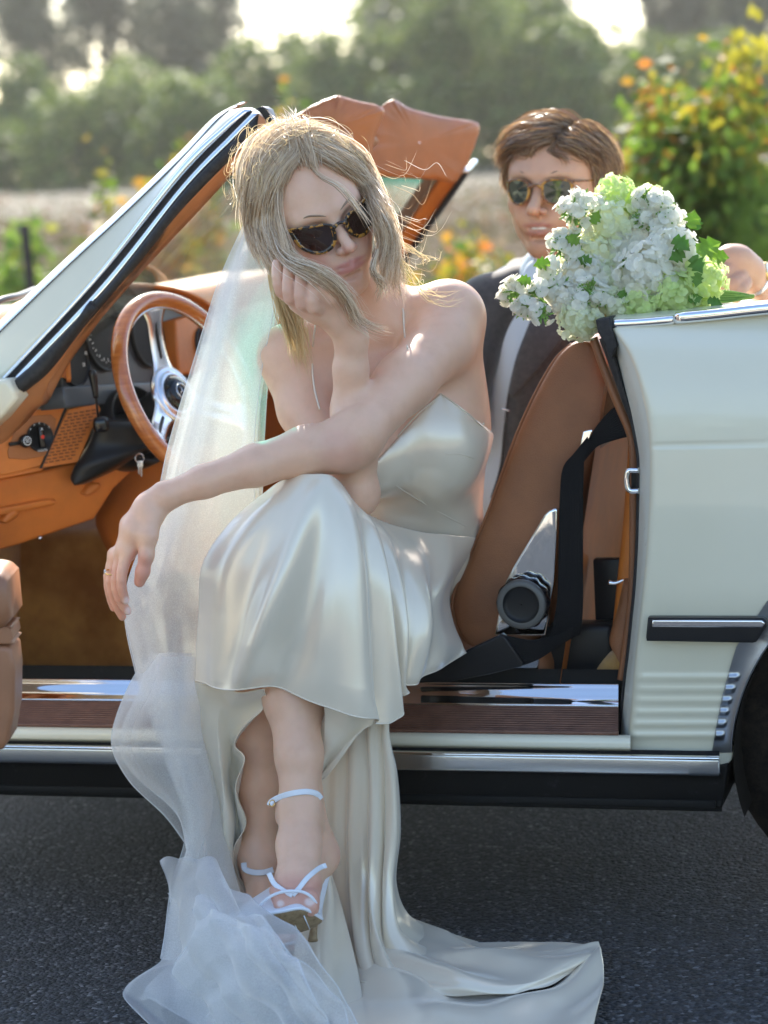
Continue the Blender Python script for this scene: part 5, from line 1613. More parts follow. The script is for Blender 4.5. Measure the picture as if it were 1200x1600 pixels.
def foldA(S, T):
    d = .016 * gauss(S, .30 - .13 * T, .030 + .012 * T) * np.clip(T * 1.5 - .05, 0, 1)
    d -= .015 * gauss(S, .36 - .12 * T, .03 + .02 * T) * np.clip(T * 1.5 - .1, 0, 1)
    d += .012 * gauss(S, .445 - .04 * T, .04) * np.clip(T * 1.6 - .3, 0, 1)
    d -= .012 * gauss(S, .52 - .02 * T, .03) * np.clip(T * 1.3 - .1, 0, 1)
    d += .010 * gauss(S, .575 + .02 * T, .022) * np.clip(T * 1.4 - .05, 0, 1)
    d -= .010 * gauss(S, .615 + .02 * T, .016) * np.clip(T * 1.4 - .0, 0, 1)
    d += .009 * gauss(S, .655 + .01 * T, .018) * np.clip(T * 1.4 - .0, 0, 1)
    d -= .008 * gauss(S, .70 + .01 * T, .018) * np.clip(T * 1.5, 0, 1)
    d += .007 * gauss(S, .77, .035) * np.clip(T * 2, 0, 1) - .005 * gauss(S, .84, .03) * np.clip(T * 2, 0, 1) * (1.2 - T) + .004 * gauss(S, .90, .035) * (1.1 - T)
    d += .004 * np.sin(T * 9 + S * 14) * np.clip((S - .72) * 6, 0, 1) * (1 - T)
    d += .006 * gauss(S, .10, .04) * np.clip(T * 1.3 - .2, 0, 1) - .005 * gauss(S, .17, .03) * T
    d += .0006 * np.sin(S * 40 + T * 11)
    return -1.35 * d
cA = sheet(PG(A_rows), 150, 260, foldA)
oA = sheet_obj('skirt_front', cA, m_satin, dress, .0012)
V, F = tube(cA[-1] - _fw * .001, .0011, 5); obj('hem', V, F, m_satin, dress)
# flap of hem turned to show its inside, right of the shins
cH = sheet(PG([[(506, 1103, -.228), (545, 1112, -.228), (585, 1121, -.228)], [(507, 1125, -.20), (548, 1142, -.195), (580, 1132, -.212)], [(506, 1160, -.18), (532, 1170, -.18), (556, 1155, -.20)], [(502, 1195, -.165), (515, 1195, -.165), (528, 1188, -.18)], [(500, 1215, -.16), (502, 1216, -.16), (504, 1216, -.165)]]), 60, 60, lambda S, T: .003 * np.sin(S * 9 + T * 6))
sheet_obj('turned_hem', cH, m_satin_in, dress, .001)
# right hanging panel
B_rows = [
 [(498, 1050, -.12), (535, 1050, -.14), (575, 1060, -.16), (605, 1062, -.165), (624, 1058, -.16), (634, 1058, -.13)],
 [(500, 1135, -.10), (535, 1135, -.12), (565, 1135, -.15), (588, 1135, -.16), (602, 1130, -.165), (606, 1128, -.13)],
 [(500, 1215, -.08), (535, 1220, -.11), (568, 1215, -.14), (590, 1215, -.155), (612, 1215, -.16), (622, 1212, -.12)],
 [(502, 1300, -.06), (535, 1305, -.10), (565, 1300, -.13), (590, 1300, -.15), (614, 1300, -.15), (627, 1298, -.11)],
 [(512, 1380, -.05), (538, 1385, -.10), (565, 1385, -.14), (588, 1385, -.16), (606, 1385, -.16), (620, 1380, -.11)],
 [(525, 1440, -.06), (545, 1450, -.13), (568, 1460, -.19), (592, 1466, -.20), (618, 1455, -.18), (643, 1434, -.085)],
 [(540, 1500, -.10), (556, 1515, -.20), (582, 1522, -.255), (620, 1518, -.255), (662, 1492, -.20), (700, 1458, -.085)],
 [(550, 1560, -.30), (575, 1545, -.30), (615, 1540, -.285), (665, 1535, -.275), (715, 1510, -.215), (750, 1474, -.10)]]
def foldB(S, T):
    d = .010 * gauss(S, .30 + .05 * T, .05) - .012 * gauss(S, .42 + .05 * T, .035) + .010 * gauss(S, .53 + .04 * T, .05) - .013 * gauss(S, .66, .03) + .010 * gauss(S, .78 + .02 * np.sin(T * 4), .05) - .008 * gauss(S, .88, .03)
    return -d * np.clip(.3 + T * 1.2, 0, 1) * np.clip((1.1 - T) * 3, .3, 1) - .0012 * np.sin(S * 40 + T * 6)
cB = sheet(PG(B_rows), 150, 130, foldB)
sheet_obj('skirt_side', cB, m_satin, dress, .0012)
# panel running in front, from the raised shoe to the ground
G_rows = [
 [(503, 1342, -.13), (508, 1345, -.14), (513, 1350, -.13)],
 [(488, 1405, -.15), (512, 1405, -.18), (532, 1410, -.15)],
 [(465, 1470, -.20), (505, 1470, -.25), (548, 1475, -.21)],
 [(455, 1540, -.28), (508, 1540, -.33), (562, 1540, -.30)],
 [(448, 1640, -.46), (510, 1640, -.46), (575, 1640, -.44)]]
cG = sheet(PG(G_rows), 80, 60, lambda S, T: -.006 * gauss(S, .5, .2) * (1 - T) - .003 * np.sin(S * 12 + T * 3) * T)
sheet_obj('front_panel', cG, m_satin, dress, .0012)
# left inner panel with its ruffled edge
E_rows = [
 [(304, 1062, -.115), (335, 1070, -.135), (372, 1075, -.165), (413, 1076, -.20)],
 [(309, 1095, -.09), (338, 1100, -.12), (368, 1103, -.12), (411, 1100, -.17)],
 [(315, 1130, -.075), (338, 1135, -.115), (362, 1145, -.09), (402, 1118, -.15)],
 [(322, 1165, -.065), (341, 1175, -.11), (358, 1180, -.07), (370, 1163, -.11)],
 [(328, 1205, -.06), (346, 1215, -.10), (362, 1210, -.06), (380, 1188, -.12)],
 [(335, 1250, -.055), (351, 1260, -.095), (368, 1255, -.055), (378, 1230, -.10)],
 [(343, 1300, -.05), (356, 1310, -.085), (371, 1305, -.05), (384, 1280, -.09)],
 [(358, 1350, -.045), (364, 1360, -.07), (370, 1350, -.045), (366, 1325, -.075)],
 [(376, 1392, -.04), (379, 1396, -.05), (382, 1394, -.04), (384, 1388, -.04)]]
cE = sheet(PG(E_rows), 130, 70, lambda S, T: -.006 * np.sin(T * 19 + S * 2) * S ** 1.2 - .004 * np.sin(S * 11 + T * 5))
sheet_obj('skirt_inner_left', cE, m_satin_in, dress, .0012)
V, F = tube(cE[:, -1] - _fw * .0008, .0011, 5); obj('hem', V, F, m_satin, dress)
F_rows = [[(x, y, Yq) for x, Yq in ((318, -.03), (370, .03), (430, .05), (500, .03), (560, -.02))] for y in (1050, 1150, 1250, 1350)]
F_rows.append([(360, 1420, -.03), (400, 1440, .0), (450, 1450, .0), (500, 1450, -.04), (550, 1450, -.08)])
cF = sheet(PG(F_rows), 60, 80, lambda S, T: .006 * np.sin(S * 30 + T * 2))
sheet_obj('skirt_back', cF, m_satin_in, dress, .0012)
# train on the ground
def GG(rows): return np.array([[G(*q) for q in r] for r in rows])
T_rows = [
 [(545, 1400, .008), (640, 1436, .006), (690, 1458, .006), (740, 1470, .006), (830, 1476, .006), (900, 1475, .008), (930, 1476, .01)],
 [(545, 1430, .01), (635, 1452, .020), (690, 1468, .022), (740, 1481, .020), (830, 1484, .020), (905, 1479, .022), (935, 1479, .020)],
 [(540, 1470, .012), (630, 1484, .022), (690, 1494, .026), (740, 1503, .026), (830, 1502, .028), (905, 1490, .028), (940, 1484, .022)],
 [(535, 1510, .010), (625, 1516, .020), (690, 1528, .024), (740, 1534, .026), (830, 1530, .027), (900, 1508, .025), (939, 1487, .020)],
 [(530, 1535, .008), (620, 1536, .014), (680, 1549, .012), (730, 1554, .012), (800, 1552, .012), (870, 1535, .014), (937, 1488, .018)]]
cT = sheet(GG(T_rows), 110, 180, lambda S, T: -.009 * np.sin(T * 13 - 7 * S + 1.2 * np.sin(S * 5)) * np.clip(1.15 - S, 0, 1) - .004 * gauss(T, .55 - .3 * S, .05) - .004 * np.sin(T * 24 - 5 * S) * gauss(S, .35, .25) - .0015 * np.sin(S * 18 + T * 9))
sheet_obj('train', cT, m_satin, dress, .0012)
D_rows = [
 [(520, 1490, .006), (640, 1525, .012), (720, 1545, .008), (800, 1548, .008), (870, 1532, .010), (938, 1486, .020)],
 [(520, 1530, .006), (640, 1550, .02), (720, 1562, .012), (800, 1566, .012), (880, 1550, .016), (943, 1510, .020)],
 [(520, 1580, .006), (640, 1590, .028), (720, 1596, .018), (800, 1596, .016), (880, 1585, .014), (940, 1550, .018)],
 [(520, 1700, .006), (640, 1700, .006), (720, 1700, .006), (800, 1690, .006), (880, 1660, .006), (925, 1615, .01)]]
cD = sheet(GG(D_rows), 70, 120, lambda S, T: -.006 * np.sin(T * 9 + S * 7) - .003 * np.sin(S * 15 - T * 6))
sheet_obj('train_lining', cD, m_satin, dress, .0012)
# ================================================================== bride: hair
m_hairB = hairmat('dark_blond_hair', [(0, (.42, .28, .16)), (.4, (.74, .57, .38)), (.8, (.94, .81, .62)), (1, (.99, .92, .79))], .55)
m_hairB2 = hairmat('golden_hair_ends', [(0, (.62, .46, .24)), (1, (.82, .66, .38))], .45)
hair = bpy.data.objects.new('hair', None); col.objects.link(hair); hair.parent = bride
cS = HW(0, -.012, .050); rS = np.array([.0790, .102, .0805]) * sB
def hp(q, c=cS, r=rS, B_=HbB, fall=-.06):
    if len(q) == 3: return P(*q)
    return hit_ell(q[0], q[1], c, r, B_)
def GD(gs, **k): return [np.array([hp(q, **k) for q in g_]) for g_ in gs]
rh = np.random.default_rng(5)
# under-layer that closes the scalp
HBd = Body(HW(0, -.01, .04) - .2, HW(0, -.01, .04) + .2, .004)
HBd.ell(HW(0, -.020, .050), np.array([.0730, .091, .0750]) * sB, HbB, .0)
HBd.ell(HW(0, -.05, -.01), np.array([.066, .055, .078]) * sB, HbB, .04)
HBd.ell(HW(0, .080, -.008), np.array([.058, .060, .090]) * sB, HbB, .012, True)
V, F = HBd.mesh(); V = relax(V, F, 3)
m_cap = mat('hair_underlayer', (.5, .38, .24), .6)
n_ = noise(m_cap, 60, 4, .6, vec_scale=(1, 1, .15)); colored(m_cap, n_, [(.3, (.36, .26, .15)), (.7, (.62, .48, .31))], .8, .004)
obj('hair_cap', V, F, m_cap, hair)
K_ = 22
sets = []
# left curtain of the parting
sets.append((strands(GD([
   [(452, 214), (470, 238), (450, 264), (434, 297), (428, 332), (431, 360, -.085), (444, 388, -.115), (455, 402, -.145)],
   [(450, 212), (455, 240), (430, 272), (419, 308), (415, 345), (420, 375, -.07), (432, 398, -.10), (446, 410, -.13)],
   [(448, 210), (435, 240), (412, 276), (404, 315), (402, 350), (408, 378, -.045), (420, 402, -.07), (432, 425, -.08)],
   [(445, 208), (420, 235), (398, 272), (391, 312), (390, 345), (396, 372, -.02), (405, 392, -.03), (414, 410, -.05)]]),
   3600, K_, .0032, .003, rh, .35), m_hairB))
sets.append((strands(GD([
   [(448, 255), (435, 300), (434, 350, -.085), (446, 392, -.125), (470, 416, -.168), (505, 434, -.187), (540, 466, -.165), (566, 512, -.14)],
   [(440, 260), (422, 305), (424, 355, -.075), (436, 392, -.115), (456, 412, -.157), (490, 428, -.185), (525, 452, -.17), (560, 500, -.14)]]), 260, K_, .0035, .004, rh), m_hairB))
sets.append((strands(GD([
   [(446, 208), (412, 235), (398, 275), (394, 318), (396, 360, -.01), (402, 384, .01)],
   [(444, 206), (402, 235), (393, 272), (388, 312), (390, 345, .03), (398, 372, .05)],
   [(440, 205), (395, 245), (388, 282), (385, 320, .03), (390, 350, .06), (400, 374, .09)]]), 700, K_, .003, .004, rh), m_hairB))
# right curtain
sets.append((strands(GD([
   [(455, 213), (488, 236), (530, 262), (566, 292), (594, 328, -.10), (610, 364, -.10), (610, 394, -.10), (600, 420, -.105), (600, 440, -.09)],
   [(458, 211), (496, 232), (540, 258), (574, 294), (594, 336, -.09), (606, 374, -.09), (602, 406, -.085), (598, 432, -.08), (608, 452, -.05)],
   [(460, 209), (502, 227), (546, 256), (576, 296), (598, 340, -.07), (608, 378, -.07), (610, 410, -.06), (612, 438, -.04), (626, 462, -.01)],
   [(462, 207), (508, 222), (554, 250), (582, 296, -.02), (600, 344, -.03), (612, 388, -.03), (618, 420, -.02), (624, 446, .0), (632, 468, .02)]]),
   2400, K_, .0036, .0060, rh, .5), m_hairB))
sets.append((strands(GD([
   [(462, 206), (515, 215), (562, 248), (584, 296, .02), (600, 344, .01), (614, 386, .0), (622, 418, .02), (630, 440, .03)],
   [(462, 205), (520, 212), (568, 246), (586, 298, .05), (600, 346, .05), (608, 390, .05), (610, 420, .06), (610, 440, .07)]]), 300, K_, .004, .006, rh, .5), m_hairB))
# crown, running back from the parting
sets.append((strands(GD([
   [(470, 250), (462, 230), (455, 210), (448, 198), (440, 192, .02)],
   [(500, 262), (492, 235), (480, 212), (470, 198), (462, 190, .03)],
   [(440, 262), (436, 238), (434, 216), (430, 203), (425, 200, .02)]]), 300, 14, .006, .003, rh), m_hairB))
# wrap over the top of the head from side to side
sets.append((strands([np.array([HW(math.sin(a) * .0785 * q_, y_, .048 + math.cos(a) * .0805 * q_) for a in np.linspace(-1.55, 1.55, 9)]) for y_, q_ in ((.04, .93), (.015, .99), (-.02, 1.0), (-.055, .93), (-.085, .75))], 3600, 20, .0030, .003, rh, .5), m_hairB))
# thin front locks and hanging ends
for gs, n_s2, sp_, wv, mt in (
   ([[(470, 240), (500, 275), (530, 292, -.130), (554, 318, -.142), (574, 346, -.140), (588, 366, -.125)]], 26, .0016, .002, m_hairB),
   ([[(452, 250), (438, 285), (436, 330, -.10), (446, 375, -.13), (452, 400, -.135), (445, 425, -.13), (440, 455, -.10)]], 60, .002, .003, m_hairB),
   ([[(430, 392, -.11), (455, 408, -.155), (492, 420, -.195), (522, 440, -.185), (545, 470, -.165), (556, 496, -.15), (585, 515, -.14), (612, 520, -.13)]], 130, .0030, .003, m_hairB),
   ([[(430, 380, -.07), (430, 430, -.07), (445, 480, -.06), (462, 530, -.03), (482, 585, -.0)], [(420, 380, -.04), (424, 430, -.04), (440, 490, -.04), (455, 530, -.02), (462, 560, -.01)], [(440, 400, -.07), (446, 450, -.07), (470, 500, -.05), (478, 540, -.04), (486, 600, -.02)]], 330, .003, .003, m_hairB2),
   ([[(590, 390, -.11), (582, 420, -.125), (596, 445, -.11), (588, 470, -.095)]], 70, .002, .004, m_hairB),
   ([[(615, 395, -.09), (640, 420, -.075), (655, 450, -.05), (690, 462, -.03), (735, 452, -.02)], [(615, 400, -.09), (640, 440, -.075), (662, 465, -.05), (700, 480, -.03), (730, 468, -.02)]], 14, .003, .006, m_hairB2),
   ([[(620, 380, -.08), (650, 400, -.07), (680, 405, -.06), (702, 392, -.06), (706, 368, -.06)], [(615, 370, -.08), (650, 392, -.07), (668, 405, -.06), (660, 415, -.06), (640, 405, -.06)]], 10, .003, .006, m_hairB2)):
    sets.append((strands(GD(gs), n_s2, K_, sp_, wv, rh), mt))
allB = {}
for S_, mt in sets: allB.setdefault(mt.name, []).append((S_, mt))
for nm_, lst in allB.items():
    for S_, mt in lst:
        r_ = rh.uniform(.00025, .0006, len(S_))
        V, F = strand_mesh(S_, r_); obj('lock', V, F, mt, hair)
# flyaway loops over the crown
fl = []
for i in range(420):
    a = rh.uniform(-1.5, 1.5); y_ = rh.uniform(-.08, .06)
    p0_ = HW(math.sin(a) * .077, y_, .05 + math.cos(a) * .078)
    out_ = nrm(p0_ - cS); tn = nrm(np.cross(out_, rh.normal(size=3)))
    R_ = rh.uniform(.006, .026); hgt = rh.uniform(.001, .015)
    th_ = np.linspace(0, rh.uniform(1.8, 4.6), 22)
    fl.append(p0_ + out_ * (hgt * np.sin(th_ * .6))[:, None] + tn * (R_ * np.sin(th_))[:, None] + np.cross(out_, tn) * (R_ * (1 - np.cos(th_)) * rh.uniform(-1, 1))[:, None])
V, F = strand_mesh(np.array(fl), np.full(len(fl), .00034)); obj('flyaway_hair', V, F, m_hairB2, hair)
fl = []
for i in range(34):
    x0 = rh.uniform(585, 650); y0 = rh.uniform(250, 440)
    x0 = max(x0, np.interp(y0, [250, 350, 440], [590, 618, 640]))
    L_ = rh.uniform(20, 60); q = [(x0 - 12, y0, -.03), (x0 + L_ * .4, y0 + L_ * .3, -.02), (x0 + L_ * .8, y0 + L_ * rh.uniform(.0, .7), -.01), (x0 + L_ * rh.uniform(.7, 1.2), y0 + L_ * rh.uniform(-.5, .6), -.01)]
    fl.append(cat([P(*z) for z in q], 22))
V, F = strand_mesh(np.array(fl), np.full(len(fl), .00028)); obj('flyaway_hair', V, F, m_hairB, hair)

# ================================================================== sunglasses
def tortoise(name, a_, b_, sc):
    m = mat(name, a_, .12, Coat_Weight=.5)
    n = noise(m, sc, 2, .5); r = ramp(m, n.outputs['Fac'], [(.50, b_), (.55, a_), (.7, tuple(x * 1.15 for x in a_))])
    L(m, r.outputs[0], bsdf(m).inputs['Base Color']); return m
def sunglasses(W, Hb, s, m_frame, m_lens, label, shape, inset, yb, zb, roundness, tempx):
    root = empty('sunglasses', W(0, yb, zb), label, 'sunglasses')
    yf = lambda x: yb - roundness * x * x
    def outl(sx, k, dy=0):
        q = np.array(shape); c0 = q.mean(0)
        q = c0 + (q - c0) * k
        q = cat(np.vstack([q, q[:1]]), 41)[:-1]
        return np.array([W(sx * x, yf(x) + dy, z + zb) for x, z in q])
    fr_ = bpy.data.objects.new('frame', None); col.objects.link(fr_); fr_.parent = root
    for sx in (-1, 1):
        rings = [outl(sx, 1, 0), outl(sx, .985, .0016), outl(sx, inset + .02, .0018), outl(sx, inset, .0006), outl(sx, inset, -.0022), outl(sx, 1, -.0022)]
        Vv = np.array(rings); obj('rim', Vv.reshape(-1, 3), gridfaces(6, 40, True), m_frame, fr_)
        # close ring back to front
        Vv = np.array([rings[-1], rings[0]]); obj('rim_edge', Vv.reshape(-1, 3), gridfaces(2, 40, True), m_frame, fr_)
        ln = [outl(sx, inset + .01, 0)]; c0 = ln[0].mean(0)
        for k_, h_ in ((.7, .0008), (.35, .0014), (.02, .0016)): ln.append(c0 + (ln[0] - c0) * k_ + Hb[:, 1] * h_)
        Vv = np.array(ln); obj('lens', Vv.reshape(-1, 3), gridfaces(4, 40, True), m_lens, root)
        q = [(tempx[0], yf(tempx[0]) - .001, tempx[1] + zb), (tempx[0] + .006, yf(tempx[0]) - .02, tempx[1] + zb), (.074, .02, tempx[1] + zb - .002), (.079, -.02, tempx[1] + zb - .004), (.078, -.045, tempx[1] + zb - .02)]
        V, F = tube([W(sx * x, y, z) for x, y, z in q], [.0042, .004, .0032, .003, .002], 8, 20, flat=.45); obj('temple', V, F, m_frame, root)
    V, F = tube([W(-.010, yf(0) + .0005, zb + .004), W(0, yf(0) + .001, zb + .0075), W(.010, yf(0) + .0005, zb + .004)], [.0032, .0024, .0032], 8, 10); obj('bridge', V, F, m_frame, fr_)
    return root
m_lensB = mat('brown_lens', (.018, .006, .006), .04, Coat_Weight=1.0); m_lensM = mat('green_black_lens', (.012, .018, .012), .03, Coat_Weight=1.0)
catw = [(.0080, .008), (.018, .0140), (.034, .0168), (.051, .0195), (.0640, .0210), (.0630, .008), (.0580, -.009), (.048, -.0210), (.034, -.0265), (.019, -.0230), (.0095, -.011)]
sunglasses(HW, HbB, sB, tortoise('tortoise_frame', (.42, .20, .035), (.02, .012, .008), 150), m_lensB, 'tortoiseshell cat eye sunglasses with dark brown lenses on the face of the bride', catw, .80, .1035, -.004, 7.0, (.061, .015))

# ================================================================== sandals and jewellery
m_strap = mat('white_leather', (.78, .79, .82), .35)
m_sole = mat('sandal_sole', (.34, .22, .11), .6); n_ = noise(m_sole, 120, 3); colored(m_sole, n_, [(.3, (.22, .14, .07)), (.6, (.36, .25, .13))])
def strap_on(path, w, name='strap', parent=None, lift=.0022, Yd=-.2, n=40, mt=None, r=None):
    q = cat(np.array(path, float), n)
    T = np.gradient(q, axis=0); T /= np.linalg.norm(T, axis=1)[:, None]; Nn = np.stack([-T[:, 1], T[:, 0]], 1) * w / 2
    mid = np.array([on(bvb, x, y, lift, Yd) for x, y in q])
    # steady the depth, so that the strap spans hollows
    D = np.array([np.linalg.norm(m_ - CAM) for m_ in mid])
    good = D < np.median(D) + .05
    D = np.interp(np.arange(n), np.arange(n)[good], D[good])
    D = np.convolve(np.pad(D, 4, mode='edge'), np.ones(9) / 9, 'valid') - .0005
    E1 = np.array([CAM + nrm(ray(*(a_))) * d for a_, d in zip(q + Nn, D)]); E2 = np.array([CAM + nrm(ray(*(a_))) * d for a_, d in zip(q - Nn, D)])
    return ribbon(name, E1, E2, mt or m_strap, parent, .0022, n, 6)
sand = bpy.data.objects.new('sandal', None); col.objects.link(sand); sand.parent = bride; sand['label'] = 'white strappy heeled sandal on the raised foot'
strap_on([(421, 1259), (424, 1253), (436, 1246), (455, 1240), (478, 1237), (494, 1240), (502, 1248)], 9, 'ankle_strap', sand)
V, F = torus(.0045, .0009, 6, 20, P(425, 1255, -.262), basis(nrm([.5, -.8, 0]))); obj('buckle', V, F, m_gold, sand)
strap_on([(420, 1364), (428, 1380), (442, 1391), (457, 1399)], 8, 'cross_strap', sand, Yd=-.31)
strap_on([(510, 1352), (498, 1357), (480, 1372), (468, 1387), (457, 1399)], 8, 'cross_strap', sand, Yd=-.31)
V, F = tube([P(402, 1427, -.33), P(408, 1413, -.338), P(424, 1400, -.345), P(445, 1393, -.348), P(470, 1393, -.35), P(486, 1401, -.352), (P(495, 1414, -.348)), P(498, 1428, -.34)], .0022, 8, 40); obj('toe_strap', V, F, m_strap, sand)
tpo = [(377, 1438, -.335), (400, 1431, -.352), (440, 1424, -.362), (470, 1419, -.362), (490, 1427, -.352), (503, 1436, -.335)]
bto = [(377, 1440, -.332), (398, 1449, -.335), (430, 1456, -.335), (460, 1457, -.332), (485, 1450, -.325), (502, 1440, -.33)]
V, F = tube([P(*q) for q in tpo], .0026, 8, 40); obj('sole_edge', V, F, m_strap, sand)
a_ = cat([P(*q) for q in tpo], 30); b_ = cat([P(*q) for q in bto], 30)
s_ = np.linspace(0, 1, 8)[:, None, None]
cs_ = a_[None] * (1 - s_) + b_[None] * s_ - _fw * (.004 * np.sin(math.pi * s_)); sheet_obj('outsole', cs_, m_sole, sand, .003)
insole = np.array([a_, a_ + np.array([0, .05, .004]), np.array([P(500, 1352, -.17)] * 30) + (np.linspace(-.022, .018, 30)[:, None] * np.array([1, 0, 0]))]); sheet_obj('insole', sheet(insole, 20, 30), m_strap, sand, .003)
for x in (412, 436, 460, 480):
    V, F = tube([P(x - 5, 1431, -.358), P(x + 4, 1452, -.342)], .0009, 5); obj('sole_groove', V, F, m_strap, sand)
V, F = tube([P(506, 1352, -.16), P(500, 1400, -.20), P(492, 1440, -.25), P(489, 1462, -.27), P(489, 1470, -.275)], [.009, .006, .005, .0062, .0075], 10, 20); obj('heel', V, F, m_sole, sand)
sand2 = bpy.data.objects.new('sandal', None); col.objects.link(sand2); sand2.parent = bride; sand2['label'] = 'white strappy sandal on the planted foot'
strap_on([(381, 1348), (383, 1358), (396, 1363), (412, 1363), (427, 1359)], 9, 'ankle_strap', sand2, Yd=-.05)
V, F = tube([P(440, 1478, -.15), P(470, 1470, -.17), P(500, 1462, -.175), P(540, 1468, -.16)], .0025, 8, 20); obj('toe_strap', V, F, m_strap, sand2)
V, F = prism(np.array([G(430, 1470, .012), G(470, 1520, .008), G(540, 1520, .008), G(560, 1490, .008), G(500, 1462, .01)]), [0, 0, .006], .001); obj('outsole', V, F, m_sole, sand2)
V, F = tube([P(398, 1405, .0), P(398, 1440, .0), G(398, 1462, .003)], [.009, .005, .006], 8, 10); obj('heel', V, F, m_sole, sand2)
ring = empty('ring', P(172, 894, -.18), 'thin gold ring with a small clear stone on the hanging hand of the bride', 'ring')
V, F = torus(.0092, .0011, 8, 40, P(173, 894, -.176), basis(nrm([.12, -.25, 1]))); obj('band', V, F, m_gold, ring)
V, F = lathe([(.0003, -.0025), (.003, .0006), (.0022, .0018), (.0003, .0019)], P(164.5, 892.5, -.186), nrm([-1, -.4, .1]), 8); obj('stone', V, F, mat('clear_stone', (.9, .92, .95), .02, 0, IOR=2.4, Transmission_Weight=.6), ring)

# ================================================================== veil
m_veil = bpy.data.materials.new('white_tulle'); m_veil.use_nodes = True
nt = m_veil.node_tree; nt.nodes.remove(bsdf(m_veil))
v_t = N(m_veil, 'ShaderNodeBsdfTransparent'); v_d = N(m_veil, 'ShaderNodeBsdfDiffuse', Color=(.90, .89, .87, 1)); v_l = N(m_veil, 'ShaderNodeBsdfTranslucent', Color=(.90, .89, .87, 1))
v_s = N(m_veil, 'ShaderNodeBsdfSheen') if hasattr(bpy.types, 'ShaderNodeBsdfSheen') else None
v_m = N(m_veil, 'ShaderNodeMixShader'); v_m.inputs[0].default_value = .5; L(m_veil, v_d.outputs[0], v_m.inputs[1]); L(m_veil, v_l.outputs[0], v_m.inputs[2])
lw = N(m_veil, 'ShaderNodeLayerWeight', Blend=.35); mr_ = N(m_veil, 'ShaderNodeMapRange'); mr_.inputs['To Min'].default_value = .32; mr_.inputs['To Max'].default_value = .95
vn = N(m_veil, 'ShaderNodeTexCoord'); vw = N(m_veil, 'ShaderNodeTexNoise', Scale=650.0, Detail=1.0); L(m_veil, vn.outputs['Object'], vw.inputs['Vector'])
va_ = N(m_veil, 'ShaderNodeMath'); va_.operation = 'MULTIPLY_ADD'; va_.inputs[1].default_value = .5; L(m_veil, vw.outputs['Fac'], va_.inputs[0]); L(m_veil, lw.outputs['Facing'], va_.inputs[2])
vs_ = N(m_veil, 'ShaderNodeMath'); vs_.operation = 'SUBTRACT'; vs_.inputs[1].default_value = .25; L(m_veil, va_.outputs[0], vs_.inputs[0])
L(m_veil, vs_.outputs[0], mr_.inputs['Value'])
v_x = N(m_veil, 'ShaderNodeMixShader'); L(m_veil, mr_.outputs[0], v_x.inputs[0]); L(m_veil, v_t.outputs[0], v_x.inputs[1]); L(m_veil, v_m.outputs[0], v_x.inputs[2])
L(m_veil, v_x.outputs[0], nt.nodes['Material Output'].inputs[0])
m_hemv = mat('tulle_hem', (.85, .86, .87), .6, Alpha=.55)
veil = empty('veil', P(400, 350, .03), 'sheer white tulle veil falling from the back of her hair down to the road', 'veil')
def veil_sheet(rows, disp, hems=(0, -1), m=150, n=90, name='tulle_layer', bottom=False):
    c = sheet(rows, m, n, disp)
    sheet_obj(name, c, m_veil, veil)
    for h_ in hems:
        V, F = tube(c[:, h_], .0007, 5); obj('tulle_edge', V, F, m_hemv, veil)
    if bottom:
        V, F = tube(c[-1], .0009, 5); obj('tulle_edge', V, F, m_hemv, veil)
V1 = [
 [(380, 352, .05), (388, 346, .03), (398, 350, .03), (410, 380, .03)],
 [(338, 440, .06), (366, 440, .02), (398, 445, .02), (426, 462, .02)],
 [(303, 560, .07), (342, 560, .03), (380, 565, .03), (410, 580, .03)],
 [(265, 690, .06), (315, 690, .03), (358, 690, .03), (398, 690, .04)],
 [(236, 800, .03), (288, 800, .01), (343, 800, .01), (393, 800, .02)],
 [(192, 925, -.03), (248, 930, -.05), (300, 930, -.05), (350, 930, .0)],
 [(212, 1045, -.07), (252, 1050, -.09), (292, 1050, -.08), (335, 1050, -.02)],
 [(258, 1180, -.09), (284, 1185, -.12), (310, 1190, -.10), (338, 1190, -.03)],
 [(292, 1290, -.1), (308, 1295, -.13), (325, 1300, -.12), (352, 1310, -.05)],
 [(270, 1390, -.14), (305, 1400, -.17), (340, 1410, -.17), (385, 1420, -.12)],
 [(255, 1500, -.24), (310, 1510, -.27), (370, 1510, -.27), (440, 1500, -.22)]]
fv = lambda a_, b_, c_, d_: (lambda S, T: (.006 * np.sin(S * a_ * .42 + T * b_ * 1.3) + .0022 * np.sin(S * c_ * .4 - T * d_ * 1.2)) * np.clip(T * 4, .3, 1))
for k, (dx, dY, fn) in enumerate(((0, 0, fv(22, 3, 45, 5)), (7, .03, fv(17, 5, 38, 7)), (16, .055, fv(26, 2, 50, 3)))):
    rows = [[(x + dx * (1 - i * .1) + (3 * math.sin(i * 1.7 + k)), y + 2 * k, Yq + dY) for (x, y, Yq) in r] for i, r in enumerate(V1)]
    veil_sheet(PG(rows), fn)
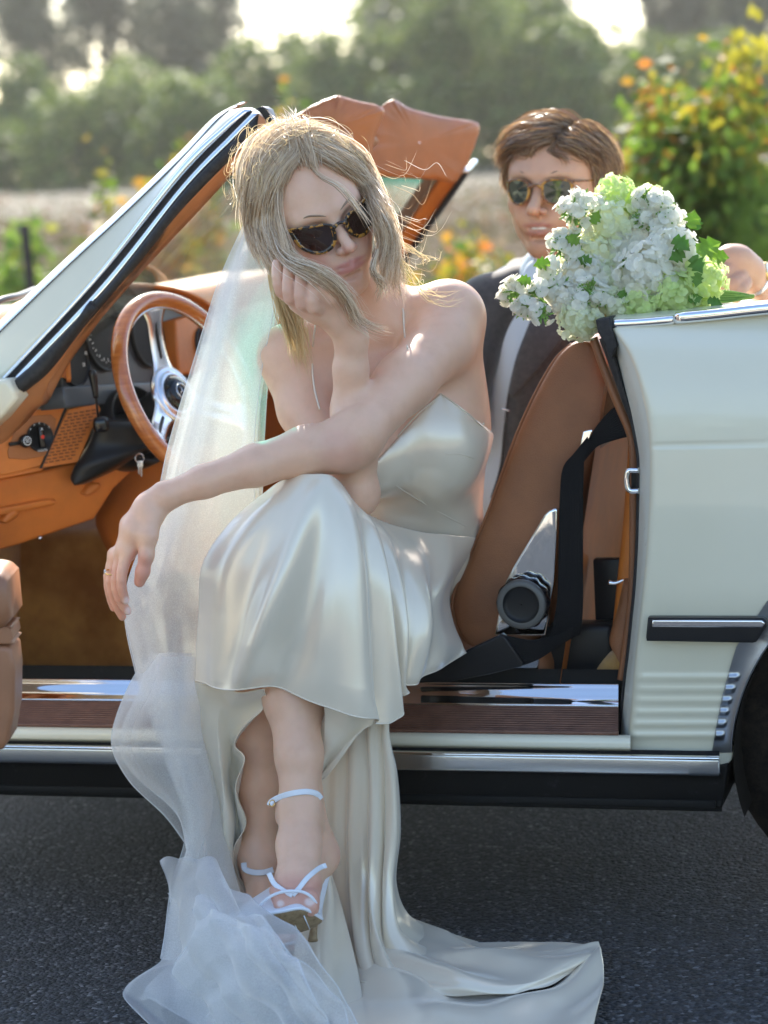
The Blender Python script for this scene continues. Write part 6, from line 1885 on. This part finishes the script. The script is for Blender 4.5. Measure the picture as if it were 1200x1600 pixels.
# billow that swings out beside the sill
V2 = [
 [(238, 1020, -.06), (250, 1020, -.09), (275, 1020, -.10), (300, 1020, -.08)],
 [(205, 1060, -.07), (225, 1065, -.11), (260, 1070, -.12), (300, 1075, -.08)],
 [(178, 1115, -.08), (205, 1125, -.13), (255, 1130, -.13), (300, 1135, -.08)],
 [(173, 1165, -.08), (205, 1170, -.13), (255, 1180, -.13), (305, 1190, -.08)],
 [(205, 1215, -.09), (230, 1215, -.13), (270, 1230, -.13), (312, 1240, -.08)],
 [(262, 1270, -.10), (275, 1272, -.12), (295, 1280, -.12), (320, 1290, -.09)],
 [(300, 1335, -.11), (305, 1335, -.12), (315, 1335, -.12), (330, 1335, -.10)]]
veil_sheet(PG(V2), fv(15, 5, 30, 8), (0,))
veil_sheet(PG([[(x + 22 * math.sin(i * .5 + .3), y + 6, Yq - .02) for x, y, Yq in r] for i, r in enumerate(V2)]), fv(12, 7, 25, 4), (0,))
# the pool of tulle on the road
def pool(rows, a_, b_, amp=.008):
    c_ = np.array([[P(*q) for q in r] for r in rows])
    veil_sheet(c_, lambda S, T: amp * np.sin(S * a_ + T * b_) - amp * 1.2 * np.abs(np.sin(S * a_ * .9 - T * b_ * .8 + 1.5 * np.sin(T * 4))) ** 1.3 + amp * .6 * np.abs(np.sin(S * 8 + T * 11 + 2 * np.sin(S * 5))), (0, -1), 90, 110, bottom=True)
def gp(x, y, z): 
    g_ = G(x, y, z); return (x, y, float(g_[1]))
pool([[gp(250, 1345, .20), gp(300, 1340, .20), gp(340, 1360, .18), gp(380, 1400, .15)],
      [gp(256, 1390, .12), gp(310, 1390, .16), gp(370, 1410, .17), gp(425, 1440, .14)],
      [gp(262, 1450, .06), gp(330, 1440, .14), gp(400, 1460, .15), gp(480, 1490, .13)],
      [gp(258, 1505, .03), gp(330, 1510, .09), gp(420, 1530, .11), gp(530, 1550, .09)],
      [gp(195, 1553, .01), gp(300, 1575, .04), gp(420, 1600, .05), gp(565, 1620, .04)],
      [gp(260, 1640, .006), gp(340, 1660, .008), gp(440, 1680, .01), gp(560, 1690, .01)]], 9, 5)
pool([[gp(262, 1395, .10), gp(310, 1405, .15), gp(360, 1420, .16), gp(400, 1445, .16)],
      [gp(268, 1430, .07), gp(325, 1440, .14), gp(385, 1455, .16), gp(450, 1480, .16)],
      [gp(268, 1480, .04), gp(335, 1490, .11), gp(410, 1500, .13), gp(500, 1530, .12)],
      [gp(240, 1530, .02), gp(320, 1540, .06), gp(420, 1560, .09), gp(540, 1590, .07)],
      [gp(215, 1556, .008), gp(310, 1600, .02), gp(420, 1640, .03), gp(560, 1660, .03)]], 12, 3, .009)
pool([[gp(300, 1420, .14), gp(340, 1425, .17), gp(390, 1445, .18), gp(440, 1465, .17)],
      [gp(290, 1470, .10), gp(345, 1470, .15), gp(410, 1485, .165), gp(470, 1510, .15)],
      [gp(280, 1540, .04), gp(350, 1545, .09), gp(430, 1560, .11), gp(510, 1590, .09)],
      [gp(290, 1600, .01), gp(360, 1620, .03), gp(440, 1640, .04), gp(520, 1660, .04)]], 14, 7, .007)
# ================================================================== the groom
m_skinM = skinmat('tanned_skin', (.5, .28, .19), None)
m_suit = mat('charcoal_suit', (.045, .042, .042), .75, Sheen_Weight=.3)
tc = N(m_suit, 'ShaderNodeTexCoord'); w1 = N(m_suit, 'ShaderNodeTexWave', Scale=120.0, Distortion=1.0); L(m_suit, tc.outputs['Object'], w1.inputs['Vector']); bump(m_suit, w1.outputs['Fac'], .25, .001)
n_ = noise(m_suit, 90, 5, .7); L(m_suit, ramp(m_suit, n_.outputs['Fac'], [(.3, (.030, .028, .029)), (.7, (.075, .068, .066))]).outputs[0], bsdf(m_suit).inputs['Base Color'])
m_shirt = mat('pale_blue_shirt', (.62, .70, .78), .6)
groom = empty('person', carp(P(870, 800, .85) @ UX, P(870, 800, .85) @ VX, .25), 'groom in charcoal suit and pale shirt sitting behind the bouquet wearing sunglasses', 'person')
HbM = headbasis(R(-24), R(3), R(-2)); sM = 1.08
OM = P(842, 292, .62) - HbM @ (np.array([0, .088, 0]) * sM)
MW = lambda x, y, z: OM + HbM @ (np.array([x, y, z]) * sM)
GB = Body([MW(0, 0, 0)[0] - .17, .38, .70], [P(1225, 800, .5)[0], 1.02, MW(0, 0, .16)[2]], .0026)
head_sdf(GB, OM, HbM, sM, True, True)
GB.cone(MW(0, -.02, -.05), P(880, 470, .80), .060, .062, .03)
# hand on the deck
GB.path([P(1215, 470, .66), P(1180, 440, .53), P(1165, 425, .50)], [.031, .026, .027], .02)
GB.path([P(1168, 425, .50), P(1150, 412, .485), P(1140, 408, .475)], [.028, .030, .027], .02)
for (pts_, r0) in (([(1145, 402, .47), (1128, 400, .465), (1118, 412, .462), (1120, 430, .46)], .0125), ([(1150, 418, .465), (1134, 424, .45), (1126, 438, .447), (1130, 452, .45)], .0122), ([(1158, 432, .46), (1145, 442, .44), (1138, 452, .44), (1140, 462, .445)], .0118), ([(1166, 442, .46), (1158, 452, .442), (1152, 460, .442), (1150, 466, .447)], .0105)):
    q = cat([P(*a_) for a_ in pts_], 7); GB.path(list(q), [r0 * x for x in (1.05, 1, .98, .94, .92, .9, .84)], .004)
GB.path([P(1165, 410, .50), P(1140, 396, .505), P(1122, 400, .51)], [.014, .012, .0105], .008)
Vg, Fg = GB.mesh(); del GB
Vg = relax(Vg, Fg, 2, .4)
gbody = obj('body', Vg, Fg, m_skinM, groom)
sk = (.60, .34, .215); lipM = (.46, .17, .13)
sp = [(MW(0, .088, -.0615), (.026, .024, .0050), HbM, lipM, .9), (MW(0, .088, -.0745), (.025, .024, .0060), HbM, lipM, .9), (MW(0, .112, -.038), (.016, .015, .011), HbM, (.5, .23, .16), .5),
      (MW(0, .08, -.085), (.05, .05, .03), HbM, (.36, .21, .145), .35)]
for sx in (-1, 1): sp.append((MW(sx * .042, .07, -.03), np.array([.022, .03, .018]), HbM, (.52, .24, .16), .4))
sp.append((P(1135, 435, .45), (.03, .03, .04), None, (.5, .25, .17), .5))
set_color(gbody, tint(Vg, sk, sp))
V, F = tube([MW(-.016, .0865, -.0655), MW(-.007, .0925, -.0650), MW(.007, .0925, -.0650), MW(.016, .0865, -.0655)], [.0026, .0034, .0034, .0026], 10, 20, flat=1.0); obj('teeth', V, F, mat('teeth', (.75, .72, .66), .2), groom)
brow(MW, sM, (.06, .035, .02), groom, .0032, .0872)
browny = [(.0095, .009), (.020, .0155), (.036, .0165), (.050, .0145), (.056, .008), (.0545, -.008), (.047, -.020), (.034, -.0255), (.020, -.0225), (.011, -.010)]
sunglasses(MW, HbM, sM, tortoise('amber_frame', (.42, .20, .03), (.16, .06, .015), 60), m_lensM, 'amber framed sunglasses with green black lenses on the face of the groom', browny, .84, .1045, -.003, 7.0, (.055, .010))
# hair
m_hairM = hairmat('brown_hair', [(0, (.11, .055, .024)), (.5, (.26, .14, .065)), (.85, (.42, .26, .13)), (1, (.58, .40, .22))], .45)
ghair = bpy.data.objects.new('hair', None); col.objects.link(ghair); ghair.parent = groom
HB2 = Body(MW(0, -.01, .04) - .2, MW(0, -.01, .04) + .2, .004)
HB2.ell(MW(0, -.02, .030), np.array([.077, .094, .071]) * sM, HbM, 0)
HB2.ell(MW(0, -.05, .0), np.array([.078, .062, .07]) * sM, HbM, .03)
HB2.ell(MW(.004, .085, .0), np.array([.060, .060, .072]) * sM, HbM, .012, True)
V, F = HB2.mesh(); V = relax(V, F, 3); m_cap2 = mat('brown_underlayer', (.06, .035, .018), .6); obj('hair_cap', V, F, m_cap2, ghair)
rg = np.random.default_rng(9)
def E_(a, b, up=1.0):
    """point over the scalp: a turns left/right from the top, b turns to the front"""
    r_ = np.array([.080, .098, .073]) * up
    d = np.array([math.sin(a) * math.cos(b), math.sin(b), math.cos(a) * math.cos(b)])
    return MW(*(np.array([0, -.016, .029]) + d * r_))
def lockset(guides, n, sp_=.0028, wv=.004, k=18, rmin=.0003, rmax=.0008, **kw):
    S_ = strands([np.array(g_) for g_ in guides], n, k, sp_, wv, rg, **kw)
    V, F = strand_mesh(S_, rg.uniform(rmin, rmax, n)); obj('lock', V, F, m_hairM, ghair)
# from the parting: a sweep over the forehead to the left of the picture, then the right side
lockset([[E_(.42, .80, 1.0), E_(.25, .98, 1.10), E_(-.1, 1.08, 1.14), E_(-.5, 1.05, 1.12), E_(-.9, .88, 1.09), E_(-1.25, .62, 1.07), E_(-1.5, .5, 1.05)],
         [E_(.42, .60, 1.0), E_(.2, .78, 1.13), E_(-.2, .85, 1.16), E_(-.65, .80, 1.13), E_(-1.05, .62, 1.10), E_(-1.4, .42, 1.07), E_(-1.6, .35, 1.05)],
         [E_(.42, .30, 1.0), E_(.15, .40, 1.12), E_(-.3, .45, 1.14), E_(-.8, .42, 1.12), E_(-1.2, .3, 1.09), E_(-1.6, .2, 1.06)],
         [E_(.40, 0, 1.0), E_(.1, .05, 1.09), E_(-.3, .1, 1.11), E_(-.8, .1, 1.10), E_(-1.2, .05, 1.08), E_(-1.65, .0, 1.05)],
         [E_(.35, -.4, 1.0), E_(0, -.4, 1.08), E_(-.4, -.4, 1.09), E_(-.9, -.4, 1.08), E_(-1.3, -.4, 1.06), E_(-1.7, -.4, 1.04)]], 3800, .0045)
lockset([[E_(.42, .80, 1.0), E_(.55, .92, 1.08), E_(.80, .88, 1.10), E_(1.08, .72, 1.10), E_(1.35, .52, 1.07), E_(1.6, .35, 1.05)],
         [E_(.42, .5, 1.0), E_(.65, .6, 1.11), E_(.95, .6, 1.13), E_(1.25, .48, 1.12), E_(1.5, .32, 1.09), E_(1.8, .2, 1.05)],
         [E_(.42, .1, 1.0), E_(.65, .15, 1.09), E_(.98, .15, 1.12), E_(1.3, .1, 1.11), E_(1.6, 0, 1.08), E_(1.9, 0, 1.05)],
         [E_(.38, -.4, 1.0), E_(.6, -.4, 1.07), E_(1.0, -.4, 1.09), E_(1.4, -.4, 1.08), E_(1.7, -.4, 1.06), E_(2.0, -.4, 1.04)]], 3400, .0042)
lockset([[MW(.070, .045, .045), MW(.077, .036, .015), MW(.079, .026, -.015)], [MW(.080, .0, .04), MW(.084, -.005, .01), MW(.083, -.01, -.02)]], 420, .003, .002, 10)
lockset([[MW(-.066, .050, .050), MW(-.074, .042, .018), MW(-.077, .032, -.008)], [MW(-.078, .0, .04), MW(-.082, -.005, .01), MW(-.081, -.01, -.02)]], 420, .003, .002, 10)
lockset([[E_(.42, .8, 1.02), E_(.50, 1.02, 1.10), E_(.55, 1.15, 1.04), MW(.043, .080, .046), MW(.047, .076, .034)]], 40, .002, .002, 12)
lockset([[E_(-.2, 1.0, 1.12), E_(-.35, 1.15, 1.10), E_(-.6, 1.15, 1.05), E_(-.95, .95, 1.04)]], 260, .003, .003, 12)
fl = []
for i in range(60):
    a = rg.uniform(-1.5, 1.6); b = rg.uniform(-.3, .9)
    fl.append(np.array([E_(a + t * .5 * (1 if a > .4 else -1), b + .1 * math.sin(i), 1.06 + .13 * math.sin(t * 2.6)) for t in np.linspace(0, 1, 14)]))
V, F = strand_mesh(np.array(fl), np.full(len(fl), .0005)); obj('flyaway_hair', V, F, m_hairM, ghair)
# shirt
shirt = bpy.data.objects.new('shirt', None); col.objects.link(shirt); shirt.parent = groom
SB = Body([P(740, 800, .7)[0] - .05, .55, .28], [P(1010, 800, .8)[0], 1.12, 1.02], .005)
SB.ell(P(862, 570, .84), [.165, .115, .20], None, 0); SB.ell(P(850, 740, .84), [.15, .115, .16], None, .06)
SB.cone(P(880, 470, .80), P(868, 430, .76), .075, .064, .03); SB.cone(P(800, 480, .86), P(950, 480, .88), .06, .06, .05)
V, F = SB.mesh(); V = relax(V, F, 3); obj('shirt_body', V, F, m_shirt, shirt)
for sgn, pts_ in ((-1, [(836, 404, .70), (822, 414, .71), (815, 430, .70)]), (1, [(880, 410, .70), (892, 430, .69), (884, 455, .68)])):
    V, F = slab([P(*q) for q in pts_], [P(pts_[0][0] + 8, pts_[0][1] + 14, pts_[0][2] - .03), P(840, 440, .67), P(845, 462, .66)], -_fw, .003, .004, 16, 6); obj('collar', V, F, m_shirt, shirt)
jacket = bpy.data.objects.new('suit_jacket', None); col.objects.link(jacket); jacket.parent = groom
JB = Body([P(740, 800, .8)[0] - .12, .50, .22], [P(1260, 800, .7)[0] + .02, 1.2, 1.02], .005)
# shoulder and sleeve at the left of the picture
JB.path([P(812, 456, .80), P(764, 482, .80), P(728, 560, .76), P(718, 660, .72)], [.050, .058, .054, .05], .04)
JB.cone(P(812, 425, .84), P(850, 455, .9), .026, .06, .03)
# back and right shoulder
JB.cone(P(850, 480, .93), P(950, 480, .93), .075, .075, .05); JB.ell(P(875, 600, .93), [.19, .10, .24], None, .05); JB.ell(P(870, 760, .93), [.18, .10, .16], None, .05)
JB.path([P(960, 485, .88), P(1050, 510, .85), P(1180, 535, .86), P(1236, 520, .80), P(1216, 486, .66)], [.062, .058, .052, .046, .038], .04)
V, F = JB.mesh(); V = relax(V, F, 3); obj('jacket_body', V, F, m_suit, jacket)
V, F = slab(KKw := [P(*q) for q in [(862, 440, .72), (842, 478, .69), (825, 515, .675), (808, 560, .67), (795, 615, .67), (788, 675, .68), (782, 730, .69), (768, 778, .70)]], [P(*q) for q in [(925, 440, .76), (940, 480, .76), (960, 520, .77), (980, 560, .78), (985, 620, .80), (985, 680, .80), (980, 740, .80), (970, 790, .80)]], -_fw, .045, .05, 60, 20, 2.0)
jf = obj('jacket_front', V, F, m_suit, jacket)
V, F = tube(np.array(KKw) - _fw * .004, .0022, 6, 50); obj('jacket_edge', V, F, m_suit, jf)
# lapel lying on the front
V, F = slab([P(*q) for q in [(858, 428, .70), (842, 470, .672), (824, 512, .655), (806, 560, .652), (794, 612, .655)]], [P(*q) for q in [(895, 440, .70), (905, 480, .675), (880, 530, .655), (840, 580, .65), (800, 622, .652)]], -_fw, .003, .003, 40, 10); obj('lapel', V, F, m_suit, jf)
V, F = tube([P(783, 638, .650), P(797, 642, .646)], [.0022, .0022], 8, 6, flat=.6); bt = obj('lapel_pin', V, F, m_silver, jf)
# watch and ring
watch = empty('wristwatch', P(1175, 438, .51), 'steel and gold wristwatch on the hand behind the bouquet', 'watch')
ax_ = nrm(P(1165, 425, .50) - P(1200, 458, .60))
wc_ = P(1176, 435, .52)
V, F = lathe([(.0295, -.006), (.031, -.004), (.031, .004), (.0295, .006), (.028, .004), (.028, -.004), (.0295, -.006)], wc_, ax_, 40); obj('bracelet', V, F, m_silver, watch)
dn_ = nrm(np.cross(ax_, [0, 1, .0])); dn_ = dn_ if dn_[0] > 0 else -dn_
V, F = lathe([(.001, .008), (.015, .008), (.017, .005), (.017, 0)], wc_ + nrm([.75, -.45, .35]) * .027, nrm([.75, -.45, .35]), 32); obj('watch_case', V, F, m_gold, watch)
V, F = lathe([(.001, .0085), (.0135, .0083)], wc_ + nrm([.75, -.45, .35]) * .027, nrm([.75, -.45, .35]), 32); obj('watch_dial', V, F, m_white, watch)
wr_ = empty('ring', P(1150, 452, .445), 'plain gold wedding band on the hand behind the bouquet', 'ring')
V, F = torus(.0125, .0016, 8, 32, P(1154, 450, .448), basis(nrm([.6, -.1, -.75]))); obj('band', V, F, m_gold, wr_)

# ================================================================== bouquet
rb = np.random.default_rng(21)
def petalmat(name, c, tr=.35):
    m = mat(name, c, .55); b = bsdf(m)
    n = noise(m, 60, 3); r = ramp(m, n.outputs['Fac'], [(.3, tuple(x * .9 for x in c)), (.7, tuple(min(1, x * 1.06) for x in c))]); L(m, r.outputs[0], b.inputs['Base Color'])
    t = N(m, 'ShaderNodeBsdfTranslucent'); L(m, r.outputs[0], t.inputs['Color']); ms = N(m, 'ShaderNodeMixShader'); ms.inputs[0].default_value = tr
    L(m, b.outputs[0], ms.inputs[1]); L(m, t.outputs[0], ms.inputs[2]); L(m, ms.outputs[0], m.node_tree.nodes['Material Output'].inputs[0]); return m
m_pw = petalmat('white_petal', (.94, .92, .82), .62); m_pg = petalmat('lime_petal', (.76, .86, .42), .6); m_pc = petalmat('cream_petal', (.92, .94, .72), .6)
m_lf = petalmat('flower_leaf', (.16, .34, .05), .45); m_lf2 = petalmat('lime_leaf', (.32, .50, .06), .5); m_bud = petalmat('green_calyx', (.28, .48, .10), .4)
bouquet = empty('bouquet', K(1010, 520, .25), 'large bouquet of white phlox and lime green snowball flowers lying on the rear deck', 'bouquet')
def petal(c, d, n_, w, l, cup, rounded=True):
    """rounded petal from c along d, facing n_"""
    s_ = np.cross(n_, d)
    pts_ = [c, c + d * l * .35 + s_ * w * .38 + n_ * cup * .3, c + d * l * .75 + s_ * w * .5 + n_ * cup, c + d * l * 1.0 + s_ * w * .22 + n_ * cup * .7, c + d * l * 1.0 - s_ * w * .22 + n_ * cup * .7, c + d * l * .75 - s_ * w * .5 + n_ * cup, c + d * l * .35 - s_ * w * .38 + n_ * cup * .3, c + d * l * .65 + n_ * cup * .25]
    return pts_, [(0, 1, 7), (1, 2, 7), (2, 3, 7), (3, 4, 7), (4, 5, 7), (5, 6, 7), (6, 0, 7)]
def floret(mb, c, n_, rad, np_, cupf=.25):
    a0 = rb.uniform(0, 6.28); B_ = basis(n_, rb.normal(size=3))
    for i in range(np_):
        a = a0 + i * 2 * math.pi / np_ + rb.normal() * .08
        d = nrm(B_[:, 0] * math.cos(a) + B_[:, 1] * math.sin(a) + n_ * rb.uniform(-.15, .25))
        V_, F_ = petal(c, d, n_, rad * (1.15 if np_ == 5 else 1.3), rad * rb.uniform(.9, 1.1), rad * cupf * rb.uniform(-.6, 1.2)); mb.add(V_, F_)
def snowball(rad, n, frad, mt, name='snowball_flower'):
    mb = MB()
    for i in range(n):
        z = 1 - 2 * (i + .5) / n; a = i * 2.399963
        d = nrm(np.array([math.sqrt(1 - z * z) * math.cos(a), math.sqrt(1 - z * z) * math.sin(a), z]) + rb.normal(size=3) * .10)
        floret(mb, d * rad * rb.uniform(.86, 1.06), nrm(d + rb.normal(size=3) * .3), frad * rb.uniform(.8, 1.2), 4 if frad < .007 else 5, .4)
    V_, F_ = lathe([(.001, -rad * .8), (rad * .6, -rad * .55), (rad * .82, 0), (rad * .6, rad * .55), (.001, rad * .8)], [0, 0, 0], [0, 0, 1], 12); mb.add(V_, F_)
    me = bpy.data.meshes.new(name); me.from_pydata([tuple(x) for x in np.vstack(mb.v)], [], mb.f); me.materials.append(mt); return me
def to_mesh(mb, mt, name):
    me = bpy.data.meshes.new(name); me.from_pydata([tuple(x) for x in np.vstack(mb.v)], [], mb.f); me.materials.append(mt); return me
FLW = []
for _ in range(5):
    mb = MB(); floret(mb, np.zeros(3), np.array([0, 0, 1.0]), .0140 * rb.uniform(.85, 1.1), 5, .15); V_, F_ = tube([(0, 0, .0005), (0, 0, -.012)], [.0016, .0009], 5); mb.add(V_, F_); FLW.append(to_mesh(mb, m_pw, 'phlox_flower'))
def phlox_calyx(rad):
    mg = MB()
    for i in range(34):
        d = nrm(rb.normal(size=3) + np.array([-.4, -.5, .3])); c = d * rad * rb.uniform(.2, .5)
        V_, F_ = tube([c, c + d * .012, c + d * .018], [.0011, .0024, .0006], 5); mg.add(V_, F_)
        V_, F_ = petal(c, nrm(rb.normal(size=3)), nrm(rb.normal(size=3)), .006, .018, .003); mg.add(V_, F_)
    return to_mesh(mg, m_bud, 'phlox_cluster')
sn_g = [snowball(.030, 110, .0060, m_pg) for _ in range(2)]; sn_c = [snowball(.032, 120, .0064, m_pc) for _ in range(2)]; sn_w = [snowball(.036, 100, .0088, m_pw) for _ in range(3)]
ph = [phlox_calyx(.030) for _ in range(3)]
def put(me, px, py, v, s, name, parent=None, rot=None):
    o = bpy.data.objects.new(name, me); col.objects.link(o)
    p_ = K(px, py, v); par = parent or bouquet
    o.parent = par; o.location = Vector(p_ - origin_of(par))
    o.rotation_euler = rot if rot is not None else tuple(rb.uniform(0, 6.28, 3)); o.scale = (s, s, s)
    return o
for px, py, v, r_, ty in ((962, 305, .27, 30, 'g'), (1016, 322, .28, 28, 'g'), (955, 350, .24, 36, 'c'), (930, 405, .22, 38, 'c'), (968, 392, .24, 34, 'w'), (1010, 432, .16, 46, 'w'), (1045, 400, .19, 40, 'w'), (1000, 372, .25, 34, 'w'), (1100, 437, .18, 34, 'g'),
                          (1055, 462, .15, 34, 'g'), (1000, 475, .14, 30, 'g'), (965, 478, .14, 28, 'c'), (905, 500, .10, 30, 'c'), (912, 440, .17, 38, 'w'), (950, 440, .18, 30, 'c'), (1065, 432, .2, 30, 'c'), (1040, 345, .26, 26, 'w'), (985, 340, .28, 26, 'g'), (890, 470, .12, 26, 'w'), (1035, 455, .22, 40, 'c'), (975, 430, .28, 45, 'c'), (905, 400, .26, 30, 'c'), (1085, 470, .2, 24, 'g'), (935, 475, .17, 30, 'c')):
    lib = {'g': sn_g, 'c': sn_c, 'w': sn_w}[ty]; base_r = {'g': .030, 'c': .032, 'w': .036}[ty]
    me = lib[rb.integers(len(lib))]
    s_ = r_ * 1.0 * 0.00105 / base_r
    o = put(me, px, py, v, s_, 'snowball_flower'); o['label'] = {'g': 'lime green snowball flower head', 'c': 'pale cream green snowball flower head', 'w': 'white full snowball flower head'}[ty]
for px, py, v, s_ in ((878, 330, .20, 1.0), (892, 312, .22, .8), (905, 345, .22, .9), (862, 385, .18, 1.0), (885, 402, .18, 1.0), (845, 425, .15, .95), (870, 455, .13, 1.0), (835, 462, .12, .95), (805, 452, .12, .95), (815, 480, .10, .85), (790, 465, .13, .75), (842, 492, .08, .75),
                      (918, 455, .10, .9), (935, 465, .11, .8), (1005, 310, .24, .85), (1028, 320, .23, .9), (1045, 345, .22, .9), (1025, 360, .22, .8), (1065, 375, .22, .7), (1000, 345, .23, .8), (930, 320, .24, .7), (905, 478, .09, .8), (880, 375, .20, .8)):
    cl_ = put(ph[rb.integers(3)], px + (16 if py < 430 and px < 900 else 5), py, v, s_ * .80, 'phlox_cluster', rot=(0, 0, 0))
    for i in range(12):
        d = nrm(rb.normal(size=3) + np.array([-.5, -.7, .5]))
        f_ = bpy.data.objects.new('phlox_flower', FLW[rb.integers(5)]); col.objects.link(f_); f_.parent = cl_
        f_.location = Vector(d * .030 * rb.uniform(.7, 1.05))
        f_.rotation_euler = Vector(nrm(d + rb.normal(size=3) * .25)).to_track_quat('Z', 'Y').to_euler(); f_.scale = (rb.uniform(.85, 1.15),) * 3
# leaves: lobed blades
def leaf_obj(px, py, v, size, ang, mt, nfac):
    size = size * .78
    c = K(px, py, v); n_ = nrm(nfac); B_ = basis(n_)
    a_ = R(ang); d = B_[:, 0] * math.cos(a_) + B_[:, 1] * math.sin(a_); s_ = np.cross(n_, d)
    prof = [(0, 0), (.10, .30), (.28, .22), (.34, .48), (.52, .27), (.62, .38), (.78, .16), (1.0, 0)]
    top_ = [c + d * size * x + s_ * size * y + n_ * size * .12 * math.sin(y * 6) for x, y in prof]; bot_ = [c + d * size * x - s_ * size * y + n_ * size * .12 * math.sin(y * 6) for x, y in prof]
    mid_ = [c + d * size * x - n_ * size * .05 * math.sin(x * 3) for x, _ in prof]
    V_ = np.array(top_ + mid_ + bot_); F_ = [(i, i + 1, 8 + i + 1, 8 + i) for i in range(7)] + [(8 + i, 8 + i + 1, 16 + i + 1, 16 + i) for i in range(7)]
    o = obj('leaf', V_, F_, mt, bouquet); md = o.modifiers.new('s', 'SOLIDIFY'); md.thickness = .0005
for a_ in ((1052, 372, .14, .042, -40, m_lf, [-.2, -.9, .3]), (1078, 358, .14, .04, 70, m_lf2, [.2, -.9, .2]), (1088, 395, .13, .055, 20, m_lf2, [.1, -.9, .4]), (1082, 400, .13, .04, -60, m_lf, [-.3, -.9, .2]), (1070, 395, .15, .035, 200, m_lf, [.1, -.9, .2]), (1110, 400, .15, .04, -10, m_lf2, [.3, -.8, .4]),
           (1090, 360, .18, .03, 100, m_lf, [0, -1, .1]), (905, 380, .15, .03, 150, m_lf2, [0, -1, .3]), (860, 410, .12, .035, 190, m_lf2, [0, -1, .5]), (830, 440, .10, .03, 170, m_lf2, [.2, -1, .3]), (925, 350, .18, .03, 60, m_lf2, [0, -1, 0]), (1090, 425, .12, .03, -100, m_lf, [.3, -.9, 0]), (985, 402, .15, .03, -120, m_lf, [0, -1, 0]),
           (968, 455, .12, .03, -60, m_lf, [0, -1, .2]), (1075, 470, .13, .03, 10, m_lf, [0, -.8, .5]), (850, 480, .09, .03, -130, m_lf2, [0, -1, 0]), (925, 410, .15, .03, 160, m_lf, [0, -1, 0]), (1105, 470, .14, .03, -20, m_lf, [0, -.8, .5])):
    leaf_obj(*a_)
# stems towards the hand
for i in range(9):
    y0 = 455 + i * 2.2
    V, F = tube([K(1040, y0 - 12, .30), K(1100, y0 - 2, .27), K(1140, y0 + 1 - i * .4, .28), K(1172 + 3 * (i % 3), 462 + (i % 4), .30)], [.003, .0028, .0026, .0026], 6, 12); obj('stem', V, F, m_lf if i % 2 else m_bud, bouquet)
# ================================================================== air
V, F = boxm([0, 345, 8.0], [830, 1510, 20.0]); V[:, 1] -= 0
hz = obj('haze', V, F, None, smooth=False) if False else None
mh = bpy.data.materials.new('haze_air'); mh.use_nodes = True
mh.node_tree.nodes.remove(bsdf(mh))
pv = N(mh, 'ShaderNodeVolumePrincipled', Density=0.0006, Anisotropy=0.55); pv.inputs['Color'].default_value = (0.96, 0.95, 0.9, 1)
L(mh, pv.outputs[0], mh.node_tree.nodes['Material Output'].inputs['Volume'])
V, F = boxm([0, 150, 6.0], [1000, 1240, 17.0])
hz = obj('haze', V, F, mh, smooth=False); setp(hz, 'pale sunlit haze hanging over the field and hedge', 'haze', kind='stuff')
